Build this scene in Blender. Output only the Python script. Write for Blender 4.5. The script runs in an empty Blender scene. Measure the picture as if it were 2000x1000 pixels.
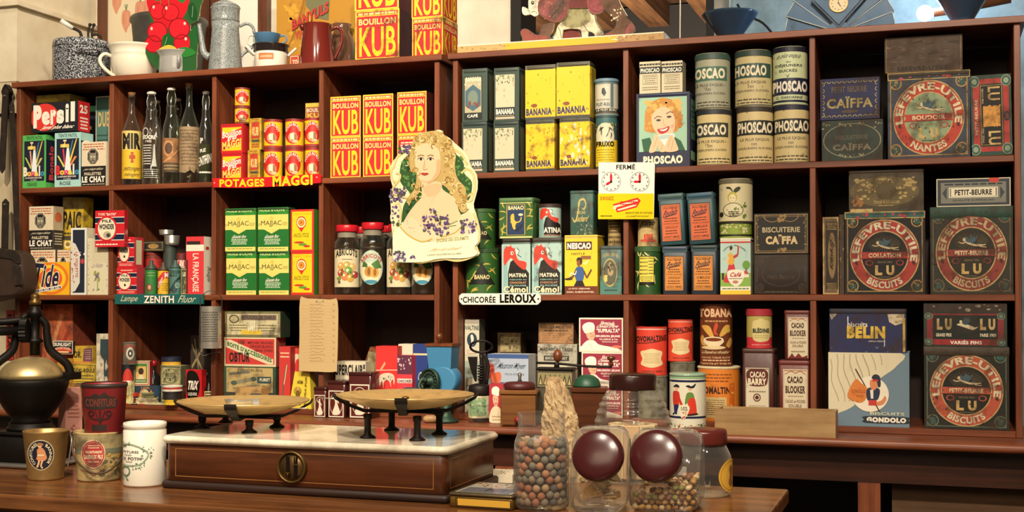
import bpy, math, random
from mathutils import Vector, Matrix, Euler
from mathutils.geometry import tessellate_polygon
PI = math.pi
SC = bpy.context.scene
COL = SC.collection
random.seed(7)

# ---------------------------------------------------------------- camera
F = 2450.0                                   # focal length in pixels of the 2000 x 1000 frame
YAW, PITCH = math.radians(18.6), math.radians(0.9)
EYE = Vector((0.0, -3.38, 1.45))
AXY = 541.5                                  # image row of the optical axis (lens shift)
cd = bpy.data.cameras.new('camera'); cam = bpy.data.objects.new('camera', cd); COL.objects.link(cam)
cam.location = EYE; cam.rotation_euler = (PI/2 + PITCH, 0, YAW)
cd.sensor_width = 36; cd.lens = F/2000*36; cd.shift_y = (AXY-500)/2000; cd.clip_start = .05
SC.camera = cam

# ---------------------------------------------------------------- world, lights, exposure
w = bpy.data.worlds.new('world'); SC.world = w; w.use_nodes = True
bg = w.node_tree.nodes['Background']; bg.inputs[0].default_value = (1.0, .78, .55, 1); bg.inputs[1].default_value = .085
SC.view_settings.view_transform = 'Standard'; SC.view_settings.look = 'None'
SC.view_settings.gamma = 1; SC.view_settings.use_curve_mapping = False
SC.view_settings.exposure = .66
def spot(name, loc, aim, power, size, deg=60, col=(1, .86, .68), blend=.6):
    l = bpy.data.lights.new(name, 'SPOT'); l.energy = power; l.shadow_soft_size = size; l.color = col
    l.spot_size = math.radians(deg); l.spot_blend = blend
    o = bpy.data.objects.new(name, l); COL.objects.link(o); o.location = loc
    o.rotation_euler = (Vector(aim)-Vector(loc)).to_track_quat('-Z', 'Y').to_euler(); return o
spot('ceiling_spot', (.1, -3.1, 3.7), (-.95, 0, 1.7), 205, .07, 58)
spot('ceiling_spot', (-1.2, -3.2, 3.7), (-2.1, 0, 1.7), 300, .07, 52)
spot('ceiling_spot', (.9, -3.0, 3.6), (-.2, 0, 1.6), 72, .07, 50)
spot('ceiling_spot', (-.9, -2.3, 3.7), (-.95, -.95, 1.1), 120, .06, 50)
spot('ceiling_spot', (-1.2, -1.0, 3.6), (-2.6, .3, 2.25), 55, .1, 70)
def area(name, loc, aim, power, sx, sy, col):
    l = bpy.data.lights.new(name, 'AREA'); l.energy = power; l.shape = 'RECTANGLE'; l.size = sx; l.size_y = sy; l.color = col
    o = bpy.data.objects.new(name, l); COL.objects.link(o); o.location = loc
    o.rotation_euler = (Vector(aim)-Vector(loc)).to_track_quat('-Z', 'Y').to_euler(); return o
area('room_light', (-.8, -4.6, 3.2), (-1, 0, 1.3), 28, 2.4, 1.2, (1, .8, .56))

# ---------------------------------------------------------------- from a pixel of the photograph to a point of the place
RM = Euler((PI/2+PITCH, 0, YAW)).to_matrix()
def ray(x, y): return RM @ Vector(((x-1000)/F, (AXY-y)/F, -1))
def P(x, y, Y):
    d = ray(x, y); return EYE + d*((Y-EYE.y)/d.y)
def PZ(x, y, z):
    d = ray(x, y); return EYE + d*((z-EYE.z)/d.z)
def PX(x, y, X):
    d = ray(x, y); return EYE + d*((X-EYE.x)/d.x)
def hz(x, y, c):
    """height at which the sight line of pixel (x, y) passes the place c"""
    d = ray(x, y); t = math.hypot(c[0]-EYE.x, c[1]-EYE.y)/math.hypot(d.x, d.y); return EYE.z + d.z*t
def halfw(x0, x1, c):
    a, b = ray(x0, 580), ray(x1, 580)
    return math.hypot(c[0]-EYE.x, c[1]-EYE.y)*math.sin(abs(math.atan2(a.x, a.y)-math.atan2(b.x, b.y))/2)
def facing(c): return math.atan2(EYE.y-c[1], EYE.x-c[0])
def stand(x0, x1, yb, z):
    """round thing standing on height z: centre and radius from its sides and its lowest pixel row"""
    p = PZ((x0+x1)/2, yb, z); r = halfw(x0, x1, p)
    for _ in range(3):
        d = Vector((p.x-EYE.x, p.y-EYE.y, 0)).normalized(); c = p + d*r; r = halfw(x0, x1, c)
    return c, r

S1, S2, S3, TOP, LEDGE, TABLE, BT = 1.8064, 1.4564, 1.1133, 2.154, 1.0965, 1.04, .0165

# ---------------------------------------------------------------- materials
def lin(h):
    h = h.lstrip('#'); v = [int(h[i:i+2], 16)/255 for i in (0, 2, 4)]
    return tuple((c/12.92 if c <= .04045 else ((c+.055)/1.055)**2.4) for c in v)+(1,)
MATS = {}
def new_mat(name):
    m = bpy.data.materials.new(name); m.use_nodes = True
    return m, m.node_tree.nodes, m.node_tree.links, m.node_tree.nodes['Principled BSDF']
def noise_ramp(N, L, scale, p0, c0, p1, c1, detail=5, stretch=None, rough=.6):
    tc = N.new('ShaderNodeTexCoord'); nz = N.new('ShaderNodeTexNoise'); nz.inputs['Scale'].default_value = scale
    nz.inputs['Detail'].default_value = detail; nz.inputs['Roughness'].default_value = rough
    src = tc.outputs['Object']
    if stretch:
        mp = N.new('ShaderNodeMapping'); mp.inputs['Scale'].default_value = stretch; L.new(src, mp.inputs[0]); src = mp.outputs[0]
    L.new(src, nz.inputs['Vector'])
    rp = N.new('ShaderNodeValToRGB'); e = rp.color_ramp.elements
    e[0].position = p0; e[0].color = c0; e[1].position = p1; e[1].color = c1
    L.new(nz.outputs['Fac'], rp.inputs[0]); return rp, nz
def mat(c, k='tin'):
    """painted or printed surface: c = colour, k = finish"""
    key = (c, k)
    if key in MATS: return MATS[key]
    m, N, L, b = new_mat(f'{k}_{c}'); base = lin(c)
    R = dict(tin=.36, worn=.5, paper=.62, gloss=.16, matte=.8, cloth=.9, enamel=.12, metal=.3, brass=.3, iron=.42, plastic=.25, old=.6)[k]
    b.inputs['Roughness'].default_value = R
    if k in ('metal', 'brass'): b.inputs['Metallic'].default_value = .7
    if k == 'iron': b.inputs['Metallic'].default_value = .6
    dirt = dict(tin=(.60, .72, 22, .55), worn=(.50, .66, 30, .9), paper=(.55, .8, 14, .3), old=(.46, .64, 24, .75), matte=(.5, .8, 8, .25), brass=(.5, .75, 26, .45),
                metal=(.5, .8, 20, .4), iron=(.45, .8, 18, .5)).get(k)
    if dirt:
        rust = lin('3a2a1c') if k in ('tin', 'worn', 'old', 'brass') else tuple(x*.55 for x in base[:3])+(1,)
        mix = tuple(base[i]*(1-dirt[3])+rust[i]*dirt[3] for i in range(3))+(1,)
        rp, nz = noise_ramp(N, L, dirt[2], dirt[0], base, dirt[1], mix, 7)
        L.new(rp.outputs[0], b.inputs['Base Color'])
        if k in ('worn', 'old', 'tin', 'iron', 'brass'):
            mr = N.new('ShaderNodeMapRange'); mr.inputs[3].default_value = R-.08; mr.inputs[4].default_value = R+.3
            L.new(nz.outputs['Fac'], mr.inputs[0]); L.new(mr.outputs[0], b.inputs['Roughness'])
    else: b.inputs['Base Color'].default_value = base
    MATS[key] = m; return m
def wood(name, c0, c1, rough=.45, axis=0, scale=9):
    if name in MATS: return MATS[name]
    m, N, L, b = new_mat(name); st = [14, 14, 14]; st[axis] = .8
    rp, nz = noise_ramp(N, L, scale/3, .3, lin(c0), .72, lin(c1), 8, st, .65)
    r2, n2 = noise_ramp(N, L, 5, .35, (.55, .55, .55, 1), .65, (1, 1, 1, 1), 4)
    mx = N.new('ShaderNodeMix'); mx.data_type = 'RGBA'; mx.blend_type = 'MULTIPLY'; mx.inputs[0].default_value = .6
    L.new(rp.outputs[0], mx.inputs[6]); L.new(r2.outputs[0], mx.inputs[7]); L.new(mx.outputs[2], b.inputs['Base Color'])
    bp = N.new('ShaderNodeBump'); bp.inputs['Strength'].default_value = .12; bp.inputs['Distance'].default_value = .002
    L.new(nz.outputs['Fac'], bp.inputs['Height']); L.new(bp.outputs[0], b.inputs['Normal'])
    b.inputs['Roughness'].default_value = rough; MATS[name] = m; return m
def glass(name, c='ffffff', edge=.55, dens=.04, rough=.06):
    """thin-walled glass: light passes straight, the edges reflect and tint"""
    if name in MATS: return MATS[name]
    m, N, L, b = new_mat(name); N.remove(b); out = N['Material Output']
    t = N.new('ShaderNodeBsdfTransparent'); g = N.new('ShaderNodeBsdfGlossy'); g.inputs['Roughness'].default_value = rough
    d = N.new('ShaderNodeBsdfDiffuse'); d.inputs[0].default_value = lin(c)
    lw = N.new('ShaderNodeLayerWeight'); lw.inputs[0].default_value = .35
    rp = N.new('ShaderNodeValToRGB'); e = rp.color_ramp.elements; base = lin(c)
    e[0].position = .3; e[0].color = base; e[1].position = .95; e[1].color = tuple(x*edge for x in base[:3])+(1,)
    L.new(lw.outputs['Facing'], rp.inputs[0]); L.new(rp.outputs[0], t.inputs[0])
    pw = N.new('ShaderNodeMath'); pw.operation = 'POWER'; pw.inputs[1].default_value = 3; L.new(lw.outputs['Facing'], pw.inputs[0]); lw.inputs[0].default_value = .5
    fr = N.new('ShaderNodeMath'); fr.operation = 'MULTIPLY_ADD'; fr.inputs[1].default_value = .9; fr.inputs[2].default_value = .06; L.new(pw.outputs[0], fr.inputs[0])
    m0 = N.new('ShaderNodeMixShader'); dn = N.new('ShaderNodeMath'); dn.operation = 'MULTIPLY_ADD'; dn.inputs[1].default_value = .5; dn.inputs[2].default_value = dens; L.new(pw.outputs[0], dn.inputs[0]); L.new(dn.outputs[0], m0.inputs[0]); L.new(t.outputs[0], m0.inputs[1]); L.new(d.outputs[0], m0.inputs[2])
    m1 = N.new('ShaderNodeMixShader'); L.new(fr.outputs[0], m1.inputs[0]); L.new(m0.outputs[0], m1.inputs[1]); L.new(g.outputs[0], m1.inputs[2])
    L.new(m1.outputs[0], out.inputs[0]); MATS[name] = m; return m
def speckle(name, c0, c1, scale, p0, p1, rough=.14):
    if name in MATS: return MATS[name]
    m, N, L, b = new_mat(name); rp, nz = noise_ramp(N, L, scale, p0, lin(c0), p1, lin(c1), 2)
    L.new(rp.outputs[0], b.inputs['Base Color']); b.inputs['Roughness'].default_value = rough; MATS[name] = m; return m
def glow(name, c, s):
    m, N, L, b = new_mat(name); b.inputs['Emission Color'].default_value = lin(c); b.inputs['Emission Strength'].default_value = s
    b.inputs['Base Color'].default_value = lin(c); return m

# ---------------------------------------------------------------- lettering: glyph outlines of the built-in font
GL = {}
def glyph(ch, bold):
    k = (ch, bold)
    if k not in GL:
        def get(body):
            c = bpy.data.curves.new('t', 'FONT'); c.body = body; c.resolution_u = 3; c.offset = bold*.01
            o = bpy.data.objects.new('t', c); me = o.to_mesh()
            r = [v.co.xy[:] for v in me.vertices], [p.vertices[:] for p in me.polygons]
            o.to_mesh_clear(); bpy.data.objects.remove(o); bpy.data.curves.remove(c); return r
        a = get('H'+ch+'H'); b = get('HH'); v, f = get(ch) if ch != ' ' else ([], [])
        adv = max(x for x, y in a[0])-max(x for x, y in b[0])
        GL[k] = (v, f, adv+bold*.012)
    return GL[k]

# ---------------------------------------------------------------- printed artwork in flat u, v (v runs down), drawn in layers
class Art:
    def __init__(s, win=(0, 0, 1, 1)): s.el = []; s.win = win
    def add(s, polys, c, fan=0):
        x0, y0, x1, y1 = s.win
        polys = [[((u-x0)/(x1-x0), (v-y0)/(y1-y0)) for u, v in p] for p in polys]
        us = [u for p in polys for u, v in p]; vs = [v for p in polys for u, v in p]
        if not us: return
        bb = (min(us), min(vs), max(us), max(vs)); ly = 0
        for e in s.el:
            q = e[2]
            if q[0] < bb[2] and q[2] > bb[0] and q[1] < bb[3] and q[3] > bb[1]: ly = max(ly, e[3]+1)
        if not fan: s.el.append((polys, c, bb, ly)); return s
        for i, p in enumerate(polys):      # overlapping strokes and patches: each a hair above the last
            s.el.append(([p], c, (min(u for u, v in p), min(v for u, v in p), max(u for u, v in p), max(v for u, v in p)), ly+fan*(i % 12)))
        return s
    def R(s, u0, v0, u1, v1, c): return s.add([[(u0, v0), (u1, v0), (u1, v1), (u0, v1)]], c)
    def E(s, u, v, ru, rv, c, n=24, a0=0, a1=360):
        p = [(u+ru*math.cos(math.radians(a0+(a1-a0)*i/n)), v-rv*math.sin(math.radians(a0+(a1-a0)*i/n))) for i in range(n if a1-a0 == 360 else n+1)]
        return s.add([p], c)
    def O(s, u, v, ru, rv, t, c, n=32, a0=0, a1=360):
        q = []
        for i in range(n):
            a, b = (math.radians(a0+(a1-a0)*(i+j)/n) for j in (0, 1))
            q.append([(u+ru*math.cos(a), v-rv*math.sin(a)), (u+ru*math.cos(b), v-rv*math.sin(b)), (u+ru*(1-t)*math.cos(b), v-rv*(1-t)*math.sin(b)), (u+ru*(1-t)*math.cos(a), v-rv*(1-t)*math.sin(a))])
        return s.add(q, c)
    def G(s, pts, c):
        pts = [(pts[i], pts[i+1]) for i in range(0, len(pts), 2)] if not isinstance(pts[0], tuple) else pts
        v = [Vector((x, y, 0)) for x, y in pts]
        return s.add([[pts[i] for i in t] for t in tessellate_polygon([v])], c)
    def C(s, pts, c, n=5):
        """smooth closed outline through points"""
        pts = [(pts[i], pts[i+1]) for i in range(0, len(pts), 2)] if not isinstance(pts[0], tuple) else pts
        return s.G(closed(pts, n), c)
    def W(s, pts, w, c, smooth=0):
        """stroke"""
        pts = [(pts[i], pts[i+1]) for i in range(0, len(pts), 2)] if not isinstance(pts[0], tuple) else pts
        if smooth: pts = opened(pts, smooth)
        q = []
        for (x0, y0), (x1, y1) in zip(pts, pts[1:]):
            l = math.hypot(x1-x0, y1-y0) or 1; nx, ny = -(y1-y0)/l*w/2, (x1-x0)/l*w/2
            q.append([(x0+nx, y0+ny), (x1+nx, y1+ny), (x1-nx, y1-ny), (x0-nx, y0-ny)])
        return s.add(q, c, .08)
    def K(s, u0, v0, u1, v1, t, c, tv=None):
        tv = tv or t
        return s.add([[(u0, v0), (u1, v0), (u1, v0+tv), (u0, v0+tv)], [(u0, v1-tv), (u1, v1-tv), (u1, v1), (u0, v1)],
                      [(u0, v0+tv), (u0+t, v0+tv), (u0+t, v1-tv), (u0, v1-tv)], [(u1-t, v0+tv), (u1, v0+tv), (u1, v1-tv), (u1-t, v1-tv)]], c)
    def T(s, txt, u0, v0, u1, v1, c, bold=2, sh=0, rot=0, rise=0, arch=0):
        """text stretched into the box; sh slants, rise lifts the right end, arch bows, rot turns (90: reads downward)"""
        tris = []; x = 0
        for ch in txt:
            v, f, adv = glyph(ch, bold); tris += [[(x+v[i][0], v[i][1]) for i in p] for p in f]; x += adv
        if not tris: return
        xs = [a for p in tris for a, b in p]; ys = [b for p in tris for a, b in p]; X0, X1, Y0, Y1 = min(xs), max(xs), min(ys), max(ys)
        out = []
        for p in tris:
            q = []
            for a, b in p:
                a = (a-X0)/(X1-X0); b = (b-Y0)/((Y1-Y0) or 1)
                a2 = (a+sh*b)/(1+abs(sh)) + (0 if sh >= 0 else abs(sh)/(1+abs(sh)))
                b2 = b+rise*(a-.5)+arch*(1-(2*a-1)**2)
                if rot == 90: q.append((u0+(u1-u0)*b2, v0+(v1-v0)*a2))
                elif rot == -90: q.append((u1-(u1-u0)*b2, v1-(v1-v0)*a2))
                else: q.append((u0+(u1-u0)*a2, v1-(v1-v0)*b2))
            out.append(q)
        return s.add(out, c)
    def A(s, txt, u, v, ru, rv, a0, a1, h, c, bold=2, inward=False):
        """text round an ellipse from angle a0 to a1; h = letter height as a share of the radius"""
        adv = [glyph(ch, bold)[2] for ch in txt]; tot = sum(adv); x = 0; out = []
        for ch, ad in zip(txt, adv):
            g = glyph(ch, bold)
            for p in g[1]:
                q = []
                for i in p:
                    a = math.radians(a0+(a1-a0)*(x+g[0][i][0])/tot); k = g[0][i][1]/.69
                    m = 1-h*k if inward else 1+h*k
                    q.append((u+ru*m*math.cos(a), v-rv*m*math.sin(a)))
                out.append(q)
            x += ad
        return s.add(out, c)
    def L(s, u0, v0, u1, v1, n, c, fill=.45, seed=1):
        """small print: rows of short dashes"""
        rnd = random.Random(seed); q = []; dv = (v1-v0)/n
        for i in range(n):
            m = .5*(u1-u0)*rnd.uniform(0, .18); x = u0+m
            while x < u1-m:
                l = (u1-u0)*rnd.uniform(.06, .17); x2 = min(x+l, u1-m)
                q.append([(x, v0+i*dv+dv*.25), (x2, v0+i*dv+dv*.25), (x2, v0+i*dv+dv*(.25+fill)), (x, v0+i*dv+dv*(.25+fill))]); x = x2+(u1-u0)*.025
        return s.add(q, c)
    def B(s, u0, v0, u1, v1, n, c, r, seed=2, asp=1):
        """worn patches, dots, petals scattered over a box"""
        rnd = random.Random(seed)
        q = []
        for i in range(n):
            u, v = rnd.uniform(u0, u1), rnd.uniform(v0, v1); k = rnd.randint(5, 8); rr = r*rnd.uniform(.4, 1)
            q.append([(u+rr*rnd.uniform(.5, 1)*math.cos(2*PI*j/k), v+rr*asp*rnd.uniform(.5, 1)*math.sin(2*PI*j/k)) for j in range(k)])
        return s.add(q, c, .08)
def catmull(p0, p1, p2, p3, t):
    return tuple(.5*(2*b+(c-a)*t+(2*a-5*b+4*c-d)*t*t+(3*b-a-3*c+d)*t**3) for a, b, c, d in zip(p0, p1, p2, p3))
def closed(p, n=5):
    m = len(p); return [catmull(p[i-1], p[i], p[(i+1) % m], p[(i+2) % m], j/n) for i in range(m) for j in range(n)]
def opened(p, n=5):
    q = [p[0]]+list(p)+[p[-1]]
    return [catmull(q[i], q[i+1], q[i+2], q[i+3], j/n) for i in range(len(p)-1) for j in range(n)]+[p[-1]]
def clip_u(poly, lo, hi):
    for lim, sg in ((lo, 1), (hi, -1)):
        out = []
        for i, a in enumerate(poly):
            b = poly[i-1]; ia, ib = sg*(a[0]-lim) >= 0, sg*(b[0]-lim) >= 0
            if ia != ib:
                t = (lim-b[0])/(a[0]-b[0]); out.append((lim, b[1]+(a[1]-b[1])*t))
            if ia: out.append(a)
        poly = out
        if len(poly) < 3: return []
    return poly
def clip_box(p):
    p = clip_u(p, 0, 1)
    return [(u, v) for v, u in clip_u([(v, u) for u, v in p], 0, 1)] if len(p) > 2 else []
EPS = .00016

# ---------------------------------------------------------------- mesh collector
class Geo:
    def __init__(s): s.v = []; s.f = []; s.m = []; s.sm = []; s.mats = []; s.M = Matrix()
    def mi(s, m):
        if isinstance(m, str): m = mat(m)
        if isinstance(m, tuple): m = mat(*m)
        if m not in s.mats: s.mats.append(m)
        return s.mats.index(m)
    def pv(s, pts):
        n = len(s.v); s.v += [tuple(s.M @ Vector(p)) for p in pts]; return n
    def face(s, idx, m, sm=False): s.f.append(tuple(idx)); s.m.append(m); s.sm.append(sm)
    def box(s, x0, x1, y0, y1, z0, z1, m, side=None, top=None):
        n = s.pv([(x, y, z) for z in (z0, z1) for x, y in ((x0, y0), (x1, y0), (x1, y1), (x0, y1))]); k = s.mi(m)
        ks = s.mi(side) if side else k; kt = s.mi(top) if top else k
        for q, kk in (((0, 1, 5, 4), k), ((1, 2, 6, 5), ks), ((2, 3, 7, 6), k), ((3, 0, 4, 7), ks), ((4, 5, 6, 7), kt), ((3, 2, 1, 0), k)): s.face([n+i for i in q], kk)
        return s
    def loops(s, rings, m, sm=True, cap0=True, cap1=True, close=True):
        k = s.mi(m); n = len(rings[0]); st = [s.pv(r) for r in rings]
        for a, b in zip(st, st[1:]):
            for i in range(n if close else n-1):
                j = (i+1) % n; s.face((a+i, a+j, b+j, b+i), k, sm)
        if cap0: s.face([st[0]+i for i in range(n)][::-1], k)
        if cap1: s.face([st[-1]+i for i in range(n)], k)
        return s
    def rbox(s, W, D, H, r, bev, m, z0=0, y0=0, side=None):
        """upright block with rounded corners, front face on y0, base on z0"""
        def ring(ins, z):
            a, b, rr = W/2-ins, D/2-ins, max(r-ins, .0004); o = []
            for cx, cy, a0 in ((a-rr, b-rr, 0), (-a+rr, b-rr, 90), (-a+rr, -b+rr, 180), (a-rr, -b+rr, 270)):
                o += [(cx+rr*math.cos(math.radians(a0+i*22.5)), y0+D/2+cy+rr*math.sin(math.radians(a0+i*22.5)), z) for i in range(5)]
            return o
        n0 = len(s.f)
        s.loops([ring(bev, z0), ring(0, z0+bev), ring(0, z0+H-bev), ring(bev, z0+H)], m, r > .004)
        return s
    def lathe(s, prof, m, n=40, x=0, y=0, z=0, sm=True, caps=(True, True)):
        return s.loops([[(x+r*math.cos(2*PI*i/n), y+r*math.sin(2*PI*i/n), z+h) for i in range(n)] for r, h in prof], m, sm, *caps)
    def tube(s, pts, r, m, n=8, smooth=0, caps=True):
        pts = [Vector(p) for p in (opened([tuple(p) for p in pts], smooth) if smooth else pts)]; rings = []
        up = None
        for i, p in enumerate(pts):
            t = (pts[min(i+1, len(pts)-1)]-pts[max(i-1, 0)]).normalized()
            if up is None: up = Vector((0, 0, 1)) if abs(t.z) < .9 else Vector((1, 0, 0))
            a = t.cross(up).normalized(); b = a.cross(t); up = b
            rr = r if not hasattr(r, '__len__') else r[0]+(r[1]-r[0])*i/(len(pts)-1)
            rings.append([tuple(p+a*rr*math.cos(2*PI*j/n)+b*rr*math.sin(2*PI*j/n)) for j in range(n)])
        return s.loops(rings, m, True, caps, caps)
    def ball(s, c, r, m, n=16, sc=(1, 1, 1)):
        k = s.mi(m); rings = []
        for i in range(1, n//2):
            a = PI*i/(n//2); rings.append([(c[0]+r*sc[0]*math.sin(a)*math.cos(2*PI*j/n), c[1]+r*sc[1]*math.sin(a)*math.sin(2*PI*j/n), c[2]-r*sc[2]*math.cos(a)) for j in range(n)])
        return s.loops(rings, m, True)
    def slab(s, pts, y0, y1, m, edge=None, holes=()):
        """outline in x, z given thickness along y (front on y0)"""
        n = len(pts); k = s.mi(m); ke = s.mi(edge or m)
        a = s.pv([(x, y0, z) for x, z in pts]); b = s.pv([(x, y1, z) for x, z in pts])
        area_ = sum(pts[i-1][0]*pts[i][1]-pts[i][0]*pts[i-1][1] for i in range(n))
        for t in tessellate_polygon([[Vector((x, z, 0)) for x, z in pts]]):
            p, q, r = (pts[i] for i in t); cw = (q[0]-p[0])*(r[1]-p[1])-(r[0]-p[0])*(q[1]-p[1])
            if cw < 0: t = t[::-1]
            s.face([a+i for i in t], k); s.face([b+i for i in t[::-1]], k)
        for i in range(n):
            j = (i+1) % n
            s.face((a+i, b+i, b+j, a+j) if area_ > 0 else (a+j, b+j, b+i, a+i), ke)
        return s
    def art(s, a, o, U, V, N, k='tin', keep=None):
        """flat artwork: o = upper left corner, U = full width, V = full height downward, N = outward"""
        o, U, V, N = Vector(o), Vector(U), Vector(V), Vector(N)
        flip = U.cross(V).dot(N) < 0
        for polys, c, bb, ly in a.el:
            mi = s.mi(mat(c, k) if isinstance(c, str) else c); off = N*(EPS*(ly+1.5))
            for p in polys:
                p = clip_box(p)
                if len(p) < 3: continue
                st = s.pv([o+U*u+V*v+off for u, v in p])
                ar = sum(p[i-1][0]*p[i][1]-p[i][0]*p[i-1][1] for i in range(len(p)))
                idx = list(range(st, st+len(p)))
                if (ar > 0) == flip: idx.reverse()
                s.face(idx, mi)
        return s
    def cyl(s, a, r, z0, H, face, k='tin', x=0, y=0, r1=None):
        """artwork wrapped round an upright cylinder; u = place across the silhouette"""
        r1 = r if r1 is None else r1; NS = 22
        cuts = [.5+.5*math.sin(math.radians(-85+170*i/NS)) for i in range(NS+1)]
        for polys, c, bb, ly in a.el:
            mi = s.mi(mat(c, k) if isinstance(c, str) else c); off = EPS*(ly+2)
            for p in polys:
                p = clip_box(p)
                if len(p) < 3: continue
                lo, hi = min(u for u, v in p), max(u for u, v in p)
                for c0, c1 in zip(cuts, cuts[1:]):
                    if c1 <= lo or c0 >= hi: continue
                    q = clip_u(p, c0, c1)
                    if len(q) < 3: continue
                    pts = []
                    for u, v in q:
                        t = face+math.asin(max(-1, min(1, 2*u-1))); rr = r1+(r-r1)*v+off; pts.append((x+rr*math.cos(t), y+rr*math.sin(t), z0+H*(1-v)))
                    st = s.pv(pts); ar = sum(q[i-1][0]*q[i][1]-q[i][0]*q[i-1][1] for i in range(len(q)))
                    idx = list(range(st, st+len(q)))
                    if ar > 0: idx.reverse()
                    s.face(idx, mi)
        return s
    def build(s, name, parent=None, loc=(0, 0, 0), rz=0, rot=None):
        me = bpy.data.meshes.new(name); me.from_pydata(s.v, [], s.f)
        for m in s.mats: me.materials.append(m)
        me.polygons.foreach_set('material_index', s.m); me.polygons.foreach_set('use_smooth', s.sm); me.update()
        o = bpy.data.objects.new(name, me); COL.objects.link(o)
        if parent: o.parent = parent
        o.location = loc; o.rotation_euler = rot or (0, 0, rz); return o
def tag(o, meta):
    """meta = label | category | group"""
    q = [t.strip() for t in meta.split('|')]; o['label'] = q[0]; o['category'] = q[1]
    if len(q) > 2: o['group'] = q[2]
    return o
def empty(name, meta, loc, rz=0, rot=None):
    o = bpy.data.objects.new(name, None); COL.objects.link(o); o.empty_display_size = .02
    o.location = loc; o.rotation_euler = rot or (0, 0, rz); return tag(o, meta)
def struct(o): o['kind'] = 'structure'; return o

# ---------------------------------------------------------------- goods
BAYS = []
def fit(a, b, Y):
    """keep a thing's sides inside its bay"""
    for lo, hi in BAYS:
        if lo < (a+b)/2 < hi and Y > -.02: return max(a, lo+.003), min(b, hi-.003)
    return a, b
def rect(x0, x1, yt, base, Y):
    yb = 580-(base-EYE.z)*F/3.5
    ym = (yt+yb)/2; a, b = fit(P(x0, ym, Y).x, P(x1, ym, Y).x, Y) if base < TOP else (P(x0, ym, Y).x, P(x1, ym, Y).x); return a, b, P((x0+x1)/2, yt, Y).z
def carton(name, meta, x0, x1, yt, base, Y, D, c, art=None, k='paper', side=None, top=None, sart=None, rot=0, ry=0, label=None):
    """cardboard box or paper packet: printed front (and right side)"""
    a, b, z = rect(x0, x1, yt, base, Y); W, H = b-a, z-base; g = Geo(); D = min(D, .2985-Y) if base < TOP else D
    cc = (c, k); g.box(-W/2, W/2, 0, D, 0, H, cc, (side, k) if side else None, (top, k) if top else None)
    if art:
        A = Art(); art(A); g.art(A, (-W/2, 0, H), (W, 0, 0), (0, 0, -H), (0, -1, 0), k)
    if sart:
        A = Art(); sart(A); g.art(A, (W/2, 0, H), (0, D, 0), (0, 0, -H), (1, 0, 0), k)
    o = g.build(name, None, ((a+b)/2, Y, base+abs(math.sin(math.radians(ry)))*W/2), rot=(0, math.radians(ry), math.radians(rot))); tag(o, meta); return z+.0006
def tin(name, meta, x0, x1, yt, base, Y, D, c, art=None, lid=None, lh=9, r=.008, k='tin', side=None, sart=None, rot=0, ry=0, foot=True, grow=.0012):
    """rectangular tin: body with rounded corners, lid, printed front"""
    a, b, z = rect(x0, x1, yt, base, Y); W, H = b-a, z-base; D = min(D, .2985-Y)
    e = empty(name, meta, ((a+b)/2, Y, base+abs(math.sin(math.radians(ry)))*W/2), rot=(0, math.radians(ry), math.radians(rot)))
    s = H/max(10, (580-(base-EYE.z)*F/3.5)-yt); hl = lh*s if lid else 0
    g = Geo(); g.rbox(W, D, H-(hl*.5 if lid else 0), r, .0012, (c, k))
    if art:
        A = Art(); art(A); g.art(A, (-W/2, 0, H), (W, 0, 0), (0, 0, -H), (0, -1, 0), k)
    if sart:
        A = Art(); sart(A); g.art(A, (W/2, r, H), (0, D-2*r, 0), (0, 0, -H), (1, 0, 0), k)
    g.build('body', e)
    if lid: Geo().rbox(W+2*grow, D+2*grow, hl, r+grow, .002, (lid, k), H-hl, -grow).build('lid', e)
    return z+.0006
def can(name, meta, x0, x1, yt, base, Y, c, art=None, lid=None, lh=9, k='tin', rim=None, foot=None):
    """round can: lathe-turned body with rolled rims, lid, label wrapped round"""
    p = P((x0+x1)/2, 500, Y)
    for _ in range(3):
        rr = halfw(x0, x1, p); p = P((x0+x1)/2, 500, Y+rr)
    lo, hi = fit(p.x-rr-.001, p.x+rr+.001, Y) if base < TOP else (p.x-rr-.001, p.x+rr+.001); r = (hi-lo)/2-.001; p.x = (hi+lo)/2; p.y += r-rr
    z = hz((x0+x1)/2, yt, p); H = z-base; e = empty(name, meta, (p.x, p.y, base))
    s = math.hypot(p.x, p.y-EYE.y)/F; hl = lh*s if lid else 0; b = .0012; R = r-.0012
    pr = [(R*.96, 0), (r, 0), (r, .004), (R, .005), (R, H-.005-hl*.4), (r, H-.004-hl*.4), (r, H-hl*.4), (R*.94, H-hl*.4)]
    if not lid: pr = pr[:-1]+[(r*.97, H), (r*.95, H-.003)]
    g = Geo(); g.lathe(pr, (rim or c, k), sm=False)
    g.lathe([(R+.0001, .005), (R+.0001, H-.005-hl*.4)], (c, k), caps=(False, False))
    if art:
        A = Art(); art(A); g.cyl(A, R+.0001, 0, H, facing(p), k)
    g.build('body', e)
    if lid: Geo().lathe([(r+.001, H-hl), (r+.001, H-.002), (r-.002, H), (r*.9, H), (r*.88, H-.001)], (lid, k), sm=False).build('lid', e)
    return z+.0006
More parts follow.
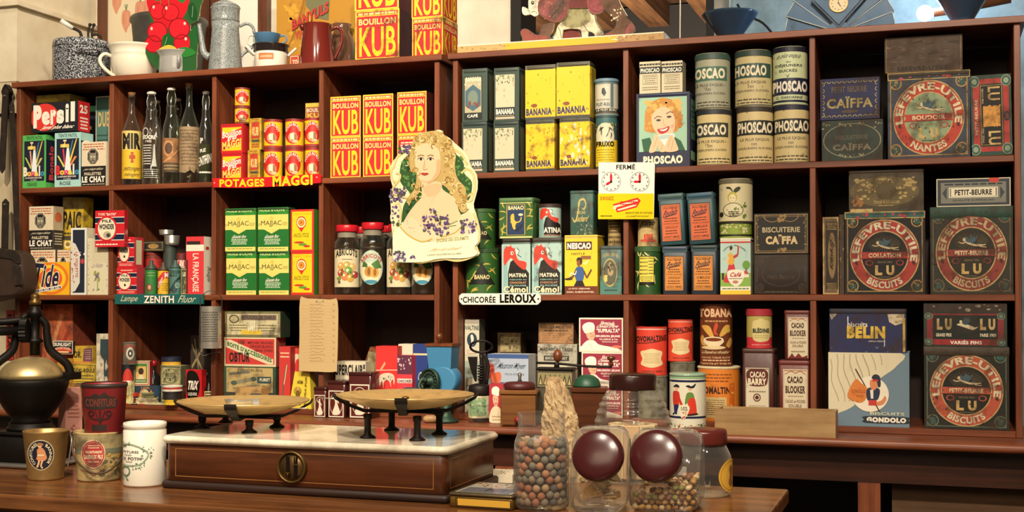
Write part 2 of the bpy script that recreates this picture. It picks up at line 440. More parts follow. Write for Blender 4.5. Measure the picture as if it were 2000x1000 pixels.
def block(name, meta, pts, Y, T, c, art=None, win=None, k='paper', edge=None, smooth=0, dz=0):
    """flat cut-out or sign: outline in photograph pixels at depth Y, thickness T"""
    q = [(pts[i], pts[i+1]) for i in range(0, len(pts), 2)]
    if smooth: q = closed(q, smooth)
    w = [P(x, y, Y) for x, y in q]; g = Geo(); x0 = min(p.x for p in w); x1 = max(p.x for p in w); z0 = min(p.z for p in w); z1 = max(p.z for p in w)
    cx = (x0+x1)/2; g.slab([(p.x-cx, p.z-z0) for p in w], 0, T, (c, k), (edge, k) if edge else None)
    if art:
        xs = [x for x, y in q]; ys = [y for x, y in q]; A = Art(win or (min(xs), min(ys), max(xs), max(ys))); art(A)
        wx0, wy0, wx1, wy1 = A.win
        def W2(x, y):
            p = P(x, y, Y); return Vector((p.x-cx, 0, p.z-z0))
        # bilinear placement keeps the perspective of the photograph on the flat face
        c00, c10, c01, c11 = W2(wx0, wy0), W2(wx1, wy0), W2(wx0, wy1), W2(wx1, wy1)
        for polys, c2, bb, ly in A.el:
            mi = g.mi(mat(c2, k) if isinstance(c2, str) else c2)
            for p in polys:
                pp = [c00*(1-u)*(1-v)+c10*u*(1-v)+c01*(1-u)*v+c11*u*v+Vector((0, -EPS*(ly+1.5), 0)) for u, v in p]
                ar = sum(pp[i-1].x*pp[i].z-pp[i].x*pp[i-1].z for i in range(len(pp)))
                st = g.pv(pp); idx = list(range(st, st+len(pp)))
                if ar < 0: idx.reverse()
                g.face(idx, mi)
    o = g.build(name, None, (cx, Y, z0)); 
    if meta: tag(o, meta)
    return o

# ================================================================ the setting
SHELF = wood('shelf_wood', '5c2c1b', '9c5735', .4, 0); SHELFV = wood('shelf_upright_wood', '5c2c1b', '9c5735', .4, 2)
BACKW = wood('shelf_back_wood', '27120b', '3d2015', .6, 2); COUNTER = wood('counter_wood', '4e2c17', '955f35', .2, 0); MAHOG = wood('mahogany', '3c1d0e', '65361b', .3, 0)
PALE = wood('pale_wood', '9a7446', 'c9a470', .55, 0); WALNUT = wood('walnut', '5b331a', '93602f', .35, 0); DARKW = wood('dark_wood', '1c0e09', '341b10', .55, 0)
BEAM = wood('beam_wood', '5a3820', '9a6a40', .6, 1)
def plaster(name, c0, c1, rough=.85, scale=9, bump=.35):
    m, N, L, b = new_mat(name); rp, nz = noise_ramp(N, L, scale, .3, lin(c0), .7, lin(c1), 8)
    L.new(rp.outputs[0], b.inputs['Base Color']); b.inputs['Roughness'].default_value = rough
    bp = N.new('ShaderNodeBump'); bp.inputs['Strength'].default_value = bump; bp.inputs['Distance'].default_value = .006
    L.new(nz.outputs['Fac'], bp.inputs['Height']); L.new(bp.outputs[0], b.inputs['Normal']); return m
STONE = plaster('stone_wall', 'b9a988', 'd9cbaa'); STONEP = plaster('painted_stone', 'd6c8a8', 'e9dec4'); WALLM = plaster('wall_plaster', 'cfc4ae', 'e2d8c4')
BLUEW = plaster('blue_wall', '4a6570', '7d9aa6', .5); BLACK = mat('14120f', 'matte')
YB = .46                                              # wall behind the shelves
LX, RX = P(26, 580, 0).x, .208
g = Geo(); g.box(-4.6, 1.6, -5.2, 2.6, -.06, 0, plaster('floor_stone', '3b2f25', '5a4836')); struct(g.build('floor'))
# back wall in three stretches: plaster, the opening to the next room, the blue end
xa, xb, xc = P(1003, 50, YB).x, P(1398, 50, YB).x, P(2100, 50, YB).x
g = Geo(); g.box(-4.6, xa, YB, YB+.12, 0, 3.9, WALLM); g.box(xa, xb, YB, YB+.12, 0, 2.0, WALLM); g.box(xa, xb, YB, YB+.12, 3.3, 3.9, WALLM)
struct(g.build('wall_back'))
g = Geo(); g.box(xb, 2.2, YB, YB+.12, 0, 3.9, BLUEW); struct(g.build('wall_blue'))
# stone pier at the left: its front and its right flank, with mortar joints and mouldings
g = Geo(); xw = LX-.035; g.box(-4.6, xw, .05, YB+.1, 0, 3.9, STONE)
g.box(-4.6, xw+.003, .05-.003, YB, 2.17, 2.42, STONEP); g.box(-4.6, xw+.003, .05-.003, YB, 2.436, 2.75, STONEP)
g.box(-4.6, xw+.02, .03, YB, 2.4205, 2.4355, STONEP); g.box(-4.6, xw+.003, .05-.003, YB, 1.5, 2.155, STONE); struct(g.build('wall_left'))
# the opening: black frame, far room with sloping beams and its dark dado
fr = Geo(); fy = YB-.03; x0, x1 = xa, xb
fr.box(x0, x0+.035, fy, YB+.13, 2.0, 3.3, BLACK); fr.box(x1-.025, x1, fy, YB+.13, 2.0, 3.3, BLACK); fr.box(x0+.035, x1-.025, fy, YB+.13, 3.26, 3.3, BLACK)
fr.box(x0+.035, x1-.025, fy+.01, YB+.13, 2.0, 2.14, BLACK); struct(fr.build('trim_1'))
g = Geo(); g.box(xb, xb+.035, YB-.03, YB-.001, 1.9, 3.6, plaster('grey_post', '6d6a60', '9a978a')); struct(g.build('trim_2'))
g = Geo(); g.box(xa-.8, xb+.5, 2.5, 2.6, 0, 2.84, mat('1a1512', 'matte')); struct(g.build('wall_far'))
g = Geo()
for i in range(9):
    x = xa-1.35+i*.27; g.box(x, x+.1, .6, 2.55, 2.74, 2.85, BEAM)
g.box(xa-1.6, xb+.9, .6, 2.6, 2.85, 2.9, wood('ceiling_boards', '3a2416', '6a4428', .7, 1)); o = g.build('ceiling'); struct(o)
spot('next_room_spot', (xa+.2, .9, 1.9), (xa+.1, 1.9, 2.8), 190, .1, 110)

# ================================================================ shelving
def pxX(x): return P(x, 580, 0).x
def shelving(meta, xs, tops):
    BAYS.extend((a+.008, b-.008) for a, b in zip(xs, xs[1:]))
    e = empty('shelving_unit', meta, (xs[0], 0, LEDGE)); X0 = xs[0]; D = .30; W = xs[-1]-xs[0]+.008; T = .016
    def B(nm, x0, x1, y0, y1, z0, z1, m):
        g = Geo(); q = .0015
        k = g.mi(m); xs_, zs = (x0, x1), (z0, z1)
        g.loops([[(x0+q, y0, z0+q), (x1-q, y0, z0+q), (x1-q, y0, z1-q), (x0+q, y0, z1-q)], [(x0, y0+q, z0), (x1, y0+q, z0), (x1, y0+q, z1), (x0, y0+q, z1)], [(x0, y1, z0), (x1, y1, z0), (x1, y1, z1), (x0, y1, z1)]], m, False)
        return g.build(nm, e, (-X0, 0, -LEDGE))
    B('top_board', xs[0]-.02, xs[-1]+.02, -.012, D+.01, TOP-BT-.001, TOP, SHELF)
    for nm, z in (('shelf', S1), ('shelf', S2), ('bottom_board', S3)): B(nm, xs[0]+.0082, xs[-1]-.0082, 0, D, z-BT, z, SHELF)
    B('side_panel', xs[0]-.008, xs[0]+.008, -.001, D, LEDGE, TOP-BT-.0012, SHELFV); B('side_panel', xs[-1]-.008, xs[-1]+.008, -.001, D, LEDGE, TOP-BT-.0012, SHELFV)
    for x in xs[1:-1]:
        for z0, z1 in ((S3, S2-BT), (S2, S1-BT), (S1, TOP-BT-.001)): B('divider', x-.0078, x+.0078, .001, D, z0+.0002, z1-.0002, SHELFV)
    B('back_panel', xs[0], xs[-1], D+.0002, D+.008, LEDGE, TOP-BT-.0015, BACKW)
shelving('four-bay red-brown shelving unit at the left, holding soap boxes, bottles and stock cubes|shelf', [pxX(34), pxX(215), pxX(416), pxX(626), pxX(853)], 0)
shelving('three-bay red-brown shelving unit at the right, holding cocoa tins and biscuit tins|shelf', [pxX(889), pxX(1222.5), pxX(1588), RX-.008], 0)
# base cabinet under the shelves
e = empty('base_cabinet', 'long dark red-brown base cabinet with a projecting ledge under the shelving|cabinet', (-1.3, 0, 0))
def bc(nm, *a): 
    g = Geo(); g.box(*a[:6], a[6]); return g.build(nm, e, (1.3, 0, 0))
XL, XR = LX-.05, .75
g = Geo(); r = .011
pr = [(-.16+r-r*math.cos(math.radians(t)), LEDGE-r+r*math.sin(math.radians(t))) for t in range(-90, 91, 22)]
g.loops([[(x, y, z) for y, z in [(.33, LEDGE-2*r)]+pr+[(.33, LEDGE)]] for x in (XL, XR)], SHELF, False); g.build('ledge', e, (1.3, 0, 0))
bc('apron', XL, XR, -.105, -.085, .985, LEDGE-.0225, wood('shaded_mahogany', '281209', '4a2415', .4, 0))  # mahogany darkened in its colour to stand in for the ledge's shadow
bc('foot_rail', XL, XR, -.118, -.0765, .02, .06, MAHOG)
for px in (80, 520, 985, 1697, 2300):
    x = P(px, 900, -.12).x; bc('post', x-.027, x+.027, -.118, -.0765, .0602, .984, SHELFV)
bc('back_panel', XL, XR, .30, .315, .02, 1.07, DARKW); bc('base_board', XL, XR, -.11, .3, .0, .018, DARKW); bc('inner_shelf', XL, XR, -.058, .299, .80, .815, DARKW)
cx0, cx1 = P(1742, 960, -.05).x, .55
e2 = empty('wooden_crate', 'old wooden crate with faded black lettering, inside the base cabinet at the lower right|crate', ((cx0+cx1)/2, -.05, .8155))
W = cx1-cx0; g = Geo(); hz_ = hz(1900, 948, ((cx0+cx1)/2, -.05))-.815; CR = wood('crate_wood', '50361f', '745233', .7, 0)
g.box(-W/2, W/2, 0, .014, 0, hz_, CR); A = Art(); A.T('SQUIRE', .32, .42, .66, .62, '2a1a10', 3); A.T('BORDEAUX', .3, .7, .7, .85, '2a1a10', 2); g.art(A, (-W/2, 0, hz_), (W, 0, 0), (0, 0, -hz_), (0, -1, 0), 'matte')
g.build('front_board', e2); Geo().box(-W/2, W/2, .23, .244, 0, hz_, CR).build('back_board', e2)
for s in (-1, 1): Geo().box(-W/2 if s < 0 else W/2-.014, -W/2+.014 if s < 0 else W/2, .0142, .2298, 0, hz_, CR).build('end_board', e2)
Geo().box(-W/2+.0142, W/2-.0142, .0142, .2298, hz_-.014, hz_, CR).build('lid', e2)

# ================================================================ shop counter in front
e = empty('shop_counter', 'worn brown wooden shop counter in the foreground|counter', (-1.2, -1, 0))
tx0, tx1 = -3.2, P(1540, 955, -.65).x; tx1 = PZ(1540, 956, TABLE).x
yn, yf = -1.245, PZ(1540, 955, TABLE).y
def rail(nm, x0, x1, y0, y1, z0, z1, m, q=.006):
    g = Geo(); ring = lambda i, z: [(x0+i, y0+i, z), (x1-i, y0+i, z), (x1-i, y1-i, z), (x0+i, y1-i, z)]
    g.loops([ring(q, z0), ring(0, z0+q), ring(0, z1-q), ring(q*.3, z1-q*.3), ring(q, z1)], m, False); return g.build(nm, e, (1.2, 1, 0))
rail('worktop', tx0, tx1, yn, yf, TABLE-.034, TABLE, COUNTER)
rail('front_panel', tx0+.1, tx1-.05, yn+.06, yn+.085, .02, TABLE-.035, MAHOG); rail('end_panel', tx1-.075, tx1-.05, yn+.086, yf-.05, .02, TABLE-.035, MAHOG)

S1, S2, S3, TOP, LEDGE, TABLE = (h+.0005 for h in (S1, S2, S3, TOP, LEDGE, TABLE))      # goods rest half a millimetre above the boards

# ================================================================ lettered designs used on the goods
RED, YEL, CRM, BLK, WHT, NAVY = 'cf2027', 'f2c81c', 'ecdfc0', '191512', 'f1e9d8', '1d2444'
def kub(a, back=0):
    a.R(0, 0, 1, 1, 'f0c93a'); a.R(.03, .03, .97, .105, 'c24a22'); a.L(.05, .035, .95, .1, 1, 'f0d488', .7, 3)
    a.R(.035, .125, .965, .975, RED); 
    if back: a.L(.08, .17, .92, .6, 7, 'f0d9b0', .55, 5); return
    a.T('BOUILLON', .08, .17, .92, .30, 'f6d77a', 3); a.T('KUB', .09, .345, .92, .95, 'f2cb1c', 2)
def poule(seed=0, wear=0):
    def f(a):
        a.R(0, 0, 1, .1, 'b0302a'); a.R(0, .1, 1, .9, YEL); a.R(0, .9, 1, 1, 'b0302a')
        a.E(.42+seed, .5, .42, .37, 'c8281f'); a.E(.42+seed, .64, .26, .17, 'd88a6c')
        a.G([.26+seed, .52, .48+seed, .49, .48+seed, .76, .28+seed, .78], 'e6d8b8'); a.G([.48+seed, .49, .62+seed, .54, .62+seed, .74, .48+seed, .76], '9a6a44'); a.E(.54+seed, .78, .17, .05, 'd8c08a'); a.E(.36+seed, .74, .08, .03, 'b87a50')
        a.A('POULE AU POT', .42+seed, .52, .32, .29, 165, 15, .3, 'f7ecd2', 3)
        if wear: a.B(.1, .15, .9, .9, wear, '7c5b30', .05, 4)
    return f
def maggi(a):
    a.R(0, 0, 1, 1, RED); a.R(.04, .03, .96, .075, 'a8161c'); a.G([.06, .12, .94, .12, .94, .16, .06, .36], YEL); a.G([.06, .92, .94, .92, .94, .7, .06, .9], YEL)
    a.T('Bouillon', .06, .2, .94, .44, WHT, 3, rise=.45); a.T('gras', .3, .42, .72, .6, WHT, 3, rise=.3); a.T('MAGGI', .06, .56, .94, .84, 'f6cf5c', 5, rise=.45)
def kubsmall(a):
    a.R(0, 0, 1, 1, 'd9b434'); a.R(.12, .08, .88, .96, 'b98f20'); a.R(.2, .12, .8, .64, 'c03a20'); a.T('KUB', .26, .28, .76, .56, 'f3d98a', 3); a.R(.2, .68, .8, .75, '3c4634'); a.L(.2, .8, .8, .94, 2, 'a8321c'); a.L(.16, .02, .84, .07, 1, 'a8321c')
def bonalo(fr, word, pal):
    def f(a):
        a.R(0, 0, 1, 1, fr); a.R(.07, .11, .93, .87, '151a30'); a.T(word, .2, .9, .62, .97, '26331f', 2); a.T('TEINTE PASTEL', .14, .02, .86, .085, '2e4a34', 2)
        for pts, c in ((( .3, .3, .36, .58, .42, .62, .36, .3), pal[0]), ((.72, .12, .66, .16, .52, .46, .58, .46), '3f7ba0'), ((.86, .12, .82, .12, .56, .52, .62, .54), pal[2]), ((.1, .42, .34, .64, .4, .62, .16, .42), pal[1]), ((.86, .44, .6, .64, .56, .62, .76, .44), pal[3])): a.G(pts, c)
        a.G([.47, .28, .55, .28, .64, .74, .38, .74], 'e9eeee'); a.R(.22, .21, .55, .27, 'e0c25a'); a.R(.33, .13, .45, .16, 'efe6c8'); a.R(.37, .14, .41, .22, 'e0c25a'); a.R(.48, .22, .56, .29, 'e0c25a'); a.E(.36, .24, .08, .035, 'f0d878')
        for ch, u0, u1, v0, c in (('B', .04, .22, .6, pal[4]), ('o', .21, .38, .69, 'e8c040'), ('n', .37, .54, .69, 'e0507a'), ('a', .53, .68, .69, 'f0d860'), ('l', .7, .76, .58, 'efe8d8'), ('o', .77, .94, .69, '3f8fb0')): a.T(ch, u0, v0, u1, .78, c, 6)
        a.T('LA BONNE PEINTURE', .12, .795, .82, .825, WHT, 2); a.T("A L'EAU", .34, .84, .62, .862, WHT, 2)
    return f
def lechat(a):
    a.R(0, 0, 1, 1, 'dccdae'); a.R(0, .55, 1, 1, BLK); a.L(.05, .03, .95, .2, 3, 'b5562e', .4, 8)
    a.E(.47, .33, .28, .21, 'efe4c6', 8, 22, 382); a.E(.47, .33, .25, .19, BLK, 8, 22, 382); a.O(.47, .33, .225, .17, .05, 'd8c9a8', 8, 22, 382)
    a.E(.47, .36, .15, .11, '8b8372'); a.G([.32, .34, .34, .22, .43, .28], '8b8372'); a.G([.62, .34, .6, .22, .51, .28], '8b8372'); a.E(.41, .34, .03, .018, 'efe6cc', 8); a.E(.53, .34, .03, .018, 'efe6cc', 8); a.G([.45, .39, .49, .39, .47, .42], BLK); a.W([.38, .44, .47, .42, .56, .44], .012, BLK)
    a.T('pour lainage délicats', .05, .59, .95, .655, CRM, 0, sh=.2); a.T('PAILLETTES', .12, .69, .8, .755, CRM, 2); a.T('LE CHAT', .02, .78, .96, .92, WHT, 5); a.L(.04, .945, .96, .98, 1, 'c8bda2')
def persil(a):
    a.R(0, 0, 1, 1, '15151b'); a.E(.28, .5, .3, .46, 'd8342b', 36)
    for ch, u0, u1, v0, v1 in (('P', .04, .22, .06, .86), ('e', .22, .4, .28, .76), ('r', .41, .53, .24, .76), ('s', .54, .7, .25, .74), ('i', .73, .8, .06, .7), ('l', .84, .93, .0, .68)): a.T(ch, u0, v0+.02, u1, v1, WHT, 7, rise=0)
    a.T('Javel plus blanc', .18, .78, .95, .94, WHT, 3, sh=.15)
def persils(a): a.R(0, 0, 1, 1, RED); a.T('25', .12, .12, .8, .4, WHT, 4); a.L(.15, .5, .85, .95, 4, WHT, .5)
def wonder(bat):
    def f(a):
        a.R(0, 0, 1, 1, 'cf2a30'); 
        for v in ((.2, .34), (.66, .8)): a.R(0, v[0]-.02, 1, v[1]+.02, WHT); a.R(0, v[0], 1, v[1], '1f2740')
        a.E(.4, .5, .36, .35, 'cf2a30'); a.E(.4, .5, .3, .3, 'efe4c4'); a.T('PILE', .24, .25, .56, .33, '1f2230', 4); a.T('WONDER', .14, .37, .66, .52, '1f2230', 5)
        if bat: a.T('TYPE "BATRI"', .1, .07, .72, .14, WHT, 2); a.E(.42, .67, .14, .1, 'b8ad94'); a.E(.46, .68, .07, .055, '4a4236'); a.L(.02, .9, .78, .95, 1, WHT, .7)
        else: a.E(.42, .64, .05, .045, BLK, 12); a.L(.1, .86, .9, .95, 2, 'f0c0b0'); a.L(.2, .06, .8, .12, 1, 'f0c0b0', .7)
    return f
def violetd(a): a.R(0, 0, 1, 1, 'dfe0da'); a.R(.12, .03, .88, .97, '1c2233'); a.G([.02, .2, .3, .24, .58, .38, .58, .82, .3, .94, .02, .97], 'd9d3c6'); a.T('LA VIOLETTE', .3, .36, .46, .74, 'b0343c', 2, rot=90); a.B(.04, .3, .28, .9, 22, '9c2c34', .05, 3, .4); a.E(.74, .5, .12, .04, 'b83a40'); a.B(.5, .36, .9, .44, 6, 'e6e0d4', .08, 3, .3)
def violetl(a):
    a.R(0, 0, 1, 1, 'd8cfae'); a.B(.03, .05, .1, .95, 24, '4a4a3c', .03, 5, .4); a.B(.9, .4, .97, .95, 14, '4a4a3c', .03, 6, .4); a.T('La Violette', .2, .44, .8, .52, '7a6a84', 0, sh=.2)
    a.B(.3, .6, .62, .75, 14, '8f9a52', .1, 7, .5); a.B(.36, .62, .58, .72, 10, '6d4f86', .06, 8, .5); a.W([.5, .75, .5, .93], .05, '8aa04a'); a.B(.2, .9, .8, .95, 6, '3a4a34', .05, 9, .4)
def tide(a):
    a.R(0, 0, 1, 1, 'f0b41c')
    for i, (r, c) in enumerate(((.95, 'e8791c'), (.8, 'f4c62a'), (.62, 'e8641a'), (.42, 'f4c62a'), (.22, 'e8551a'))): a.E(.5, .5, r*.5, r*.52, c, 30)
    a.T('Tide', .0, .04, .8, .8, WHT, 6, sh=.15, rise=-.1); a.T('Tide', .02, .06, .78, .77, '1c1c3c', 2.5, sh=.15, rise=-.1)
    a.G([.0, .86, .78, .7, .8, .8, .02, .97], WHT); a.G([.01, .88, .77, .73, .78, .79, .02, .95], '1c1c3c'); a.T('Tout plus blanc que tout', .04, .74, .75, .94, WHT, 2, rise=.75)
def majjac(a):
    a.R(0, 0, 1, 1, 'e9d873'); a.R(0, 0, 1, .16, '2c8a2f'); a.T("HUILE d'OLIVE", .05, .03, .88, .09, 'e6e2a8', 2); a.T('VIERGE', .3, .105, .62, .14, '1c4a1e', 2)
    a.G([0, .5, .2, .5, .45, .6, .7, .5, 1, .5, 1, .9, 0, .9], '1f6f2c'); a.G([.26, .5, .64, .5, .45, .585], 'e9d873'); a.T('MAJJAC', .1, .3, .78, .44, '3c3218', 0)
    a.L(.0, .36, .1, .42, 3, '3c3218', .3); a.L(.8, .34, .98, .42, 3, '3c3218', .3); a.W([.36, .28, .46, .2, .44, .32, .52, .22], .015, 'c9b24a'); a.T('Garantie Pure', .2, .62, .74, .7, WHT, 2, sh=.2); a.L(.2, .71, .74, .85, 4, 'd9e6c8', .5); a.L(.05, .925, .9, .96, 1, '8a8040')
def nolitol(a):
    a.R(0, 0, 1, 1, 'd8322c'); a.R(.06, .05, .92, .95, 'f0cf1c'); a.E(.46, .31, .22, .15, 'd8322c'); a.G([.26, .36, .66, .36, .46, .54], 'd8322c'); a.O(.46, .31, .19, .12, .3, 'f4e7b8', 20); a.E(.46, .31, .1, .07, 'e8b030'); a.E(.46, .31, .06, .04, 'c8641c')
    a.T('NOLITOL', .1, .56, .86, .66, '8a7a18', 2, sh=.12); a.T('DIRECTOIRE', .12, .08, .84, .13, 'c9a018', 1); a.E(.36, .78, .22, .025, 'c8342a'); a.E(.52, .83, .18, .03, '5f9a38'); a.E(.7, .87, .14, .025, 'c8342a')
def abricot(alt):
    def f(a):
        a.R(.0, 0, 1, .04, '3a2c22')
        if alt:
            a.E(.44, .5, .45, .42, 'b9cdb8', 26); a.E(.44, .5, .41, .38, 'e8dcb8', 26); a.G([.06, .38, .82, .38, .7, .14, .2, .14], 'b9cdb8'); a.A('ABRICOTS', .44, .52, .36, .26, 150, 30, .35, 'b8382c', 3)
            a.E(.36, .6, .17, .13, 'c98f38'); a.E(.56, .62, .17, .13, 'd8a548'); a.E(.36, .6, .06, .09, '8c5a22'); a.E(.58, .62, .06, .09, '9a6426'); a.G([.3, .42, .16, .34, .1, .48, .3, .5], '3f6a34'); a.G([.44, .42, .7, .3, .84, .5, .6, .54], '4a7a3c'); a.E(.44, .85, .24, .05, '3f8aa0')
        else:
            a.R(.02, .03, .98, .97, 'dccfa8'); a.T('ABRICOTS', .07, .06, .88, .24, '1c1814', 4, arch=.35); a.L(.3, .26, .7, .3, 1, '3a3024')
            for u, v, r, c in ((.28, .45, .13, 'd39a48'), (.5, .44, .15, 'b8a04a'), (.7, .47, .13, 'd8b070'), (.55, .58, .16, '6f9a48'), (.28, .62, .13, 'b8402c'), (.42, .7, .14, 'd8784a'), (.78, .66, .12, 'b03a40'), (.62, .74, .13, 'c9a040'), (.2, .74, .08, '7a8a3a')): a.E(u, v, r, r*.75, c, 18); a.E(u-.04, v-.03, r*.35, r*.25, 'efe0b0', 10)
            a.B(.15, .5, .9, .85, 8, '3f5a2c', .06, 4)
    return f
def jarlab(fn): return fn
def banania(y, word='BANANIA', pale=0):
    def f(a):
        if y == 'c':
            a.R(0, 0, 1, 1, '3b4f46'); a.R(.06, .14, .8, .97, '27382f'); a.R(.1, .17, .76, .83, 'b8b290'); a.T('BANANIA', .14, .16, .76, .25, CRM, 3, arch=.1); a.B(.12, .28, .74, .34, 12, 'd8ceb0', .06, 3, .5)
            a.G([.12, .42, .43, .3, .74, .42, .74, .7, .43, .8, .12, .7], '4a6a78'); a.E(.43, .55, .2, .14, '7a8a7a'); a.B(.2, .62, .7, .72, 10, '8a3a2c', .07, 4, .6); a.R(.08, .83, .78, .96, '1a2320'); a.T('CAFÉ', .2, .85, .62, .92, WHT, 4)
        elif y == 'd':
            a.R(0, 0, 1, 1, '33463c'); a.R(.06, .13, .82, .96, 'd0c7a6'); a.B(.08, .14, .8, .3, 46, '5c6a4a', .03, 5); a.R(.06, .74, .82, .92, '1d2a24'); a.T(word, .08, .77, .8, .87, WHT, 5); a.L(.08, .885, .8, .91, 1, 'c8bd9a'); a.R(.06, .93, .82, .96, 'd8b8a0'); a.B(.1, .32, .78, .7, 6, 'b9ad88', .06, pale+9)
        else:
            a.R(0, 0, 1, 1, 'f0c419'); a.R(0, 0, 1, .08, '5c5a4a'); a.R(0, .955, 1, 1, '39403c'); a.E(.3, .74, .1, .035, '8a4a20'); a.T(word, .03, .79, .88, .92, '23265c', 5, rise=.05); a.L(.05, .93, .85, .955, 1, 'b08a18')
            a.B(.02, .1, .98, .95, 26 if pale else 12, '8a6a28', .03, 12+pale)
            if pale > 1: a.B(.02, .12, .98, .9, 30, 'e9dcae', .08, 21)
    return f
def phoscao(lid, band, tone, cut=0, full=None):
    def f(a):
        a.R(0, 0, 1, 1, tone); a.R(0, .245, 1-.1*cut, .5, band); a.T('PHOSCAO'[{0: 0, .5: 1, 1: 2}[cut]:], .0 if cut else .03, .275, .84 if cut else .97, .465, 'efe3c4', 5)
        s = -.2*cut
        a.T('LE PLUS EXQUIS', .1+s if not cut else .0, .555, .88-.1*cut, .61, '2a2a24', 1); a.T('DES', .4+s*.5, .64, .55+s*.5, .68, '2a2a24', 1); a.T('DÉJEUNERS SUCRÉS', .04 if not cut else .0, .7, .95-.1*cut, .76, '2a2a24', 1); a.L(.05, .86, .95, .97, 2, '4a463a', .4); a.B(.05, .1, .95, .9, 8, '6a5636', .025, int(cut*3+7))
    return f
def phoscaosmall(a): a.R(0, 0, 1, 1, 'd8cdac'); a.L(0, .05, 1, .13, 1, '2a2a24', .7); a.R(0, .17, 1, .38, '22261f'); a.T('PHOSCAO', .05, .21, .95, .35, WHT, 4); a.L(.2, .45, .8, .7, 4, '6a624c', .35); a.K(.15, .42, .85, .72, .02, '9a906e'); a.L(.12, .78, .88, .92, 2, '7a704c', .4)
def smile(a):
    a.R(0, 0, 1, 1, NAVY); a.R(.05, .06, .95, .79, '9fc9ac')
    a.C([.2, .52, .16, .4, .18, .22, .3, .12, .48, .07, .66, .1, .8, .2, .86, .36, .8, .48, .7, .54], 'c98a34'); a.B(.2, .1, .84, .24, 26, 'e3b45a', .07, 3, .7); a.B(.7, .24, .86, .48, 14, 'b9782a', .06, 4, .7); a.B(.18, .2, .3, .48, 10, 'd8a044', .06, 5, .7)
    a.C([.3, .3, .44, .2, .62, .22, .72, .34, .72, .5, .62, .62, .48, .62, .36, .52, .3, .42], 'f0c6a0'); a.W([.34, .35, .4, .315, .48, .33], .012, '6a4426'); a.W([.56, .29, .64, .26, .7, .28], .012, '6a4426'); a.E(.42, .37, .045, .016, '3c3a34', 12); a.E(.62, .33, .045, .016, '3c3a34', 12); a.W([.51, .36, .52, .44, .56, .44], .01, 'd69a74')
    a.C([.4, .49, .5, .485, .62, .455, .6, .52, .5, .555, .43, .54], 'c0242c'); a.C([.44, .5, .52, .495, .59, .475, .57, .505, .5, .52], 'f6efe4'); a.B(.66, .44, .7, .48, 2, 'e8a890', .03, 3)
    a.G([.1, .62, .26, .6, .34, .79, .14, .79], '1f5a3c'); a.G([.72, .6, .84, .66, .92, .79, .66, .79], '1f5a3c')
    a.C([.34, .6, .52, .56, .72, .57, .66, .7, .5, .74, .4, .7], 'e8ece4'); a.C([.36, .6, .52, .57, .7, .58, .52, .63], 'b9cfc8')
    for p in ((.24, .79, .34, .58, .38, .56, .42, .6, .4, .72, .36, .79), (.44, .79, .4, .66, .43, .62, .52, .7, .56, .79), (.54, .79, .6, .62, .66, .58, .7, .6, .76, .7, .78, .79)): a.C(p, 'efc49c')
    for p in ((.4, .6, .33, .74), (.5, .7, .46, .78), (.66, .6, .6, .74), (.7, .64, .66, .78)): a.W(p, .008, 'c48a62')
    a.T('PHOSCAO', .13, .85, .87, .96, 'efe6c8', 6)
def caiffa(bg, gold, l1, style):
    def f(a):
        a.R(.01, .01, .99, .99, bg)
        if style == 'scallop':
            for i in range(11): a.O(.07+i*.086, .07, .035, .05, .35, gold, 10, 180, 360); a.O(.07+i*.086, .93, .035, .05, .35, gold, 10, 0, 180)
            for i in range(6): a.O(.05, .14+i*.145, .035, .05, .35, gold, 10, -90, 90); a.O(.95, .14+i*.145, .035, .05, .35, gold, 10, 90, 270)
            a.T(l1, .2, .2, .78, .34, '6a5a48', 3); a.T('CAÏFFA', .12, .44, .88, .72, gold, 3); a.E(.5, .8, .14, .04, '5a4a3a')
        elif style == 'oval':
            a.O(.5, .5, .47, .42, .04, gold, 48); a.T(l1, .23, .37, .75, .48, '5a5444', 3); a.T('CAÏFFA', .19, .56, .81, .74, '7a7058', 4)
            for q in (.12, .88): a.B(.3, q-.05, .7, q+.05, 16, gold, .03, 3, 1.3)
            for u in (.08, .92): a.B(u-.06, .06, u+.06, .2, 6, gold, .03, 4, 1.3)
        else:
            a.K(.025, .035, .975, .965, .012, gold, .02); a.K(.06, .08, .94, .92, .006, gold, .01); a.T(l1, .16, .34, .84, .47, 'c2b08a', 3); a.T('CAÏFFA', .22, .52, .8, .76, 'd8bd8a', 6)
            for s in (0, 1): a.O(.34+.32*s, .06, .16, .16, .1, gold, 16, 180, 360); a.B(.44, .06+.8*s, .58, .2+.74*s, 14, gold, .04, 5+s, 1.3)
            for u in (.07, .93):
                a.B(u-.03, .06, u+.03, .94, 16, gold, .022, 7, 1.4)
    return f
def embossed(a):
    c = '4a3d31'; a.K(.03, .04, .97, .96, .012, c, .018); a.O(.5, .5, .34, .3, .05, c, 40); a.T('BISCUITERIE', .28, .34, .72, .42, c, 2, arch=.3); a.T('Petit Beurre', .26, .5, .74, .62, c, 3)
    for u in (.12, .88):
        for v in (.17, .83): a.O(u, v, .07, .1, .2, c, 20); a.O(u, v, .035, .05, .4, c, 14)
    for v in (.07, .93): a.L(.2, v-.03, .8, v+.03, 1, c, .5)
    for u in (.07, .93): a.R(u-.01, .3, u+.01, .7, c)
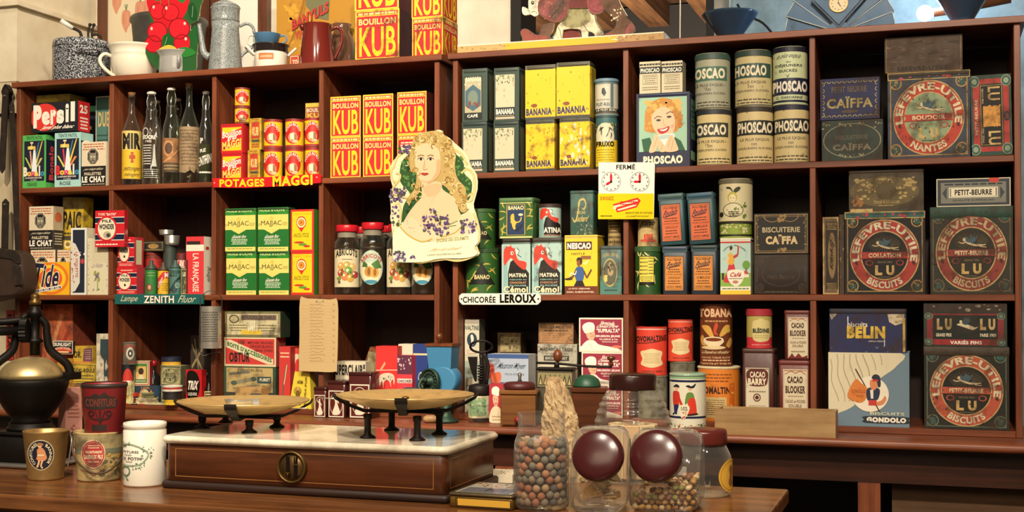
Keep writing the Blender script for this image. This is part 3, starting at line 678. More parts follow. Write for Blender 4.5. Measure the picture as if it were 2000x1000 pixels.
def lu(title, bot, bg, ring, inner, let, corner, wear=0, top=None, banner=None):
    banner = banner or ring
    def f(a):
        v0 = .0
        a.R(0, 0, 1, 1, bg); a.K(.03, .03, .97, .97, .012, corner)
        for u in (.1, .9):
            for v in (.12, .9):
                a.O(u, v, .075, .075, .22, corner, 20); a.E(u, v, .045, .045, '2f5a52', 14); a.B(u-.05, v-.05, u+.05, v+.05, 6, corner, .025, int(u*10+v*7))
        a.E(.5, .53, .435, .435, 'bfa06a', 56); a.E(.5, .53, .42, .42, ring, 56); a.E(.5, .53, .3, .3, 'bfa06a', 48); a.E(.5, .53, .285, .285, inner, 48)
        a.A('LEFEVRE-UTILE', .5, .53, .325, .325, 192, -14, .25, let, 4); a.A(bot, .5, .53, .395, .395, 234, 306, .19, let, 4, True)
        for u in (.145, .855): a.B(u-.015, .6, u+.015, .64, 5, '3a2c20', .022, 6)
        for i in range(28):
            t = math.radians(i*360/28); a.W([.5+.07*math.cos(t), .4-.035*math.sin(t), .5+.2*math.cos(t), .4-.1*math.sin(t)], .003, '8a7a52')
        a.C([.42, .395, .48, .40, .55, .425, .63, .435, .67, .43, .66, .445, .56, .455, .49, .44, .44, .42], 'd8c098'); a.W([.44, .405, .39, .42, .345, .405], .012, 'd8c098', 3); a.W([.56, .44, .62, .46, .68, .465], .012, 'cdb48c', 3); a.E(.415, .378, .02, .02, 'd8bf98', 12); a.C([.44, .40, .43, .345, .47, .36, .49, .315, .53, .35, .58, .34, .56, .39, .52, .415], '46606a'); a.W([.46, .4, .56, .43, .6, .41], .01, '46606a', 3)
        a.G([.2, .49, .8, .49, .77, .53, .8, .57, .2, .57, .23, .53], banner); a.T(title, .3, .505, .7, .555, 'e0d2a8', 3)
        for s in (-1, 1): a.O(.5+s*.19, .62, .05, .035, .3, banner, 16)
        a.T('GRAND PRIX', .41, .6, .6, .625, '8a7a58', 1); a.T('L', .38, .65, .47, .77, 'cba968', 6); a.T('U', .52, .65, .62, .77, 'cba968', 6)
        if top: a.R(0, 0, 1, .085, top); a.K(0, 0, 1, .085, .01, 'c9a860'); a.B(.1, .02, .9, .07, 10, 'b8434a', .035, 4)
        if wear: a.B(.02, .02, .98, .98, wear*2, '4a3a2a', .013, wear)
        a.L(.42, .785, .58, .8, 1, '8a7a58')
    return f
def poulain(c, n):
    def f(a):
        a.R(.0, .0, 1, .13, '2c4650'); a.R(.08, .2, .86, .93, '1c2226'); a.R(.1, .215, .84, .915, c); a.K(.13, .235, .81, .895, .012, '7a5a2a')
        a.T('PULVÉRISÉ', .2, .25, .76, .3, '3a2412', 2); a.T('Poulain', .15, .3, .8, .44, '1f2038', 2, sh=.2, rise=.35); a.W([.18, .46, .7, .4], .012, '1f2038'); a.L(.2, .46, .74, .56, 2, '4a2c14', .4, n); a.T('POUDRE SOLUBILISÉE', .17, .56, .78, .6, '4a2c14', 1)
        a.T('LE MEILLEUR' if n % 2 else 'CHOCOLAT', .22, .63, .74, .68, '3a2412', 2); a.L(.2, .7, .74, .8, 2, '4a2c14', .4, n+1); a.T('GOUTEZ ET COMPAREZ', .17, .82, .78, .865, '2a1c10', 2)
    return f
def matina(small=0):
    def f(a):
        a.R(0, .1, 1, 1, 'a9c6bd'); a.R(.06, .13, .2, .97, '86b0ac'); a.G([.22, .62, .3, .42, .4, .38, .8, .52, .95, .62, .95, .97, .22, .97], '1a1512')
        a.C([.06, .36, .1, .18, .3, .14, .44, .2, .5, .28, .58, .38, .84, .42, .86, .5, .78, .56, .54, .47, .34, .35, .22, .4, .1, .48], 'd2402e'); a.G([.08, .2, .18, .12, .22, .2, .32, .1, .36, .19, .46, .16, .46, .26], 'd2402e'); a.E(.36, .26, .05, .035, WHT, 14); a.E(.37, .26, .022, .018, BLK, 10); a.G([.5, .19, .62, .23, .52, .3], WHT); a.W([.54, .16, .62, .22, .56, .29, .68, .33], .012, BLK)
        if small: a.T('ATINA', .22, .7, .98, .86, WHT, 5); a.L(.2, .9, .95, .96, 1, 'c08a70'); return
        a.T('MATINA', .26, .62, .88, .69, 'efe0c0', 4); a.T('DÉJEUNER AU', .28, .72, .86, .75, '8fc0b4', 2); a.T('CHOCOLAT', .28, .77, .86, .805, 'e0a878', 2); a.T('EN POUDRE', .28, .825, .86, .855, '8fc0b4', 2); a.T('Cémoi', .08, .85, .92, .965, BLK, 9); a.T('Cémoi', .08, .85, .92, .965, 'efd9b0', 4)
    return f
def leaves(a, box, n, seed=3, c='b9a545', asp=.8):
    rnd = random.Random(seed)
    for i in range(n):
        u, v, t = rnd.uniform(box[0], box[2]), rnd.uniform(box[1], box[3]), rnd.uniform(0, 2*PI); L_ = .13
        pts = [(u+L_*k*math.cos(t)-w_*math.sin(t), v+(L_*k*math.sin(t)+w_*math.cos(t))*asp) for k, w_ in ((-1, 0), (-.4, .035), (.3, .03), (1, -.03), (.3, -.01), (-.4, -.005))]; a.G(pts, c)
def banao(a): a.R(0, .03, 1, .97, '2c5a24'); leaves(a, (.06, .1, .94, .92), 16); a.G([.1, .78, .47, .3, .86, .78], '141a12'); a.T('BANAO', .26, .57, .7, .67, 'd3c58c', 4)
def banaob(a):
    a.R(0, 0, 1, 1, '2c5a24'); leaves(a, (.06, .16, .16, .9), 7, 5); leaves(a, (.84, .16, .94, .9), 7, 6); a.R(.22, .17, .77, .92, 'c7a445'); a.R(.24, .18, .75, .91, '1d3557'); a.T('BANAO', .27, .2, .73, .3, 'e8dc9c', 4); a.R(.03, .12, .97, .14, 'd8cf8a'); a.R(.03, .95, .97, .99, 'd8cf8a')
    a.C([.34, .52, .36, .42, .44, .4, .46, .55, .52, .6, .48, .7, .5, .8, .42, .76, .38, .66], 'd8b848'); a.W([.34, .6, .46, .62, .62, .58, .66, .48], .03, 'd8b848', 4); a.E(.64, .42, .07, .03, 'efe0b0'); a.G([.44, .8, .72, .62, .7, .7, .56, .84], '10203c')
def banaoy(a): a.R(0, 0, 1, 1, '234a20'); leaves(a, (.08, .1, .92, .94), 18, 7, 'd5cd86'); a.R(.16, .2, .72, .8, '16180f'); a.R(.18, .215, .7, .785, 'e3cf52'); [a.T('BANAO', .2, .23+.08*i, .48, .27+.08*i, '2a2a14', 3) for i in range(5)]; a.L(.5, .22, .69, .6, 6, '5a5424', .35); a.L(.2, .62, .66, .74, 3, '5a5424', .35); a.R(.18, .74, .7, .785, '16180f')
def gondolo(a):
    a.R(0, 0, 1, 1, '6d8595'); a.G([(min(1, max(0, u)), min(1, max(0, v))) for u, v in closed([(0, 0), (.9, 0), (.84, .18), (.7, .3), (.55, .42), (.42, .55), (.32, .72), (.14, .82), (.0, .84)], 4)], 'dfd4b4')
    for i in range(9):
        pts = [(-.0+.09*i+.012*k*(1.0)+.02*math.sin(k*.9+i), .02+.072*k) for k in range(10)]
        pts = [(u, v) for u, v in pts if u+v*.95 < .86 and u > 0]
        if len(pts) > 2: a.W(pts, .012, 'b8a680', 3)
    a.E(.52, .56, .23, .24, 'efe6cf', 36); a.W([.34, .22, .64, .8], .014, '4a2a1c'); a.C([.24, .56, .34, .36, .42, .42, .5, .5, .47, .62, .4, .68, .28, .64], 'd8803a', 3); a.T('GONDOLO', .29, .5, .46, .55, '9a4a1c', 2); a.T('PARIS', .35, .57, .44, .61, '9a4a1c', 1); a.B(.26, .42, .46, .66, 14, 'b8601f', .012)
    a.C([.48, .62, .48, .5, .56, .46, .64, .5, .62, .62, .58, .64, .52, .66], '22304c'); a.C([.52, .38, .58, .36, .62, .42, .58, .5, .53, .48], 'd88a5a'); a.C([.54, .34, .58, .29, .64, .32, .65, .44, .62, .46, .6, .38], '23283c'); a.R(.55, .36, .62, .385, 'c8342c'); a.C([.56, .68, .66, .64, .7, .58, .72, .62, .68, .69, .6, .71], 'd88a5a'); a.R(.5, .64, .6, .71, 'c83a34'); a.G([.52, .5, .56, .5, .56, .62, .53, .62], 'e8e0d0')
    a.T('BISCUITS', .52, .8, .94, .84, 'd8d8b8', 2); a.C([.46, .86, .97, .86, .985, .905, .97, .95, .46, .95, .445, .905], '1f2a34', 3); a.T('GONDOLO', .475, .87, .96, .94, WHT, 8)

# ================================================================ left unit, upper row
SOAP, BOT, CUBE = 'soap and paint boxes of the upper left bay', 'old bottles', 'stock cube boxes'
carton('paint_box', 'green-framed paint powder box with a tap and coloured jets, leftmost on the upper shelf|box', 43, 90, 264, S1, .008, .05, '57b558', bonalo('57b558', 'ORANGE', ('e8a890', 'b8c860', 'd8c060', 'c8c070', 'efe6d0')), side='161b30', sart=lambda a: (a.R(0, 0, 1, .09, '57b558'), a.R(0, .9, 1, 1, '57b558'), a.T('Bonalo', .3, .2, .75, .85, 'd84a4a', 5, rot=-90)))
carton('paint_box', 'pale blue-framed paint powder box with a tap and coloured jets, beside the green-framed one|box', 107, 158, 259, S1, .008, .062, 'a6d2cd', bonalo('a6d2cd', 'ROSE', ('d83a5a', 'd0d060', 'e8c84a', 'e88a4a', 'd8323a')), side='161b30', sart=lambda a: (a.R(0, 0, 1, .15, 'a6d2cd'), a.R(0, .9, 1, 1, 'a6d2cd'), a.E(.5, .2, .4, .06, WHT), a.T('Bonalo', .3, .3, .75, .85, 'd84a4a', 5, rot=-90)))
carton('soap_flake_box', 'black and cream cat soap flake box beside the pale blue paint box|box', 159.5, 207, 277, S1, .008, .06, CRM, lechat)
b1 = carton('support_box', 'plain dark carton behind the two paint boxes|box', 66, 160, 262, S1, .072, .07, '1c1a1e')
carton('washing_powder_box', 'black washing powder box with huge white letters over a red disc|box', 62, 153, 199, hz(100, 259, (P(100, 259, .02).x, .02))+.001, .012, .058, '15151b', persil, side=RED, sart=persils)
carton('flat_yellow_box', 'dusty yellow flat box lying behind the black washing powder box|box', 68, 136, 185, b1, .0725, .09, 'a8933c', lambda a: (a.R(0, .1, 1, .5, 'c2a83a'), a.L(.1, .15, .9, .45, 1, '4a3a1a')), 'old')
carton('paint_box', 'black paint powder box half hidden behind the washing powder box|box', 165, 188, 207, S1, .15, .06, '171b2c', lambda a: (a.R(0, 0, 1, .07, '57b58a'), a.G([.3, .3, .5, .5, .6, .8, .4, .6], 'e8dcc0'), a.G([.8, .5, .6, .7, .55, .9, .9, .6], 'c8c070'), a.R(.2, .24, .6, .28, 'e0c25a')))
carton('teal_packet', 'tall teal packet with cream capitals and a red foot, behind the cat soap flakes|packet', 187, 213.5, 188, S1, .125, .10, '527d74', lambda a: (a.K(0, 0, 1, 1, .05, CRM, .012), a.R(.05, .72, .95, .9, 'a8402c'), a.R(.3, .84, .95, .97, 'c8b890'), a.T('DUE', .18, .17, .98, .33, 'd8b878', 3), a.L(.1, .4, .9, .66, 5, '2c4a44', .3)))
GL0, GL1 = glass('clear_bottle_glass', 'f0f0e6', .6, .012), glass('green_bottle_glass', 'd8dec8', .5, .015)
CORK = mat('8a5f3c', 'matte')
def bottle(meta, x0, x1, yt, yb, Y, prof, gl, label=None, la=None, cap='cork', k='old', text=None, liquid=None, name='glass_bottle'):
    p = P((x0+x1)/2, 300, Y)
    for _ in range(3): r = halfw(x0, x1, p); p = P((x0+x1)/2, 300, Y+r)
    z = hz((x0+x1)/2, yt, p); H = z-S1; e = empty(name, meta, (p.x, p.y, S1)); g = Geo()
    g.lathe([(r*a, H*b) for a, b in prof], gl, 36, caps=(True, False)); g.build('bottle', e); fc = facing(p)
    top = prof[-1]
    if cap == 'cork': Geo().lathe([(r*top[0]*.8, H*(top[1]-.02)), (r*top[0]*1.15, H)], CORK, 14).build('cork', e)
    else:
        Geo().lathe([(r*top[0]*.9, H*top[1]), (r*top[0]*1.25, H*(top[1]+.008)), (r*top[0]*1.2, H*.99), (r*top[0]*.7, H)], ('f0ece0', 'gloss'), 16).build('stopper', e)
        q = Geo(); w_ = r*.42
        for s in (-1, 1): q.tube([(0+s*w_*.6, -.002, H*.985), (s*w_*1.15, -.004, H*.9), (s*w_*1.0, -.004, H*.83), (s*w_*.55, -.003, H*.80)], .0011, ('b8b4a8', 'metal'), 5, 3)
        q.build('wire_clasp', e, rz=fc+PI/2)
    if label:
        A = Art(); la(A); g = Geo(); z0, z1 = label; g.lathe([(r+.0003, H*(1-z1)), (r+.0003, H*(1-z0))], gl, 36, caps=(False, False)) if 0 else None
        g.cyl(A, r+.0003, H*(1-z1), H*(z1-z0), fc, k); g.build('label', e)
    if liquid: Geo().lathe([(r*.93, H*.012), (r*.93, H*liquid[0])], mat(liquid[1], 'gloss'), 28).build('liquid', e)
    return e
PA = [(.9, 0), (1, .015), (1, .5), (.94, .58), (.62, .68), (.36, .76), (.3, .86), (.3, .93), (.36, .935), (.36, .97)]
PB = [(.9, 0), (1, .015), (1, .52), (.93, .6), (.7, .67), (.56, .74), (.6, .78), (.55, .81), (.42, .86), (.36, .94), (.42, .945), (.42, .965)]
bottle('bottle with a yellow and black cleaner label and a cork, leftmost in the bottle bay|bottle', 238, 276, 181, 360, .012, PA, GL0, (.42, .94), lambda a: (a.R(0, 0, 1, 1, 'e0b82c'), a.R(0, 0, 1, .4, 'd9c06c'), a.T('MIR', .06, .05, .95, .38, BLK, 7), a.G([.5, .44, .62, .44, .58, .5, .68, .5, .68, .58, .58, .58, .62, .66, .44, .66, .48, .58, .38, .58, .38, .5, .48, .5, .44, .44], 'b0502a'), a.T('nettoyages', .06, .74, .95, .85, '3a2c14', 1, sh=.15), a.T('ménagers', .1, .86, .92, .96, '3a2c14', 1, sh=.15), a.R(0, .985, 1, 1, '4a4436')), k='paper')
bottle('clear swing-top bottle with white printed lettering, second in the bottle bay|bottle', 277, 314, 179, 360, .014, PB, GL0, (.36, .95), lambda a: (a.O(.2, .14, .14, .08, .2, 'd8d6cc', 20), a.T('SUCRE', .06, .2, .72, .27, WHT, 4), a.T('1935', .2, .29, .5, .33, WHT, 1), a.L(.08, .36, .5, .74, 8, 'd8d6cc', .35), a.G([.62, .36, .68, .36, .72, .6, .78, .76, .5, .76, .58, .6], 'c8c8c0'), a.L(.1, .8, .9, .98, 5, 'c8c6ba', .3)), 'wire', 'paper')
bottle('swing-top bottle with a worn orange-brown label, in the middle of the bottle bay|bottle', 317, 352, 171, 358, .022, PB, GL1, (.53, .88), lambda a: (a.R(0, 0, 1, 1, 'a07048'), a.E(.35, .3, .28, .24, 'c8905a', 20), a.E(.35, .3, .2, .17, '5a4030', 20), a.W([.1, .7, .5, .55, .95, .3], .06, 'd89a5a', 4), a.R(0, .72, 1, 1, '54422f'), a.L(.1, .76, .9, .95, 2, 'a08a5c')), 'wire')
bottle('tall corked bottle with a torn old tan label, fourth in the bottle bay|bottle', 350, 389, 163, 358, .018, PA, GL1, (.44, .90), lambda a: (a.G([0, 0, 1, 0, 1, .95, .85, .9, .75, 1, .55, .93, .3, 1, 0, .97], '9c8462'), a.L(.06, .05, .95, .85, 11, '6a5236', .3), a.B(0, .05, 1, .9, 10, '7a6242', .05)), 'cork', liquid=(.1, '3a1c10'))
bottle('swing-top bottle half full of greenish liquid, with white lettering|bottle', 388, 416, 178, 356, .06, PB, GL0, (.46, .94), lambda a: (a.T('P', .12, .1, .3, .22, WHT, 4), a.T('RE', .1, .34, .5, .42, WHT, 2, rise=.3), a.T('ENTHINE', .0, .48, .98, .68, WHT, 3, rise=.6), a.L(.05, .82, .95, .92, 1, WHT, .4)), 'wire', 'paper', liquid=(.42, '3a4020'))
for px, yt, Y in ((306, 196, .16), (347, 192, .17)): bottle('plain clear bottle standing at the back of the bottle bay|bottle|bottles at the back of the bottle bay', px-14, px+14, yt, 350, Y, PB, GL0, cap='wire')
# stock cubes and soup tins
z = carton('stock_box', 'red and yellow beef stock tin, lower of the pair in the soup bay|tin', 433, 473, 299, S1, .008, .045, RED, maggi, 'tin', side='b8242a')
carton('stock_box', 'red and yellow beef stock tin, upper of the pair in the soup bay|tin', 432, 474, 242, z, .008, .045, RED, maggi, 'tin', side='b8242a')
z2 = hz(455, 243, P(455, 243, .02))
z2 = max(z, P(453, 242, .008).z)+.001
z3 = can('stock_cube_tin', 'small round stock tin standing on the red and yellow stock tin|tin', 457, 488, 211, z2, .010, YEL, poule(.06, 5), k='worn', rim='8a3a28')
can('stock_cube_tin', 'small round stock tin at the top of the soup bay stack|tin', 457, 488, 173, z3, .010, YEL, poule(.06), rim='8a3a28')
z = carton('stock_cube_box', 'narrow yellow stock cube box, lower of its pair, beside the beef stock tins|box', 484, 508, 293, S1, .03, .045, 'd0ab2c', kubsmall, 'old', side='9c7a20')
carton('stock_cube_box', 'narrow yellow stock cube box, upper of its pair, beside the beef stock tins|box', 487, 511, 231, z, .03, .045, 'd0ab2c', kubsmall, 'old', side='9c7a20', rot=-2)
for i, (x0, x1, ya, yb, w) in enumerate(((514, 552, 292, 235, 'first column of soup tins'), (556, 593, 291, 234, 'second column of soup tins'), (593, 631, 289, 232, 'third column of soup tins'))):
    z = can('soup_tin', f'round red and yellow soup tin, lower one in the {w}|tin', x0, x1, ya, S1, .012+(.05 if i == 2 else 0), YEL, poule(0, 6*(i == 1)), k='tin', rim='8a3028')
    z = can('soup_tin', f'round red and yellow soup tin, upper one in the {w}|tin', x0, x1, yb, z, .012+(.05 if i == 2 else 0), YEL, poule(0), rim='8a3028')
carton('stock_cube_box', 'yellow-topped stock cube box on the soup tins, half hidden by the divider|box', 597, 632, 201, z, .075, .06, 'c9a830', lambda a: (a.R(0, 0, 1, .25, 'd8c04a'), a.R(.05, .28, .97, 1, 'a04a28'), a.T('BOUILLON', .08, .35, 1.2, .62, CRM, 3), a.T('KUB', .1, .68, 1.1, 1, 'd8b04a', 5)), rot=2)
for x0, x1, ya, yb, nm, bk in ((645.5, 704.5, 267, 188, 'first', 0), (709, 768, 265, 184, 'second', 0), (776, 833, 262, 179, 'third', 1)):
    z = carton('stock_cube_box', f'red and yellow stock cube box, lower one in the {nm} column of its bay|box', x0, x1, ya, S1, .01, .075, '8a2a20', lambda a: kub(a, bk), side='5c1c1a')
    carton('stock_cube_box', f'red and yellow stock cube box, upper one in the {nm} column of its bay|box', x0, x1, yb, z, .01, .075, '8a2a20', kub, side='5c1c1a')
def sign(a, words, c, bg): a.R(0, 0, 1, 1, bg)
o = block('shelf_sign', 'curved red enamel strip sign with yellow capitals on the soup bay shelf edge|sign', [415, 348, 520, 346, 623, 339, 627, 343, 626, 357, 560, 363, 480, 367, 416, 366], -.012, .006, 'd0232a', lambda a: (a.W([430, 359.5, 430, 362], 1.5, WHT), a.T('POTAGES', 429, 349.5, 518, 365, 'f2d22c', 4, rise=.08), a.T('MAGGI', 534, 342.5, 611, 363, 'f2d22c', 4, rise=.18), a.E(419, 357, 1.3, 1.3, 'e8d8c8', 8), a.E(619, 346, 1.3, 1.3, 'e8d8c8', 8)), k='enamel')
# ================================================================ left unit, middle row
z = carton('soap_flake_box', 'black and cream cat soap flake box, lower one beside the orange washing powder|box', 60, 108, 488, S2, .02, .06, CRM, lechat, side='2a2622')
carton('soap_flake_box', 'black and cream cat soap flake box, lower back one by the tall dark violet box|box', 111, 137, 488, S2, .03, .06, CRM, lambda a: (lechat(a)))
carton('soap_flake_box', 'black and cream cat soap flake box on top of the pair in the middle row|box', 57, 104, 403, z, .02, .05, CRM, lechat, side='b9aa8a', sart=lambda a: (a.R(0, .55, 1, 1, '2a2622'), a.L(.1, .6, .9, .9, 5, 'c8bda2'), a.E(.5, .25, .35, .12, 'c8643c')))
carton('cleaning_powder_box', 'yellow cleaning powder box with tall black capitals, behind the cat soap flakes|box', 120, 161, 386, z, .085, .05, 'd0b02c', lambda a: (a.R(0, 0, 1, .22, '8a7c48'), a.T('PAIC', .04, .27, .9, .62, BLK, 4), a.L(.1, .66, .9, .72, 1, '3a3414', .6), a.R(0, .74, 1, .82, '4a4638'), a.E(.3, .9, .2, .07, 'e8dca0'), a.E(.3, .9, .1, .04, '8a6a2a')), 'old', ry=2)
carton('washing_powder_box', 'orange swirled washing powder box with slanting navy letters|box', 62, 136, 512, S2, .003, .014, 'f0b41c', tide, side='8a5a20')
carton('violet_soap_box', 'tall white-edged navy box with a pale ribbon band, beside the orange washing powder|box', 138.5, 169, 445, S2, .008, .10, 'dcd8cc', violetd, side='dcd2b4')
z = carton('violet_soap_box', 'tall cream box with a violet posy on the front, beside the navy box|box', 171, 211, 465, S2, .004, .06, 'd8cfae', violetl)
o = carton('battery_box', 'red, white and blue battery box standing out in front of the bay divider|box', 186, 243, 411, hz(214, 482, (P(214, 482, -.03).x, -.03)), -.02, .0185, RED, wonder(1), 'gloss', side='a8252a')
z = carton('battery_box', 'red battery box with a cream oval, lower one of the two by the divider|box', 228, 267, 523, S2, .006, .05, RED, wonder(0), 'gloss', side='b8404a')
carton('battery_box', 'red battery box with a cream oval, upper one of the two by the divider|box', 230, 262, 463, z, .006, .05, RED, wonder(0), 'gloss', side='c03840', sart=lambda a: a.R(.2, .1, .8, .9, 'd8cfa8'))
carton('battery_box', 'dark red battery box set behind the lower front one|box', 268, 283, 523, S2, .07, .05, 'a0343c', lambda a: (a.R(0, 0, .3, 1, 'c03038'), a.R(.5, 0, .7, 1, '7c2c3c')))
def cone(meta, x0, x1, yt, ysh, Y, c, art, top, capc=None, sh='old', name='spray_tin'):
    p = P((x0+x1)/2, 500, Y)
    for _ in range(3): r = halfw(x0, x1, p); p = P((x0+x1)/2, 500, Y+r)
    z = hz((x0+x1)/2, yt, p); zs = hz((x0+x1)/2, ysh, p); e = empty(name, meta, (p.x, p.y, S2)); H = zs-S2
    g = Geo(); g.lathe([(r, 0), (r, H)], (c, 'tin'), caps=(True, True), sm=False); A = Art(); art(A); g.cyl(A, r+.0002, 0, H, facing(p), 'tin'); g.build('body', e)
    g = Geo(); T_ = z-S2; g.lathe([(r+.0006, H+.0002), (r*.9, H+(T_-H)*.25), (r*.35, H+(T_-H)*.6), (r*.35, T_-.002), (r*.2, T_)], (top, 'tin')); g.build('cone_top', e)
cone('green round tin with a small portrait medallion, beside the battery boxes|tin', 283, 308, 508, 527, .012, '2f7a3a', lambda a: (a.L(.2, .08, .8, .3, 2, '8ab06a', .3), a.E(.36, .72, .26, .17, '6a4a30'), a.E(.36, .7, .12, .09, 'c89878')), '3a4438')
cone('yellow and red cone-topped oil tin, next to the green one|tin', 308, 330, 512, 529, .012, 'e0b42c', lambda a: (a.G([0, .35, .45, .05, 1, .05, 1, .3, .6, .3, .0, .85], 'c8302a'), a.T('M', .62, .08, .95, .28, WHT, 5), a.T('CANO', .05, .36, .45, .62, WHT, 3, rise=1), a.L(.35, .5, .9, .85, 5, '7a5a1a', .3)), '4a3a2c')
cone('teal cone-topped tin with dark lozenges, next to the yellow and red one|tin', 331, 354, 508, 524, .012, '4f7a74', lambda a: (a.T('CORDON', .05, .08, .95, .2, '1c2a2c', 3), a.T('BLEU', .05, .22, .6, .32, '1c2a2c', 3), a.W([.0, .9, .5, .5, 1, .3], .1, '24393a'), a.E(.4, .8, .25, .14, '2a4446'), a.T('COR', .5, .55, .95, .75, '9ab8a8', 3)), '3a5450')
z = carton('patterned_packet', 'green patterned packet half hidden behind the red and white box|packet', 353, 366, 524, S2, .02, .05, '4a5a3a', lambda a: (a.K(.05, .03, .95, .97, .06, 'b8a86a', .03), a.T('LE', .3, .15, .75, .3, CRM, 4), a.B(.1, .4, .9, .9, 9, 'a8a070', .12)), 'old')
can('oil_can', 'dark green round can with a stack of metal cups on it|can', 318, 346, 481, S2, .09, '3a463e')
zb = hz(332, 481, (P(332, 481, .10).x, .10))+.002
def cup(meta, x0, x1, yt, base, Y):
    p = P((x0+x1)/2, 470, Y)
    for _ in range(3): r = halfw(x0, x1, p); p = P((x0+x1)/2, 470, Y+r)
    z = hz((x0+x1)/2, yt, p)-base; e = Geo(); e.lathe([(r*.85, 0), (r*.93, z*.3), (r*.9, z*.34), (r*.97, z*.62), (r*.93, z*.66), (r, z*.97), (r*.97, z), (r*.9, z*.9), (r*.8, .004), (0.0005, .003)], ('b9b7ac', 'metal')); o = e.build('metal_cup', None, (p.x, p.y, base)); tag(o, meta); return base+z
p = P(332, 470, .09)
za = cup('ribbed metal cup, lower of two stacked on the dark green can|cup', 320, 352, 460, zb, .085); cup('ribbed metal cup, upper of two, tilted behind the other|cup', 310, 340, 449, za+.0005, .085)
e = empty('dark_jar', 'dark brown jar with a screw lid, under the red-banded tin|jar', (P(300, 500, .10).x, .12, S2)); Geo().lathe([(.03, 0), (.032, .01), (.032, .04), (.028, .048)], ('3a2a20', 'gloss')).build('jar', e); Geo().lathe([(.031, .0482), (.031, .058), (.02, .06)], ('6a5a4a', 'tin')).build('lid', e)
z = can('lidded_tin', 'dark oval-lidded tin with a red band, stacked on the dark brown jar|tin', 281, 319, 492, S2+.0604, .09, '7a3028', lambda a: a.R(0, .3, 1, .7, 'b0302c'), lid='8a2c28', lh=6)
carton('small_dark_tin', 'small dark tin with a gold picture label, topmost behind the green tin|tin', 279, 320, 471, z, .085, .05, '2c2a24', lambda a: (a.K(.05, .1, .95, .9, .03, '8a7a4a', .06), a.E(.5, .5, .25, .25, 'a8864a'), a.L(.1, .75, .9, .9, 1, '8a7a4a')), 'old')
e = can('lacquer_tin', 'small red and white lettered tin with a yellow foot, by the tall red box|tin', 345, 364, 495, S2, .05, 'd8a828', lambda a: (a.R(0, .0, 1, .6, 'c8302c'), a.T('CANO', .05, .1, .95, .4, WHT, 4), a.B(.1, .55, .9, .7, 4, 'e8b83a', .15)), lid='6a2a28', lh=12)
carton('red_food_box', 'tall red and white box with lettering running down its front, by the bay side|box', 363.5, 398, 462, S2, .006, .05, 'd8343a', lambda a: (a.R(.04, .08, .8, .14, '2a1a18'), a.R(.0, .14, 1, .25, 'efe2cc'), a.R(.0, .0, 1, .0, WHT), a.T('LA FRANÇAISE', .3, .29, .72, .95, 'f2dcc8', 2, rot=90), a.R(.02, .4, .1, .98, '3a1a18')), side='efe6d0', sart=lambda a: (a.T('Bougie', .3, .5, .8, .8, '3a342a', 1, rot=90, sh=.2), a.E(.4, .2, .2, .03, 'c8302a')))
block('shelf_sign', 'teal strip sign with script and block lettering on the battery bay shelf edge|sign', [224, 574.5, 397, 574.5, 397, 594, 224, 594], -.010, .006, '23615c', lambda a: (a.T('Lampe', 234, 577, 273, 592, 'd8cfae', 0, sh=.2), a.T('ZENITH', 283, 578, 342, 592.5, BLK, 6), a.T('ZENITH', 282, 577.5, 341, 592, WHT, 3), a.T('Fluor', 348, 577, 386, 591, 'd8cfae', 0, sh=.2)), k='enamel')
for c, (x0, x1) in enumerate(((440, 499), (504, 563))):
    w = ('at the bay side', 'beside the red-edged oil tins')[c]
    z = tin('olive_oil_tin', f'green and yellow olive oil tin, lower one in the column {w}|tin', x0+2, x1+1, 491, S2, .008, .045, '3a7a34', majjac, '2a4a28', 5, .004, side=1)
    tin('olive_oil_tin', f'green and yellow olive oil tin, upper one in the column {w}|tin', x0, x1, 407 if c == 0 else 405, z, .008, .045, '3a7a34', majjac, '2a4a28', 5, .004)
z = carton('oil_tin', 'yellow oil tin with a red border and red heart emblem, lower of the pair|tin', 568.5, 613, 492, S2, .008, .04, 'd8322c', nolitol, 'tin', side='4a8a34')
carton('oil_tin', 'yellow oil tin with a red border and red heart emblem, upper of the pair|tin', 568, 613, 409, z, .008, .04, 'd8322c', nolitol, 'tin', side='4a8a34')
def fruitjar(meta, x0, x1, yt, Y, alt, lab=True):
    p = P((x0+x1)/2, 500, Y)
    for _ in range(3): r = halfw(x0, x1, p); p = P((x0+x1)/2, 500, Y+r)
    z = hz((x0+x1)/2, yt, p); H = z-S2; e = empty('fruit_jar', meta, (p.x, p.y, S2))
    Geo().lathe([(r*.92, 0), (r, .004), (r, H*.70), (r*.95, H*.76), (r*.74, H*.81), (r*.74, H*.90)], GL1, caps=(True, False)).build('jar', e)
    Geo().lathe([(r*.9, .004), (r*.95, .008), (r*.95, H*.66), (r*.8, H*.72)], ('3a2010', 'gloss')).build('fruit_syrup', e)
    Geo().lathe([(r*.76, H*.82), (r*.76, H*.9)], ('8a8270', 'tin'), caps=(False, False)).build('neck_band', e)
    Geo().lathe([(r*.86, H*.902), (r*.88, H*.91), (r*.88, H*.985), (r*.84, H), (r*.7, H)], ('c8202c', 'plastic')).build('lid', e)
    if lab:
        A = Art(); abricot(alt)(A); g = Geo(); g.cyl(A, r+.0003, H*.09, H*(.43 if not alt else .43)+.03, facing(p), 'paper'); g.build('label', e)
fruitjar('red-lidded jar of apricots with a square fruit label, first in the jar bay|jar', 653, 703, 440, .02, 0)
fruitjar('red-lidded jar of apricots with an oval blue-green label, second in the jar bay|jar', 703, 753, 435, .02, 1)
fruitjar('red-lidded jar of apricots with a square fruit label, behind the portrait cut-out edge|jar', 755, 803, 438, .02, 0)
fruitjar('red-lidded jar of apricots with an oval label, at the bay side below the portrait cut-out|jar', 804, 851, 438, .02, 1)
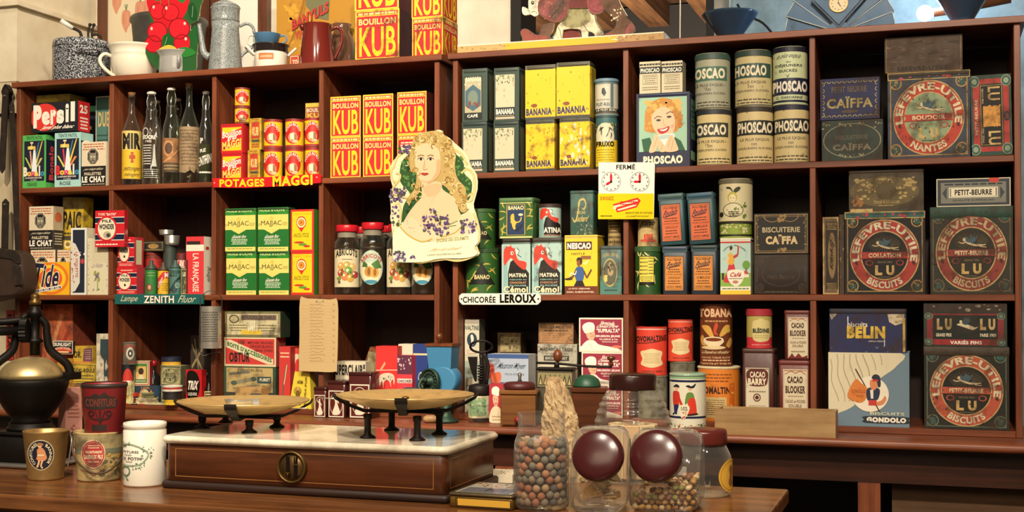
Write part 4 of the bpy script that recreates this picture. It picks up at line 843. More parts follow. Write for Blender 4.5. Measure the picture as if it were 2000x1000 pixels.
fruitjar('unlabelled red-lidded jar of fruit in the second row of the jar bay|jar|second row of fruit jars', 690, 722, 443, .13, 0, False)
fruitjar('unlabelled red-lidded jar of fruit in the second row of the jar bay|jar|second row of fruit jars', 742, 778, 441, .13, 0, False)

# ================================================================ left unit, lower row
def litho(bg, ink, seed, word=None):
    def f(a):
        a.K(.02, .04, .98, .96, .02, ink, .05); a.O(.5, .5, .4, .36, .06, ink, 30); a.B(.1, .2, .9, .8, 26, ink, .05, seed, 1.5); a.L(.2, .35, .8, .65, 4, ink, .3, seed)
        if word: a.T(word, .2, .08, .8, .22, ink, 2)
    return f
kr = carton('packing_carton', 'large orange-red packing carton with a pale ladder design, behind the coffee mill|box', 82, 142, 594, S3, .10, .12, 'b8582c', lambda a: (a.R(.0, 0, 1, 1, 'b85a34'), a.R(.08, .72, .96, .8, 'c98a5c'), a.T('SIREG', .4, .73, .75, .78, '7a4424', 2), a.G([.1, .6, .6, .1, .7, .12, .2, .66], 'd08a5c'), a.G([.3, .7, .9, .2, .95, .26, .4, .74], 'a0381f'), a.L(.1, .84, .9, .96, 2, '8a3a20')), 'old', side='8a3c24')
z = carton('plain_carton', 'low brown carton under the yellow soap boxes|box', 96, 186, 748, S3, .045, .05, '8a6a40', None, 'old')
z = carton('soap_box', 'yellow soap bar box with dark lettering in a ruled frame|box', 139, 188, 710, z, .045, .05, 'd0b23c', lambda a: (a.K(.03, .06, .97, .94, .02, '4a4420', .03), a.T('IDÉAL-BOULE', .06, .2, .94, .46, '38341c', 4), a.L(.1, .55, .9, .85, 2, '6a6030')), 'old')
z1 = carton('soap_box', 'yellow and purple soap box standing on the ruled yellow one|box', 143, 181, 676, z, .05, .05, 'c9a632', lambda a: (a.G([.55, .15, .98, .1, .98, .9, .5, .9], '7a4a5c'), a.L(.6, .2, .9, .8, 5, 'd8b8a0', .3), a.T('OR', .02, .3, .4, .7, '2a2418', 4), a.R(0, .9, 1, 1, 'd08a3a')), 'old')
carton('soap_box', 'small white soap box with a black band and a red arched word|box', 104, 142, 666, S3+.15, .036, .012, WHT, lambda a: (a.R(.03, .04, .97, .97, BLK), a.T('SUNLIGHT', .06, .12, .92, .4, WHT, 4), a.C([.04, .72, .2, .52, .5, .46, .8, .52, .96, .72, .8, .9, .2, .9], 'c8402c'), a.T('SAVON SOLEIL', .1, .54, .9, .72, CRM, 2, arch=.5), a.R(.2, .78, .8, .9, 'e8c88a')), side=BLK)
carton('soap_box', 'yellow carton that the black and white soap box stands on|box', 112, 137, 700, S3, .03, .014, 'c08a2c', None, 'old')
carton('violet_soap_box', 'tall dark blue and cream box in shadow by the divider of the lowest soap bay|box', 188, 213, 652, S3, .03, .06, 'd8cfb4', lambda a: (a.G([.3, .08, .95, .08, .95, .98, .6, .98, .6, .4, .3, .3], '2c4650'), a.B(.5, .4, .9, .7, 8, 'd8d0bc', .09), a.B(.1, .3, .5, .9, 10, 'a89a80', .06)), 'old')
e = empty('poster_strip', 'narrow red lettered enamel strip on the pier behind the coffee mill|sign', (P(12, 650, .03).x, .044, P(12, 703, .03).z)); h_ = P(12, 606, .03).z-P(12, 703, .03).z
g = Geo(); g.box(-.012, .018, 0, .005, 0, h_, ('b0362a', 'enamel')); A = Art(); A.T('BYRRH', .2, .08, .8, .9, '1c1512', 4, rot=-90); g.art(A, (-.012, 0, h_), (.03, 0, 0), (0, 0, -h_), (0, -1, 0)); g.build('panel', e)
# hardware bay
carton('flat_game_box', 'flat cream and red box lying in front on the lowest hardware shelf|box', 241, 322, 791, S3, -.0, .06, 'd8cca0', lambda a: (a.R(0, .1, .12, .9, 'b8342c'), a.R(.2, .1, .34, .9, BLK), a.R(.38, .1, .5, .9, 'b8342c'), a.L(.55, .2, .95, .8, 2, 'a89a70')))
zf = P(280, 790, .0).z+.0015
z = can('round_cream_tin', 'round cream cardboard pillbox on the flat cream and red box|tin', 266, 311, 776, zf, .005, 'd8caa4', lambda a: (a.R(0, 0, 1, .3, 'c8b88a'), a.L(.1, .4, .9, .7, 1, '8a6a40')), k='old')
can('small_green_tin', 'small green round tin on the cream pillbox|tin', 277, 303, 767, z, .015, '8a8f62', lambda a: a.L(.1, .3, .9, .7, 1, '4a4a2a'), k='old')
can('red_paste_tin', 'round red tin with a dark flower label, beside the cream pillbox|tin', 243, 272, 767, zf, .002, '2a2622', lambda a: (a.R(0, 0, 1, .35, 'b8342c'), a.B(.2, .45, .9, .85, 5, 'b8444a', .12)), lid='b8342c', lh=6)
z = carton('orange_diamond_box', 'dark blue box with orange diamonds behind the pillboxes|box', 262, 308, 754, S3, .07, .05, '24405a', lambda a: (a.G([.1, .95, .3, .2, .5, .95], 'd8842c'), a.G([.5, .95, .72, .2, .95, .95], 'd8842c'), a.E(.45, .5, .18, .3, 'e0cc9a'), a.T('LION', .3, .04, .65, .2, 'd8a040', 3)), 'old', side='34607a')
carton('hair_lotion_box', 'red and cream box with a green-framed portrait, standing on the orange diamond box|box', 261, 290, 705, z, .075, .03, 'd8c9a0', lambda a: (a.K(.04, .03, .96, .97, .05, 'b8382c', .03), a.R(.14, .1, .86, .88, '4a7a3c'), a.R(.2, .22, .8, .74, 'd8b060'), a.E(.5, .42, .16, .14, '3a241a'), a.G([.3, .74, .42, .55, .58, .55, .7, .74], 'e0cfa8'), a.L(.2, .78, .8, .85, 1, CRM)), side='b8342c', rot=14)
carton('yellow_leaflet', 'pale yellow leaflet box leaning beside the orange diamond box|box', 234, 256, 748, S3, .0, .018, 'd8cf90', lambda a: (a.L(.1, .1, .9, .5, 4, '8a8450', .3), a.R(.3, .6, .8, .75, 'c8a84a')), 'old')
z = can('lamp_oil_tin', 'navy and red round tin with bold white letters, at the back of the hardware bay|tin', 238, 263, 712, S3, .022, '1c1f2c', lambda a: (a.E(.5, .4, .4, .3, 'c83a2c'), a.T('ANTIM', .0, .42, .98, .66, WHT, 4), a.T('ITE', .2, .72, .9, .9, WHT, 3)))
can('dynamo_tin', 'grey tin with a white target and red curved letters, on the navy and red tin|tin', 240, 268, 668, z, .022, '6a665a', lambda a: (a.E(.55, .5, .3, .28, 'c8c2ae'), a.E(.55, .5, .18, .17, '3a3a38'), a.E(.55, .5, .07, .07, 'e8e2cc', 12), a.A('DYNAMO', .5, .52, .38, .32, 170, 30, .35, 'b8342c', 3), a.T('WHAI', .4, .84, .9, .95, 'b8342c', 3)), k='old')
e = empty('ink_bottle', 'small dark glass bottle with a red cap behind the hair lotion box|bottle', (P(283, 700, .10).x+.02, .12, S3)); Geo().lathe([(.02, 0), (.021, .004), (.021, .075), (.008, .095), (.008, .112)], glass('dark_glass', '3a3a38', .3, .3)).build('bottle', e); Geo().lathe([(.0095, .112), (.0095, .128), (.006, .13)], ('b8242a', 'plastic')).build('cap', e)
z = carton('lithographed_box', 'greenish engraved-picture box, lower of two by the red bottle-shaped tin|box', 315, 352, 755, S3, .04, .05, 'a8a070', litho('a8a070', '3c4028', 3), 'old', side='6a4a30')
z = carton('lithographed_box', 'greenish engraved-picture box, upper of two by the red bottle-shaped tin|box', 314, 353, 714, z, .04, .055, 'a8a274', litho('a8a274', '3a4430', 4), 'old', side='5a5a40')
can('polish_tin', 'yellow tin with a navy lid on the engraved-picture boxes|tin', 316, 355, 697, z, .045, 'e0b83c', lambda a: (a.R(0, .75, 1, 1, 'c87830'),), lid='20263c', lh=8)
carton('red_fluid_tin', 'red tin with a black blob label and white letters, in the hardware bay|tin', 363, 394, 722, S3, .03, .025, 'c8242a', lambda a: (a.C([.08, .1, .6, .06, .85, .3, .85, .6, .6, .85, .1, .8], BLK), a.T('TRIX', .08, .32, .82, .58, WHT, 5, sh=.15), a.T('LIQUIDE', .14, .66, .7, .76, WHT, 2), a.B(.05, .9, .95, .98, 6, 'e8d8c8', .09)), 'gloss')
e = empty('sauce_bottle', 'small dark bottle with a yellow label beside the red tin|bottle', (P(403, 760, .03).x, .045, S3)); Geo().lathe([(.013, 0), (.0135, .003), (.0135, .05), (.006, .062), (.006, .075)], ('1a1512', 'gloss')).build('bottle', e)
g = Geo(); A = Art(); A.R(0, 0, 1, 1, 'd8cc8a'); A.R(.15, .1, .85, .5, '3a3428'); A.L(.2, .15, .8, .45, 1, 'd8c88a'); g.cyl(A, .0137, .008, .034, facing((-1.6, .045))); g.build('label', e)
for i, (x, y_) in enumerate(((378, .09), (398, .10))):
    e = empty('spice_jar', ('clear spice jar with a metal lid behind the red tin|jar', 'clear spice jar with a metal lid at the bay side|jar')[i], (P(x, 700, y_).x, y_, S3)); Geo().lathe([(.016, 0), (.017, .004), (.017, .07), (.013, .08)], GL0, caps=(True, False)).build('jar', e); Geo().lathe([(.0145, .08), (.0145, .094), (.01, .096)], ('9a927c', 'metal')).build('lid', e)
    Geo().lathe([(.0155, .001), (.0155, .05)], ('6a3a20', 'matte')).build('contents', e)
carton('machine_part_box', 'dark box with a pale star device, below the hanging grater|box', 372, 398, 655, S3, .20, .06, '3a3028', lambda a: (a.W([.1, .5, .9, .2], .06, 'a89468'), a.W([.3, .05, .7, .65], .06, 'a89468'), a.W([.1, .15, .9, .55], .06, 'a89468'), a.T('HUTCH', .05, .62, .95, .85, 'a89468', 3)), 'old')
for i, (x0, x1, yt, c, ld) in enumerate(((322, 352, 780, 'e0b82c', 0), (318, 356, 764, '22201e', 0), (318, 358, 753, 'd8d0c0', 0))):
    zz = S3+.001 if i == 0 else zz
    zz = can('round_polish_tin', ('flat yellow round tin at the bottom of the polish stack|tin', 'flat black round tin in the middle of the polish stack|tin', 'flat white and red round tin on top of the polish stack|tin')[i], x0, x1, yt, zz, -.03, c, (lambda a: a.R(0, .3, 1, .6, 'b8302a')) if i == 2 else None)
# drawer-box bay
z0 = carton('plain_carton', 'low dark green carton under the hose clip box|box', 437, 541, 767, S3, .03, .05, '2f3a2c', None, 'old')
z = carton('hose_clip_box', 'cream and green trade box with drawings of metal clips, lowest of the stack of three|box', 437, 538, 716, z0, .03, .06, 'b8a26a', lambda a: (a.R(0, .0, .05, 1, '2c4a34'), a.R(.0, 0, 1, .04, '2c4a34'), a.R(.95, 0, 1, 1, '2c4a34'), a.T('TENDEURS', .26, .1, .75, .2, '4a4a38', 2), a.W([.1, .3, .5, .2], .1, '6a6a5a'), a.W([.15, .66, .62, .46], .14, '8a8468'), a.E(.2, .64, .06, .09, '4a5a4a'), a.E(.58, .48, .06, .09, '4a5a4a'), a.R(.65, .38, .92, .64, '2c4a4a'), a.T('FURET', .7, .44, .9, .56, CRM, 3), a.W([.2, .85, .7, .7], .06, '7a7258'), a.E(.78, .8, .05, .08, '6a6450')), 'old', side='2c4a34')
z = carton('repair_kit_box', 'red and white repair kit box with green lettering on a diagonal band|box', 438, 539, 659, z, .03, .06, 'd8cba4', lambda a: (a.R(.03, .05, .97, .93, 'c83a34'), a.G([.03, .1, .12, .08, .95, .74, .95, .92, .84, .92, .03, .34], 'dccfa8'), a.T("BOITE D'ACCESSOIRES", .06, .42, .92, .58, '2f6a34', 5, rise=-3.6), a.T('OBTUR', .1, .52, .5, .86, BLK, 4), a.T('MÈCHES GRASSES', .46, .12, .94, .22, '5a1a18', 2), a.T('CIRAGES BLANCS', .5, .26, .94, .36, '5a1a18', 2), a.T('VERNIS DIVERS', .58, .4, .94, .5, '5a1a18', 2), a.T('100', .28, .1, .4, .24, '3a2a1a', 3)), 'paper', side='a84a40')
carton('candle_box', 'olive and cream ornamented candle box, top of the stack of three|box', 439, 548, 608, z, .03, .06, '6a6a40', lambda a: (a.R(.02, .05, .98, .95, 'cfc49a'), a.K(.03, .06, .97, .94, .012, '4a4a28', .03), a.E(.17, .3, .09, .16, '4a4a30'), a.E(.17, .3, .07, .12, 'c8bd94'), a.R(.3, .14, .93, .34, '7a6a5a'), a.T('BOUGIES DE TABLE', .32, .17, .9, .3, '4a3a34', 3), a.L(.08, .5, .4, .8, 3, '5a5434', .35), a.L(.6, .5, .93, .8, 3, '5a5434', .35), a.R(.3, .72, .66, .9, 'd8b83a')) and [a.R(.42+.036*i, .38, .445+.036*i, .76, 'efe6c4') for i in range(5)], 'old', side='1f3a24')
carton('pen_box', 'red upright box with a drawn tool, beside the repair kit box|box', 545, 567, 677, S3, .02, .06, 'c83632', lambda a: (a.L(.1, .08, .9, .2, 2, 'e8c8a0', .4), a.W([.7, .3, .4, .6, .3, .9], .12, '6a5a40'), a.W([.7, .3, .45, .62], .05, 'e0d0a0')), 'paper', side='a02a2a')
carton('pen_box', 'red and white upright box half behind the handwritten list|box', 572, 592, 680, S3, .05, .06, 'd0433a', lambda a: (a.R(.05, .1, .95, .55, 'e0cfae'), a.E(.5, .32, .3, .14, 'c83632')))
e = empty('glue_packet', 'yellow tapering packet with a printed figure and lettered side, below the handwritten list|packet', (P(588, 800, .0).x, .0, S3))
g = Geo(); hb = hz(588, 726, P(588, 800, .02))-S3; k = g.mi(('d8c038', 'paper')); W = .06
g.loops([[(-.042, 0, 0), (.035, 0, 0), (.035, .05, 0), (-.042, .05, 0)], [(-.028, .012, hb), (.022, .012, hb), (.022, .04, hb), (-.028, .04, hb)]], ('d8c038', 'paper'), False)
A = Art(); A.T('ARÔME', .3, .2, .62, .3, '4a3a14', 3); A.E(.35, .5, .2, .1, 'a8882c'); A.G([.2, .9, .3, .5, .45, .5, .55, .9], '6a5220'); A.E(.38, .46, .07, .05, 'c89a5a'); A.T('EXTRA PUR', .72, .1, .82, .9, '6a5218', 2, rot=-90)
g.art(A, (-.035, .0075, hb*.98), (.063, 0, 0), (0, -.0115, -hb*.96), (0, -1, .2)); g.build('packet', e)
e = empty('price_list', 'handwritten list on a cream card hung from the shelf edge|card', (P(622, 650, -.012).x, -.012, P(622, 725, -.012).z))
def W2(x, y): p = P(x, y, -.012); return (p.x-e.location.x, p.z-e.location.z)
g = Geo(); g.slab(closed([W2(*q) for q in ((586, 584), (600, 583), (645, 585), (659, 588), (660, 650), (658, 715), (654, 726), (620, 726), (587, 724), (584, 718), (585, 650))], 3), 0, .0016, ('c9ad7a', 'paper'))
A = Art((584, 583, 661, 727)); rnd = random.Random(3)
for i in range(19):
    y = 595+i*6.1; x = 605; pts = []
    while x < 640-rnd.random()*12: pts.append((x, y+rnd.uniform(-1.4, 1.4))); x += 1.6
    A.W(pts, .55, '8a6034')
    if i % 2 == 0: A.W([(650, y), (651.5, y-2), (653, y+1), (654, y-1)], .6, '8a6034')
    A.W([586, y+2, 658, y+2], .22, 'b59a68')
A.W([617, 590, 630, 591], 1, '8a8478')
o_, u_, v_ = W2(584, 583), W2(661, 583), W2(584, 727); g.art(A, (o_[0], 0, o_[1]), (u_[0]-o_[0], 0, u_[1]-o_[1]), (0, 0, v_[1]-o_[1]), (0, -1, 0), 'paper'); g.build('card', e)
Geo().tube([(*W2(618, 590)[:1], -.001, W2(618, 590)[1]), (W2(624, 578)[0], .004, W2(624, 578)[1]), (W2(632, 590)[0], -.001, W2(632, 590)[1])], .0009, ('6a645a', 'metal'), 6, 3).build('wire_hook', e)
# grater hanging on the divider
pc = P(412, 640, -.035); z0, z1 = P(412, 680, -.035).z, P(412, 598, -.035).z
e = empty('nutmeg_grater', 'half-round pierced metal grater hanging on the divider under the teal sign|grater', (pc.x, pc.y, z0)); H = z1-z0; r = halfw(391, 433, pc); fa = facing(pc)
g = Geo(); k = g.mi(('8a867c', 'metal')); n = 18
for z_a, z_b, rr in ((0, H*.12, r), (H*.12, H*.88, r*.985), (H*.88, H, r)):
    rings = [[(rr*math.cos(fa-PI/2+PI*i/n), rr*math.sin(fa-PI/2+PI*i/n), z) for i in range(n+1)] for z in (z_a, z_b)]; g.loops(rings, ('c4c0b4', 'metal'), True, False, False, False)
g.build('shell', e); g = Geo(); A = Art()
for i in range(13):
    for j in range(10): A.E(.12+.07*(j+.5*(i % 2)), .15+.056*i, .021, .019, '1c1a18', 4)
g.cyl(A, r+.0004, 0, H, fa, 'metal'); g.build('pierced_holes', e)
cs, sn = math.cos(fa+PI/2), math.sin(fa+PI/2); g = Geo(); g.tube([(r*cs, r*sn, -.012), (r*cs, r*sn, H), (r*.9*cs, r*.9*sn, H+.03), (0, 0, H+.048), (-r*.9*cs, -r*.9*sn, H+.03), (-r*cs, -r*sn, H), (-r*cs, -r*sn, -.012), (0, 0, -.016), (r*cs, r*sn, -.012)], .0016, ('5a564e', 'metal'), 6, 4); g.build('wire_handle', e)
# chicory bay
e = empty('grill_pan_box', 'orange-brown box leaning on its corner at the back of the chicory bay|box', (P(712, 690, .16).x, .16, S3+.055), rot=(0, math.radians(22), 0)); g = Geo(); g.box(-.03, .035, 0, .03, .0, .125, ('8a4c28', 'old')); A = Art(); A.L(.1, .05, .9, .2, 2, '4a2a18', .4); A.R(.3, .1, .6, .22, '2a1c14'); A.C([.45, .4, .52, .38, .55, .7, .5, .8, .44, .7], '5a3420'); A.L(.6, .3, .9, .8, 5, '5a3018', .3); g.art(A, (-.03, 0, .125), (.065, 0, 0), (0, 0, -.125), (0, -1, 0)); g.build('box', e)
z = carton('night_light_box', 'open white box with black capitals and torn flaps, in the chicory bay|box', 655, 714, 706, S3, .06, .06, 'd8cdb0', lambda a: (a.T('SUPERCLAIR"', -.1, .06, .98, .3, '22201c', 5), a.T('MARQUE DÉPOSÉE', .1, .36, .9, .46, '3a362c', 1), a.L(.1, .6, .9, .9, 3, '6a6450', .3)))
carton('plain_carton', 'plain carton leaning between the white lettered box and the red packet|box', 706, 733, 690, S3, .10, .05, '9a8a60', lambda a: a.T('Quaker', .1, .3, .9, .5, '4a4a2a', 2, rise=1, sh=.2), 'old', ry=8)
e = empty('storage_jar', 'large clear jar with a glass lid, at the back of the chicory bay|jar', (P(787, 680, .2).x, .2, S3)); Geo().lathe([(.055, 0), (.057, .005), (.057, .13), (.045, .145), (.045, .155)], GL1, caps=(True, False)).build('jar', e); Geo().lathe([(.049, .1552), (.049, .163), (.03, .168), (.01, .17)], GL1).build('lid', e)
carton('chicory_packet', 'red chicory packet with a white tiger and black lettering|packet', 734, 776, 676, S3, .04, .05, 'd8302c', lambda a: (a.W([0, .38, 1, .37], .012, 'f0c8b0'), a.G([.2, .36, .42, .24, .46, .28, .28, .38], 'e8a07a'), a.C([.1, .58, .2, .46, .5, .42, .8, .44, .88, .52, .84, .6, .8, .52, .7, .56, .72, .64, .6, .54, .4, .55, .36, .66, .28, .54, .2, .62], 'd8cbb0'), a.B(.2, .46, .8, .54, 12, '4a3428', .03), a.T('CHICORÉE', .1, .82, .9, .88, BLK, 3), a.T('TIGRE', .05, .9, .95, 1, BLK, 6)), side='a8242a')
z = carton('chicory_packet', 'white packet with a grey thistle drawing, behind the flowered one|packet', 778, 806, 672, S3, .075, .05, 'd8d2bc', lambda a: (a.B(.2, .2, .8, .5, 14, '6a7a6a', .08, 3, .7),))
carton('chicory_packet', 'pink-red chicory packet with a purple flowered top band, beside the tiger one|packet', 776, 805, 694, S3, .035, .035, 'd83a44', lambda a: (a.R(0, 0, 1, .34, '5c2740'), a.B(.05, .04, .95, .3, 16, 'd8b8c0', .08, 3, .5), a.R(0, .42, 1, .5, 'f0dcd0'), a.T('CHICORÉE', .04, .43, .96, .49, BLK, 4), a.C([.45, .6, .6, .58, .64, .75, .72, .95, .4, .95, .46, .75], 'efdccc'), a.B(.2, .6, .35, .9, 3, 'f0dcd0', .05)))
carton('coffee_packet', 'dark blue packet with a script word and a red disc, beside the blue grinder|packet', 807, 835, 672, S3, .06, .05, '21377c', lambda a: (a.R(0, .14, 1, .17, 'd8c89a'), a.T('Chi', .3, .42, .9, .56, 'd8d0b8', 1, sh=.2), a.E(.4, .85, .38, .2, 'c83632'), a.T('DOU', .0, .76, .7, .86, WHT, 4)))
for x0, x1, yt, dy, nm in ((612, 637, 756, -.07, 'smallest'), (639, 674, 744, -.068, 'middle'), (680, 725, 727, -.066, 'largest')):
    tin('tea_canister', f'{nm} of the three maroon tins with a silver dancing lady|tin', x0, x1, yt, LEDGE, dy, .06, '4a201c', lambda a: (a.R(.08, .26, .92, .98, 'd8cfba'), a.R(.13, .29, .87, .95, '5a241f'), a.O(.5, .62, .36, .3, .06, 'cfc4ae', 30), a.C([.44, .5, .5, .42, .56, .5, .58, .62, .72, .88, .3, .9, .44, .64], 'dcd2bc'), a.E(.5, .42, .06, .035, 'dcd2bc'), a.W([.46, .52, .32, .44], .04, 'dcd2bc'), a.W([.56, .52, .66, .6], .04, 'dcd2bc')), '3c1a18', 9, .006, 'gloss')
carton('small_packet', 'small cream packet lying in front of the tiger chicory|packet', 737, 776, 800, S3, -.005, .03, 'd8caa0', lambda a: (a.R(.1, .1, .9, .4, 'c8504a'), a.L(.1, .5, .9, .9, 2, '8a7a50')))
carton('kraft_carton', 'small crumpled kraft box peeping over the left scale pan|box', 460, 511, 757, S3, -.05, .04, 'b8935a', None, 'old')

# ================================================================ right unit, upper row
for x0, x1, ya, yb, t0, t1, n in ((902, 951, 238, 134, 'd', 'c', 'leftmost'), (964, 1013, 237, 132, 'd', 'd', 'second')):
    z = tin('chocolate_tin', f'dark green and cream chocolate tin, lower one in the {n} column beside the portrait cut-out|tin', x0, x1, ya, S1, .008, .07, '33463c', banania(t0), '2c3a38', 8, .008, side=1, sart=lambda a: a.R(.15, .12, .85, .95, '7a7458'))
    tin('chocolate_tin', ('dark green coffee tin with a blue-grey hexagon panel, on the leftmost chocolate tin|tin' if t1 == 'c' else 'dark green and cream chocolate tin, upper one in the second column, against a yellow tin|tin'), x0+1, x1+1, yb, z, .008, .07, '33463c', banania(t1, pale=2), '3a4640', 8, .008, sart=lambda a: a.R(.15, .12, .85, .95, '7a7458'))
for x0, x1, ya, yb, n, p0, p1 in ((1027, 1083, 234, 127, 'first', 1, 0), (1093, 1152, 230, 121, 'second', 3, 0)):
    z = tin('chocolate_tin', f'scratched yellow chocolate tin, lower one in the {n} yellow column|tin', x0, x1, ya, S1, .008, .07, 'c9a420', banania('y', pale=p0), '4a4c40', 7, .008, 'worn', sart=lambda a: (a.R(.2, .1, .8, .9, '8a7a3a'),))
    tin('chocolate_tin', f'bright yellow chocolate tin with a dark lid, upper one in the {n} yellow column|tin', x0-1 if n == 'first' else x0-6, x1+2 if n == 'first' else x1, yb, z, .008, .075, 'd9b220', banania('y', pale=p1), '4c4838', 9, .010, sart=lambda a: (a.R(.2, .1, .8, .9, '9a8a3a'),))
z = can('honey_biscuit_tin', 'round yellow tin with a pale leafy arch, lower one beside the yellow tins|tin', 1163, 1207, 228, S1, .02, '3f5a58', lambda a: (a.R(0, .05, 1, .16, '3f6a6c'), a.R(.0, .45, 1, .94, 'e3c42c'), a.B(.0, .14, 1, .24, 16, 'e0c860', .04), a.C([.08, .48, .1, .22, .4, .14, .74, .2, .8, .48], 'd6d2b4'), a.T('FRUXO', .03, .48, .84, .58, BLK, 6), a.L(.05, .62, .85, .9, 6, '7a6a1a', .25)) and leaves(a, (.15, .24, .75, .4), 9, 4, '3a3e34', .5), k='tin')
can('rusk_tin', 'round blue and cream tin with a tiny rider emblem, upper one beside the yellow tins|tin', 1162, 1209, 156, z, .02, '7d9196', lambda a: (a.R(0, .1, 1, .82, 'c2beaa'), a.R(.66, .14, .78, .8, '5a7278'), a.R(0, .1, 1, .15, '5a7278'), a.R(.1, .2, .62, .76, 'cfcbb6'), a.G([.3, .28, .4, .26, .48, .4, .4, .5, .28, .4], '38444c'), a.T('PHOSPHO', .1, .56, .62, .61, '4a5256', 1), a.T('FILET-BLEU', .06, .66, .64, .75, '38505c', 4), a.R(0, .82, 1, .9, '1f3440'), a.T('LE FILET BLEU', .06, .835, .9, .885, CRM, 2), a.R(0, .9, 1, 1, '5a5040')), lid='6f8fa0', lh=6, foot=1)
sm = lambda a: smile(a)
z = tin('cocoa_tin', 'large mint-green cocoa tin with a smiling curly-haired woman holding a cup|tin', 1243, 1347, 181, S1, .008, .10, NAVY, smile, '1f2a4a', 8, .010, sart=lambda a: (a.R(.1, .08, .9, .62, '5f8a72'), a.L(.2, .15, .8, .55, 6, '2a3a34', .3), a.R(.1, .78, .9, .9, '8fc0a0')))
carton('cocoa_packet', 'small cream cocoa packet on the large mint-green tin, the one nearer the divider|packet', 1249, 1290, 120, z, .015, .05, 'cfc4a2', phoscaosmall, side='a89e80')
carton('cocoa_packet', 'small cream cocoa packet on the large mint-green tin, the one nearer the round cans|packet', 1292, 1333, 119, z, .015, .05, 'cfc4a2', phoscaosmall, side='a89e80')
for x0, x1, ya, yb, n, f0, f1, l0, l1 in ((1361, 1430, 217, 109, 'first', phoscao(0, '3a4038', 'd8c48c', 1), phoscao(0, '4a7060', 'a8a890', 1), '2b313a', '3f564c'), (1439, 1512, 212, 103, 'second', phoscao(0, '2b2f2c', 'd8c490', 0), phoscao(0, '33504a', 'cdbd8c', .5), '3a3230', '33463e'), (1512, 1583, 208, 96, 'third', phoscao(0, '2b2f2c', 'd3c08c', 0), None, '20263c', '1c1c2c')):
    z = can('cocoa_can', f'tall cream cocoa can with a dark lettered band, lower one in the {n} column|can', x0, x1, ya, S1, .01, 'd3c08c', f0, lid=l0, lh=10, rim='8a7a58')
    if f1: can('cocoa_can', (f'grey-green cocoa can with a green lettered band, upper one in the {n} column|can' if n == 'first' else f'scratched cream cocoa can with a green lid, upper one in the {n} column|can'), x0-3, x1-2, yb, z, .01, 'b8ae8c', f1, lid=l1, lh=12, rim='6a6a58')
    else: can('cocoa_can', 'pale green and navy cocoa can, beside the divider to the biscuit tins|can', x0-2, x1-4, yb, z, .01, 'c6d2a4', lambda a: (a.R(0, 0, 1, 1, 'cdd6aa'), a.R(0, .55, 1, .84, '1f2640'), a.R(0, .93, 1, 1, '1f2640'), a.T('le plus exquis', .05, .14, .86, .24, '20242c', 1, sh=.2, arch=.2), a.T('des', .38, .25, .52, .29, '20242c', 1), a.T('DÉJEUNERS', .08, .3, .84, .37, '20242c', 3), a.T('SUCRÉS', .18, .39, .7, .45, '20242c', 3), a.G([.34, .47, .42, .52, .5, .47, .43, .545], '20242c'), a.T('PHOSCAO', .0, .6, .99, .79, WHT, 6), a.T('C. DARDANNE', .1, .865, .85, .91, '20242c', 3)), lid='1b1d2e', lh=10)
# biscuit tins, upper row
z = tin('biscuit_tin', 'dark green biscuit tin with a faint oval garland, under the blue scalloped one|tin', 1604, 1725, 234, S1, .02, .09, '2f3a33', caiffa('2f3a33', '8a8468', 'BISCUITERIE', 'oval'), None, 0, .008, 'old')
tin('biscuit_tin', 'dark blue biscuit tin with a scalloped gold edge and gold capitals|tin', 1601, 1719, 152, z, .02, .09, '262b52', caiffa('262b52', 'a8965c', 'PETIT BEURRE', 'scallop'), None, 0, .008, 'old')
z = tin('biscuit_tin', 'large square biscuit tin with a red ring round a green centre|tin', 1734, 1895, 140, S1, .012, .17, '4a3a2c', lu('BOUDOIR', 'NANTES', '3a4250', 'b8402f', '8fa07c', 'dccfa8', 'a8844a', 26, '2b3440'), '3a3328', 10, .004, 'old', grow=.0018)
tin('biscuit_tin', 'worn brown biscuit tin with dark capitals along its foot, on the red-ringed green-centred tin|tin', 1728, 1880, 70, z, .02, .12, '4a382a', lambda a: (a.R(.0, .1, 1, .98, '4d3b2c'), a.K(.02, .02, .98, .98, .008, '8a6a44', .012), a.B(.05, .1, .95, .7, 30, '6a5240', .07, 4, .4), a.B(.05, .1, .95, .7, 14, '3a2c22', .09, 6, .4), a.B(0, .05, .06, .95, 8, 'a8804c', .02), a.T('LEFÈVRE-UTILE', .17, .8, .82, .94, '1f1712', 3)), '3a2c22', 6, .003, 'old')
def luside(a):
    a.R(0, 0, 1, 1, '2f4a40'); a.K(.06, .05, .94, .95, .2, 'b03a34', .06); a.R(.22, .12, .8, .88, '15171c')
    for v in (.08, .92):
        for u in (.1, .88): a.E(u, v, .13, .07, '8fa58c', 16); a.O(u, v, .11, .06, .4, '3a5a4c', 16)
    a.K(.24, .13, .78, .87, .015, 'b89c5c', .006); a.R(.3, .39, .72, .64, 'd89a48'); a.B(.32, .41, .7, .62, 30, 'b8742c', .022, 3, .5); a.B(.29, .385, .73, .4, 14, 'd89a48', .03, 5, .5); a.B(.29, .63, .73, .645, 14, 'd89a48', .03, 6, .5)
    for v in (.15, .7): a.T('LU', .42, v, .72, v+.17, 'd0b070', 3, rot=90)
    a.T('PETIT-BEURRE', .1, .3, .17, .74, 'dcc8a0', 2, rot=-90); a.T('GRAND PRIX', .27, .17, .32, .36, 'c8b890', 1, rot=90); a.T('PARIS 1900', .27, .66, .32, .84, 'c8b890', 1, rot=-90); a.E(.88, .52, .08, .06, '1c2a2c', 16); a.T('LU', .85, .49, .92, .55, 'b8403a', 4, rot=-90)
tin('biscuit_tin', 'tall biscuit tin standing on end with a golden biscuit square between sideways letters|tin', 1898, 1982, 146, S1, .008, .10, '2f4a40', luside, None, 0, .002, 'old', ry=-1)
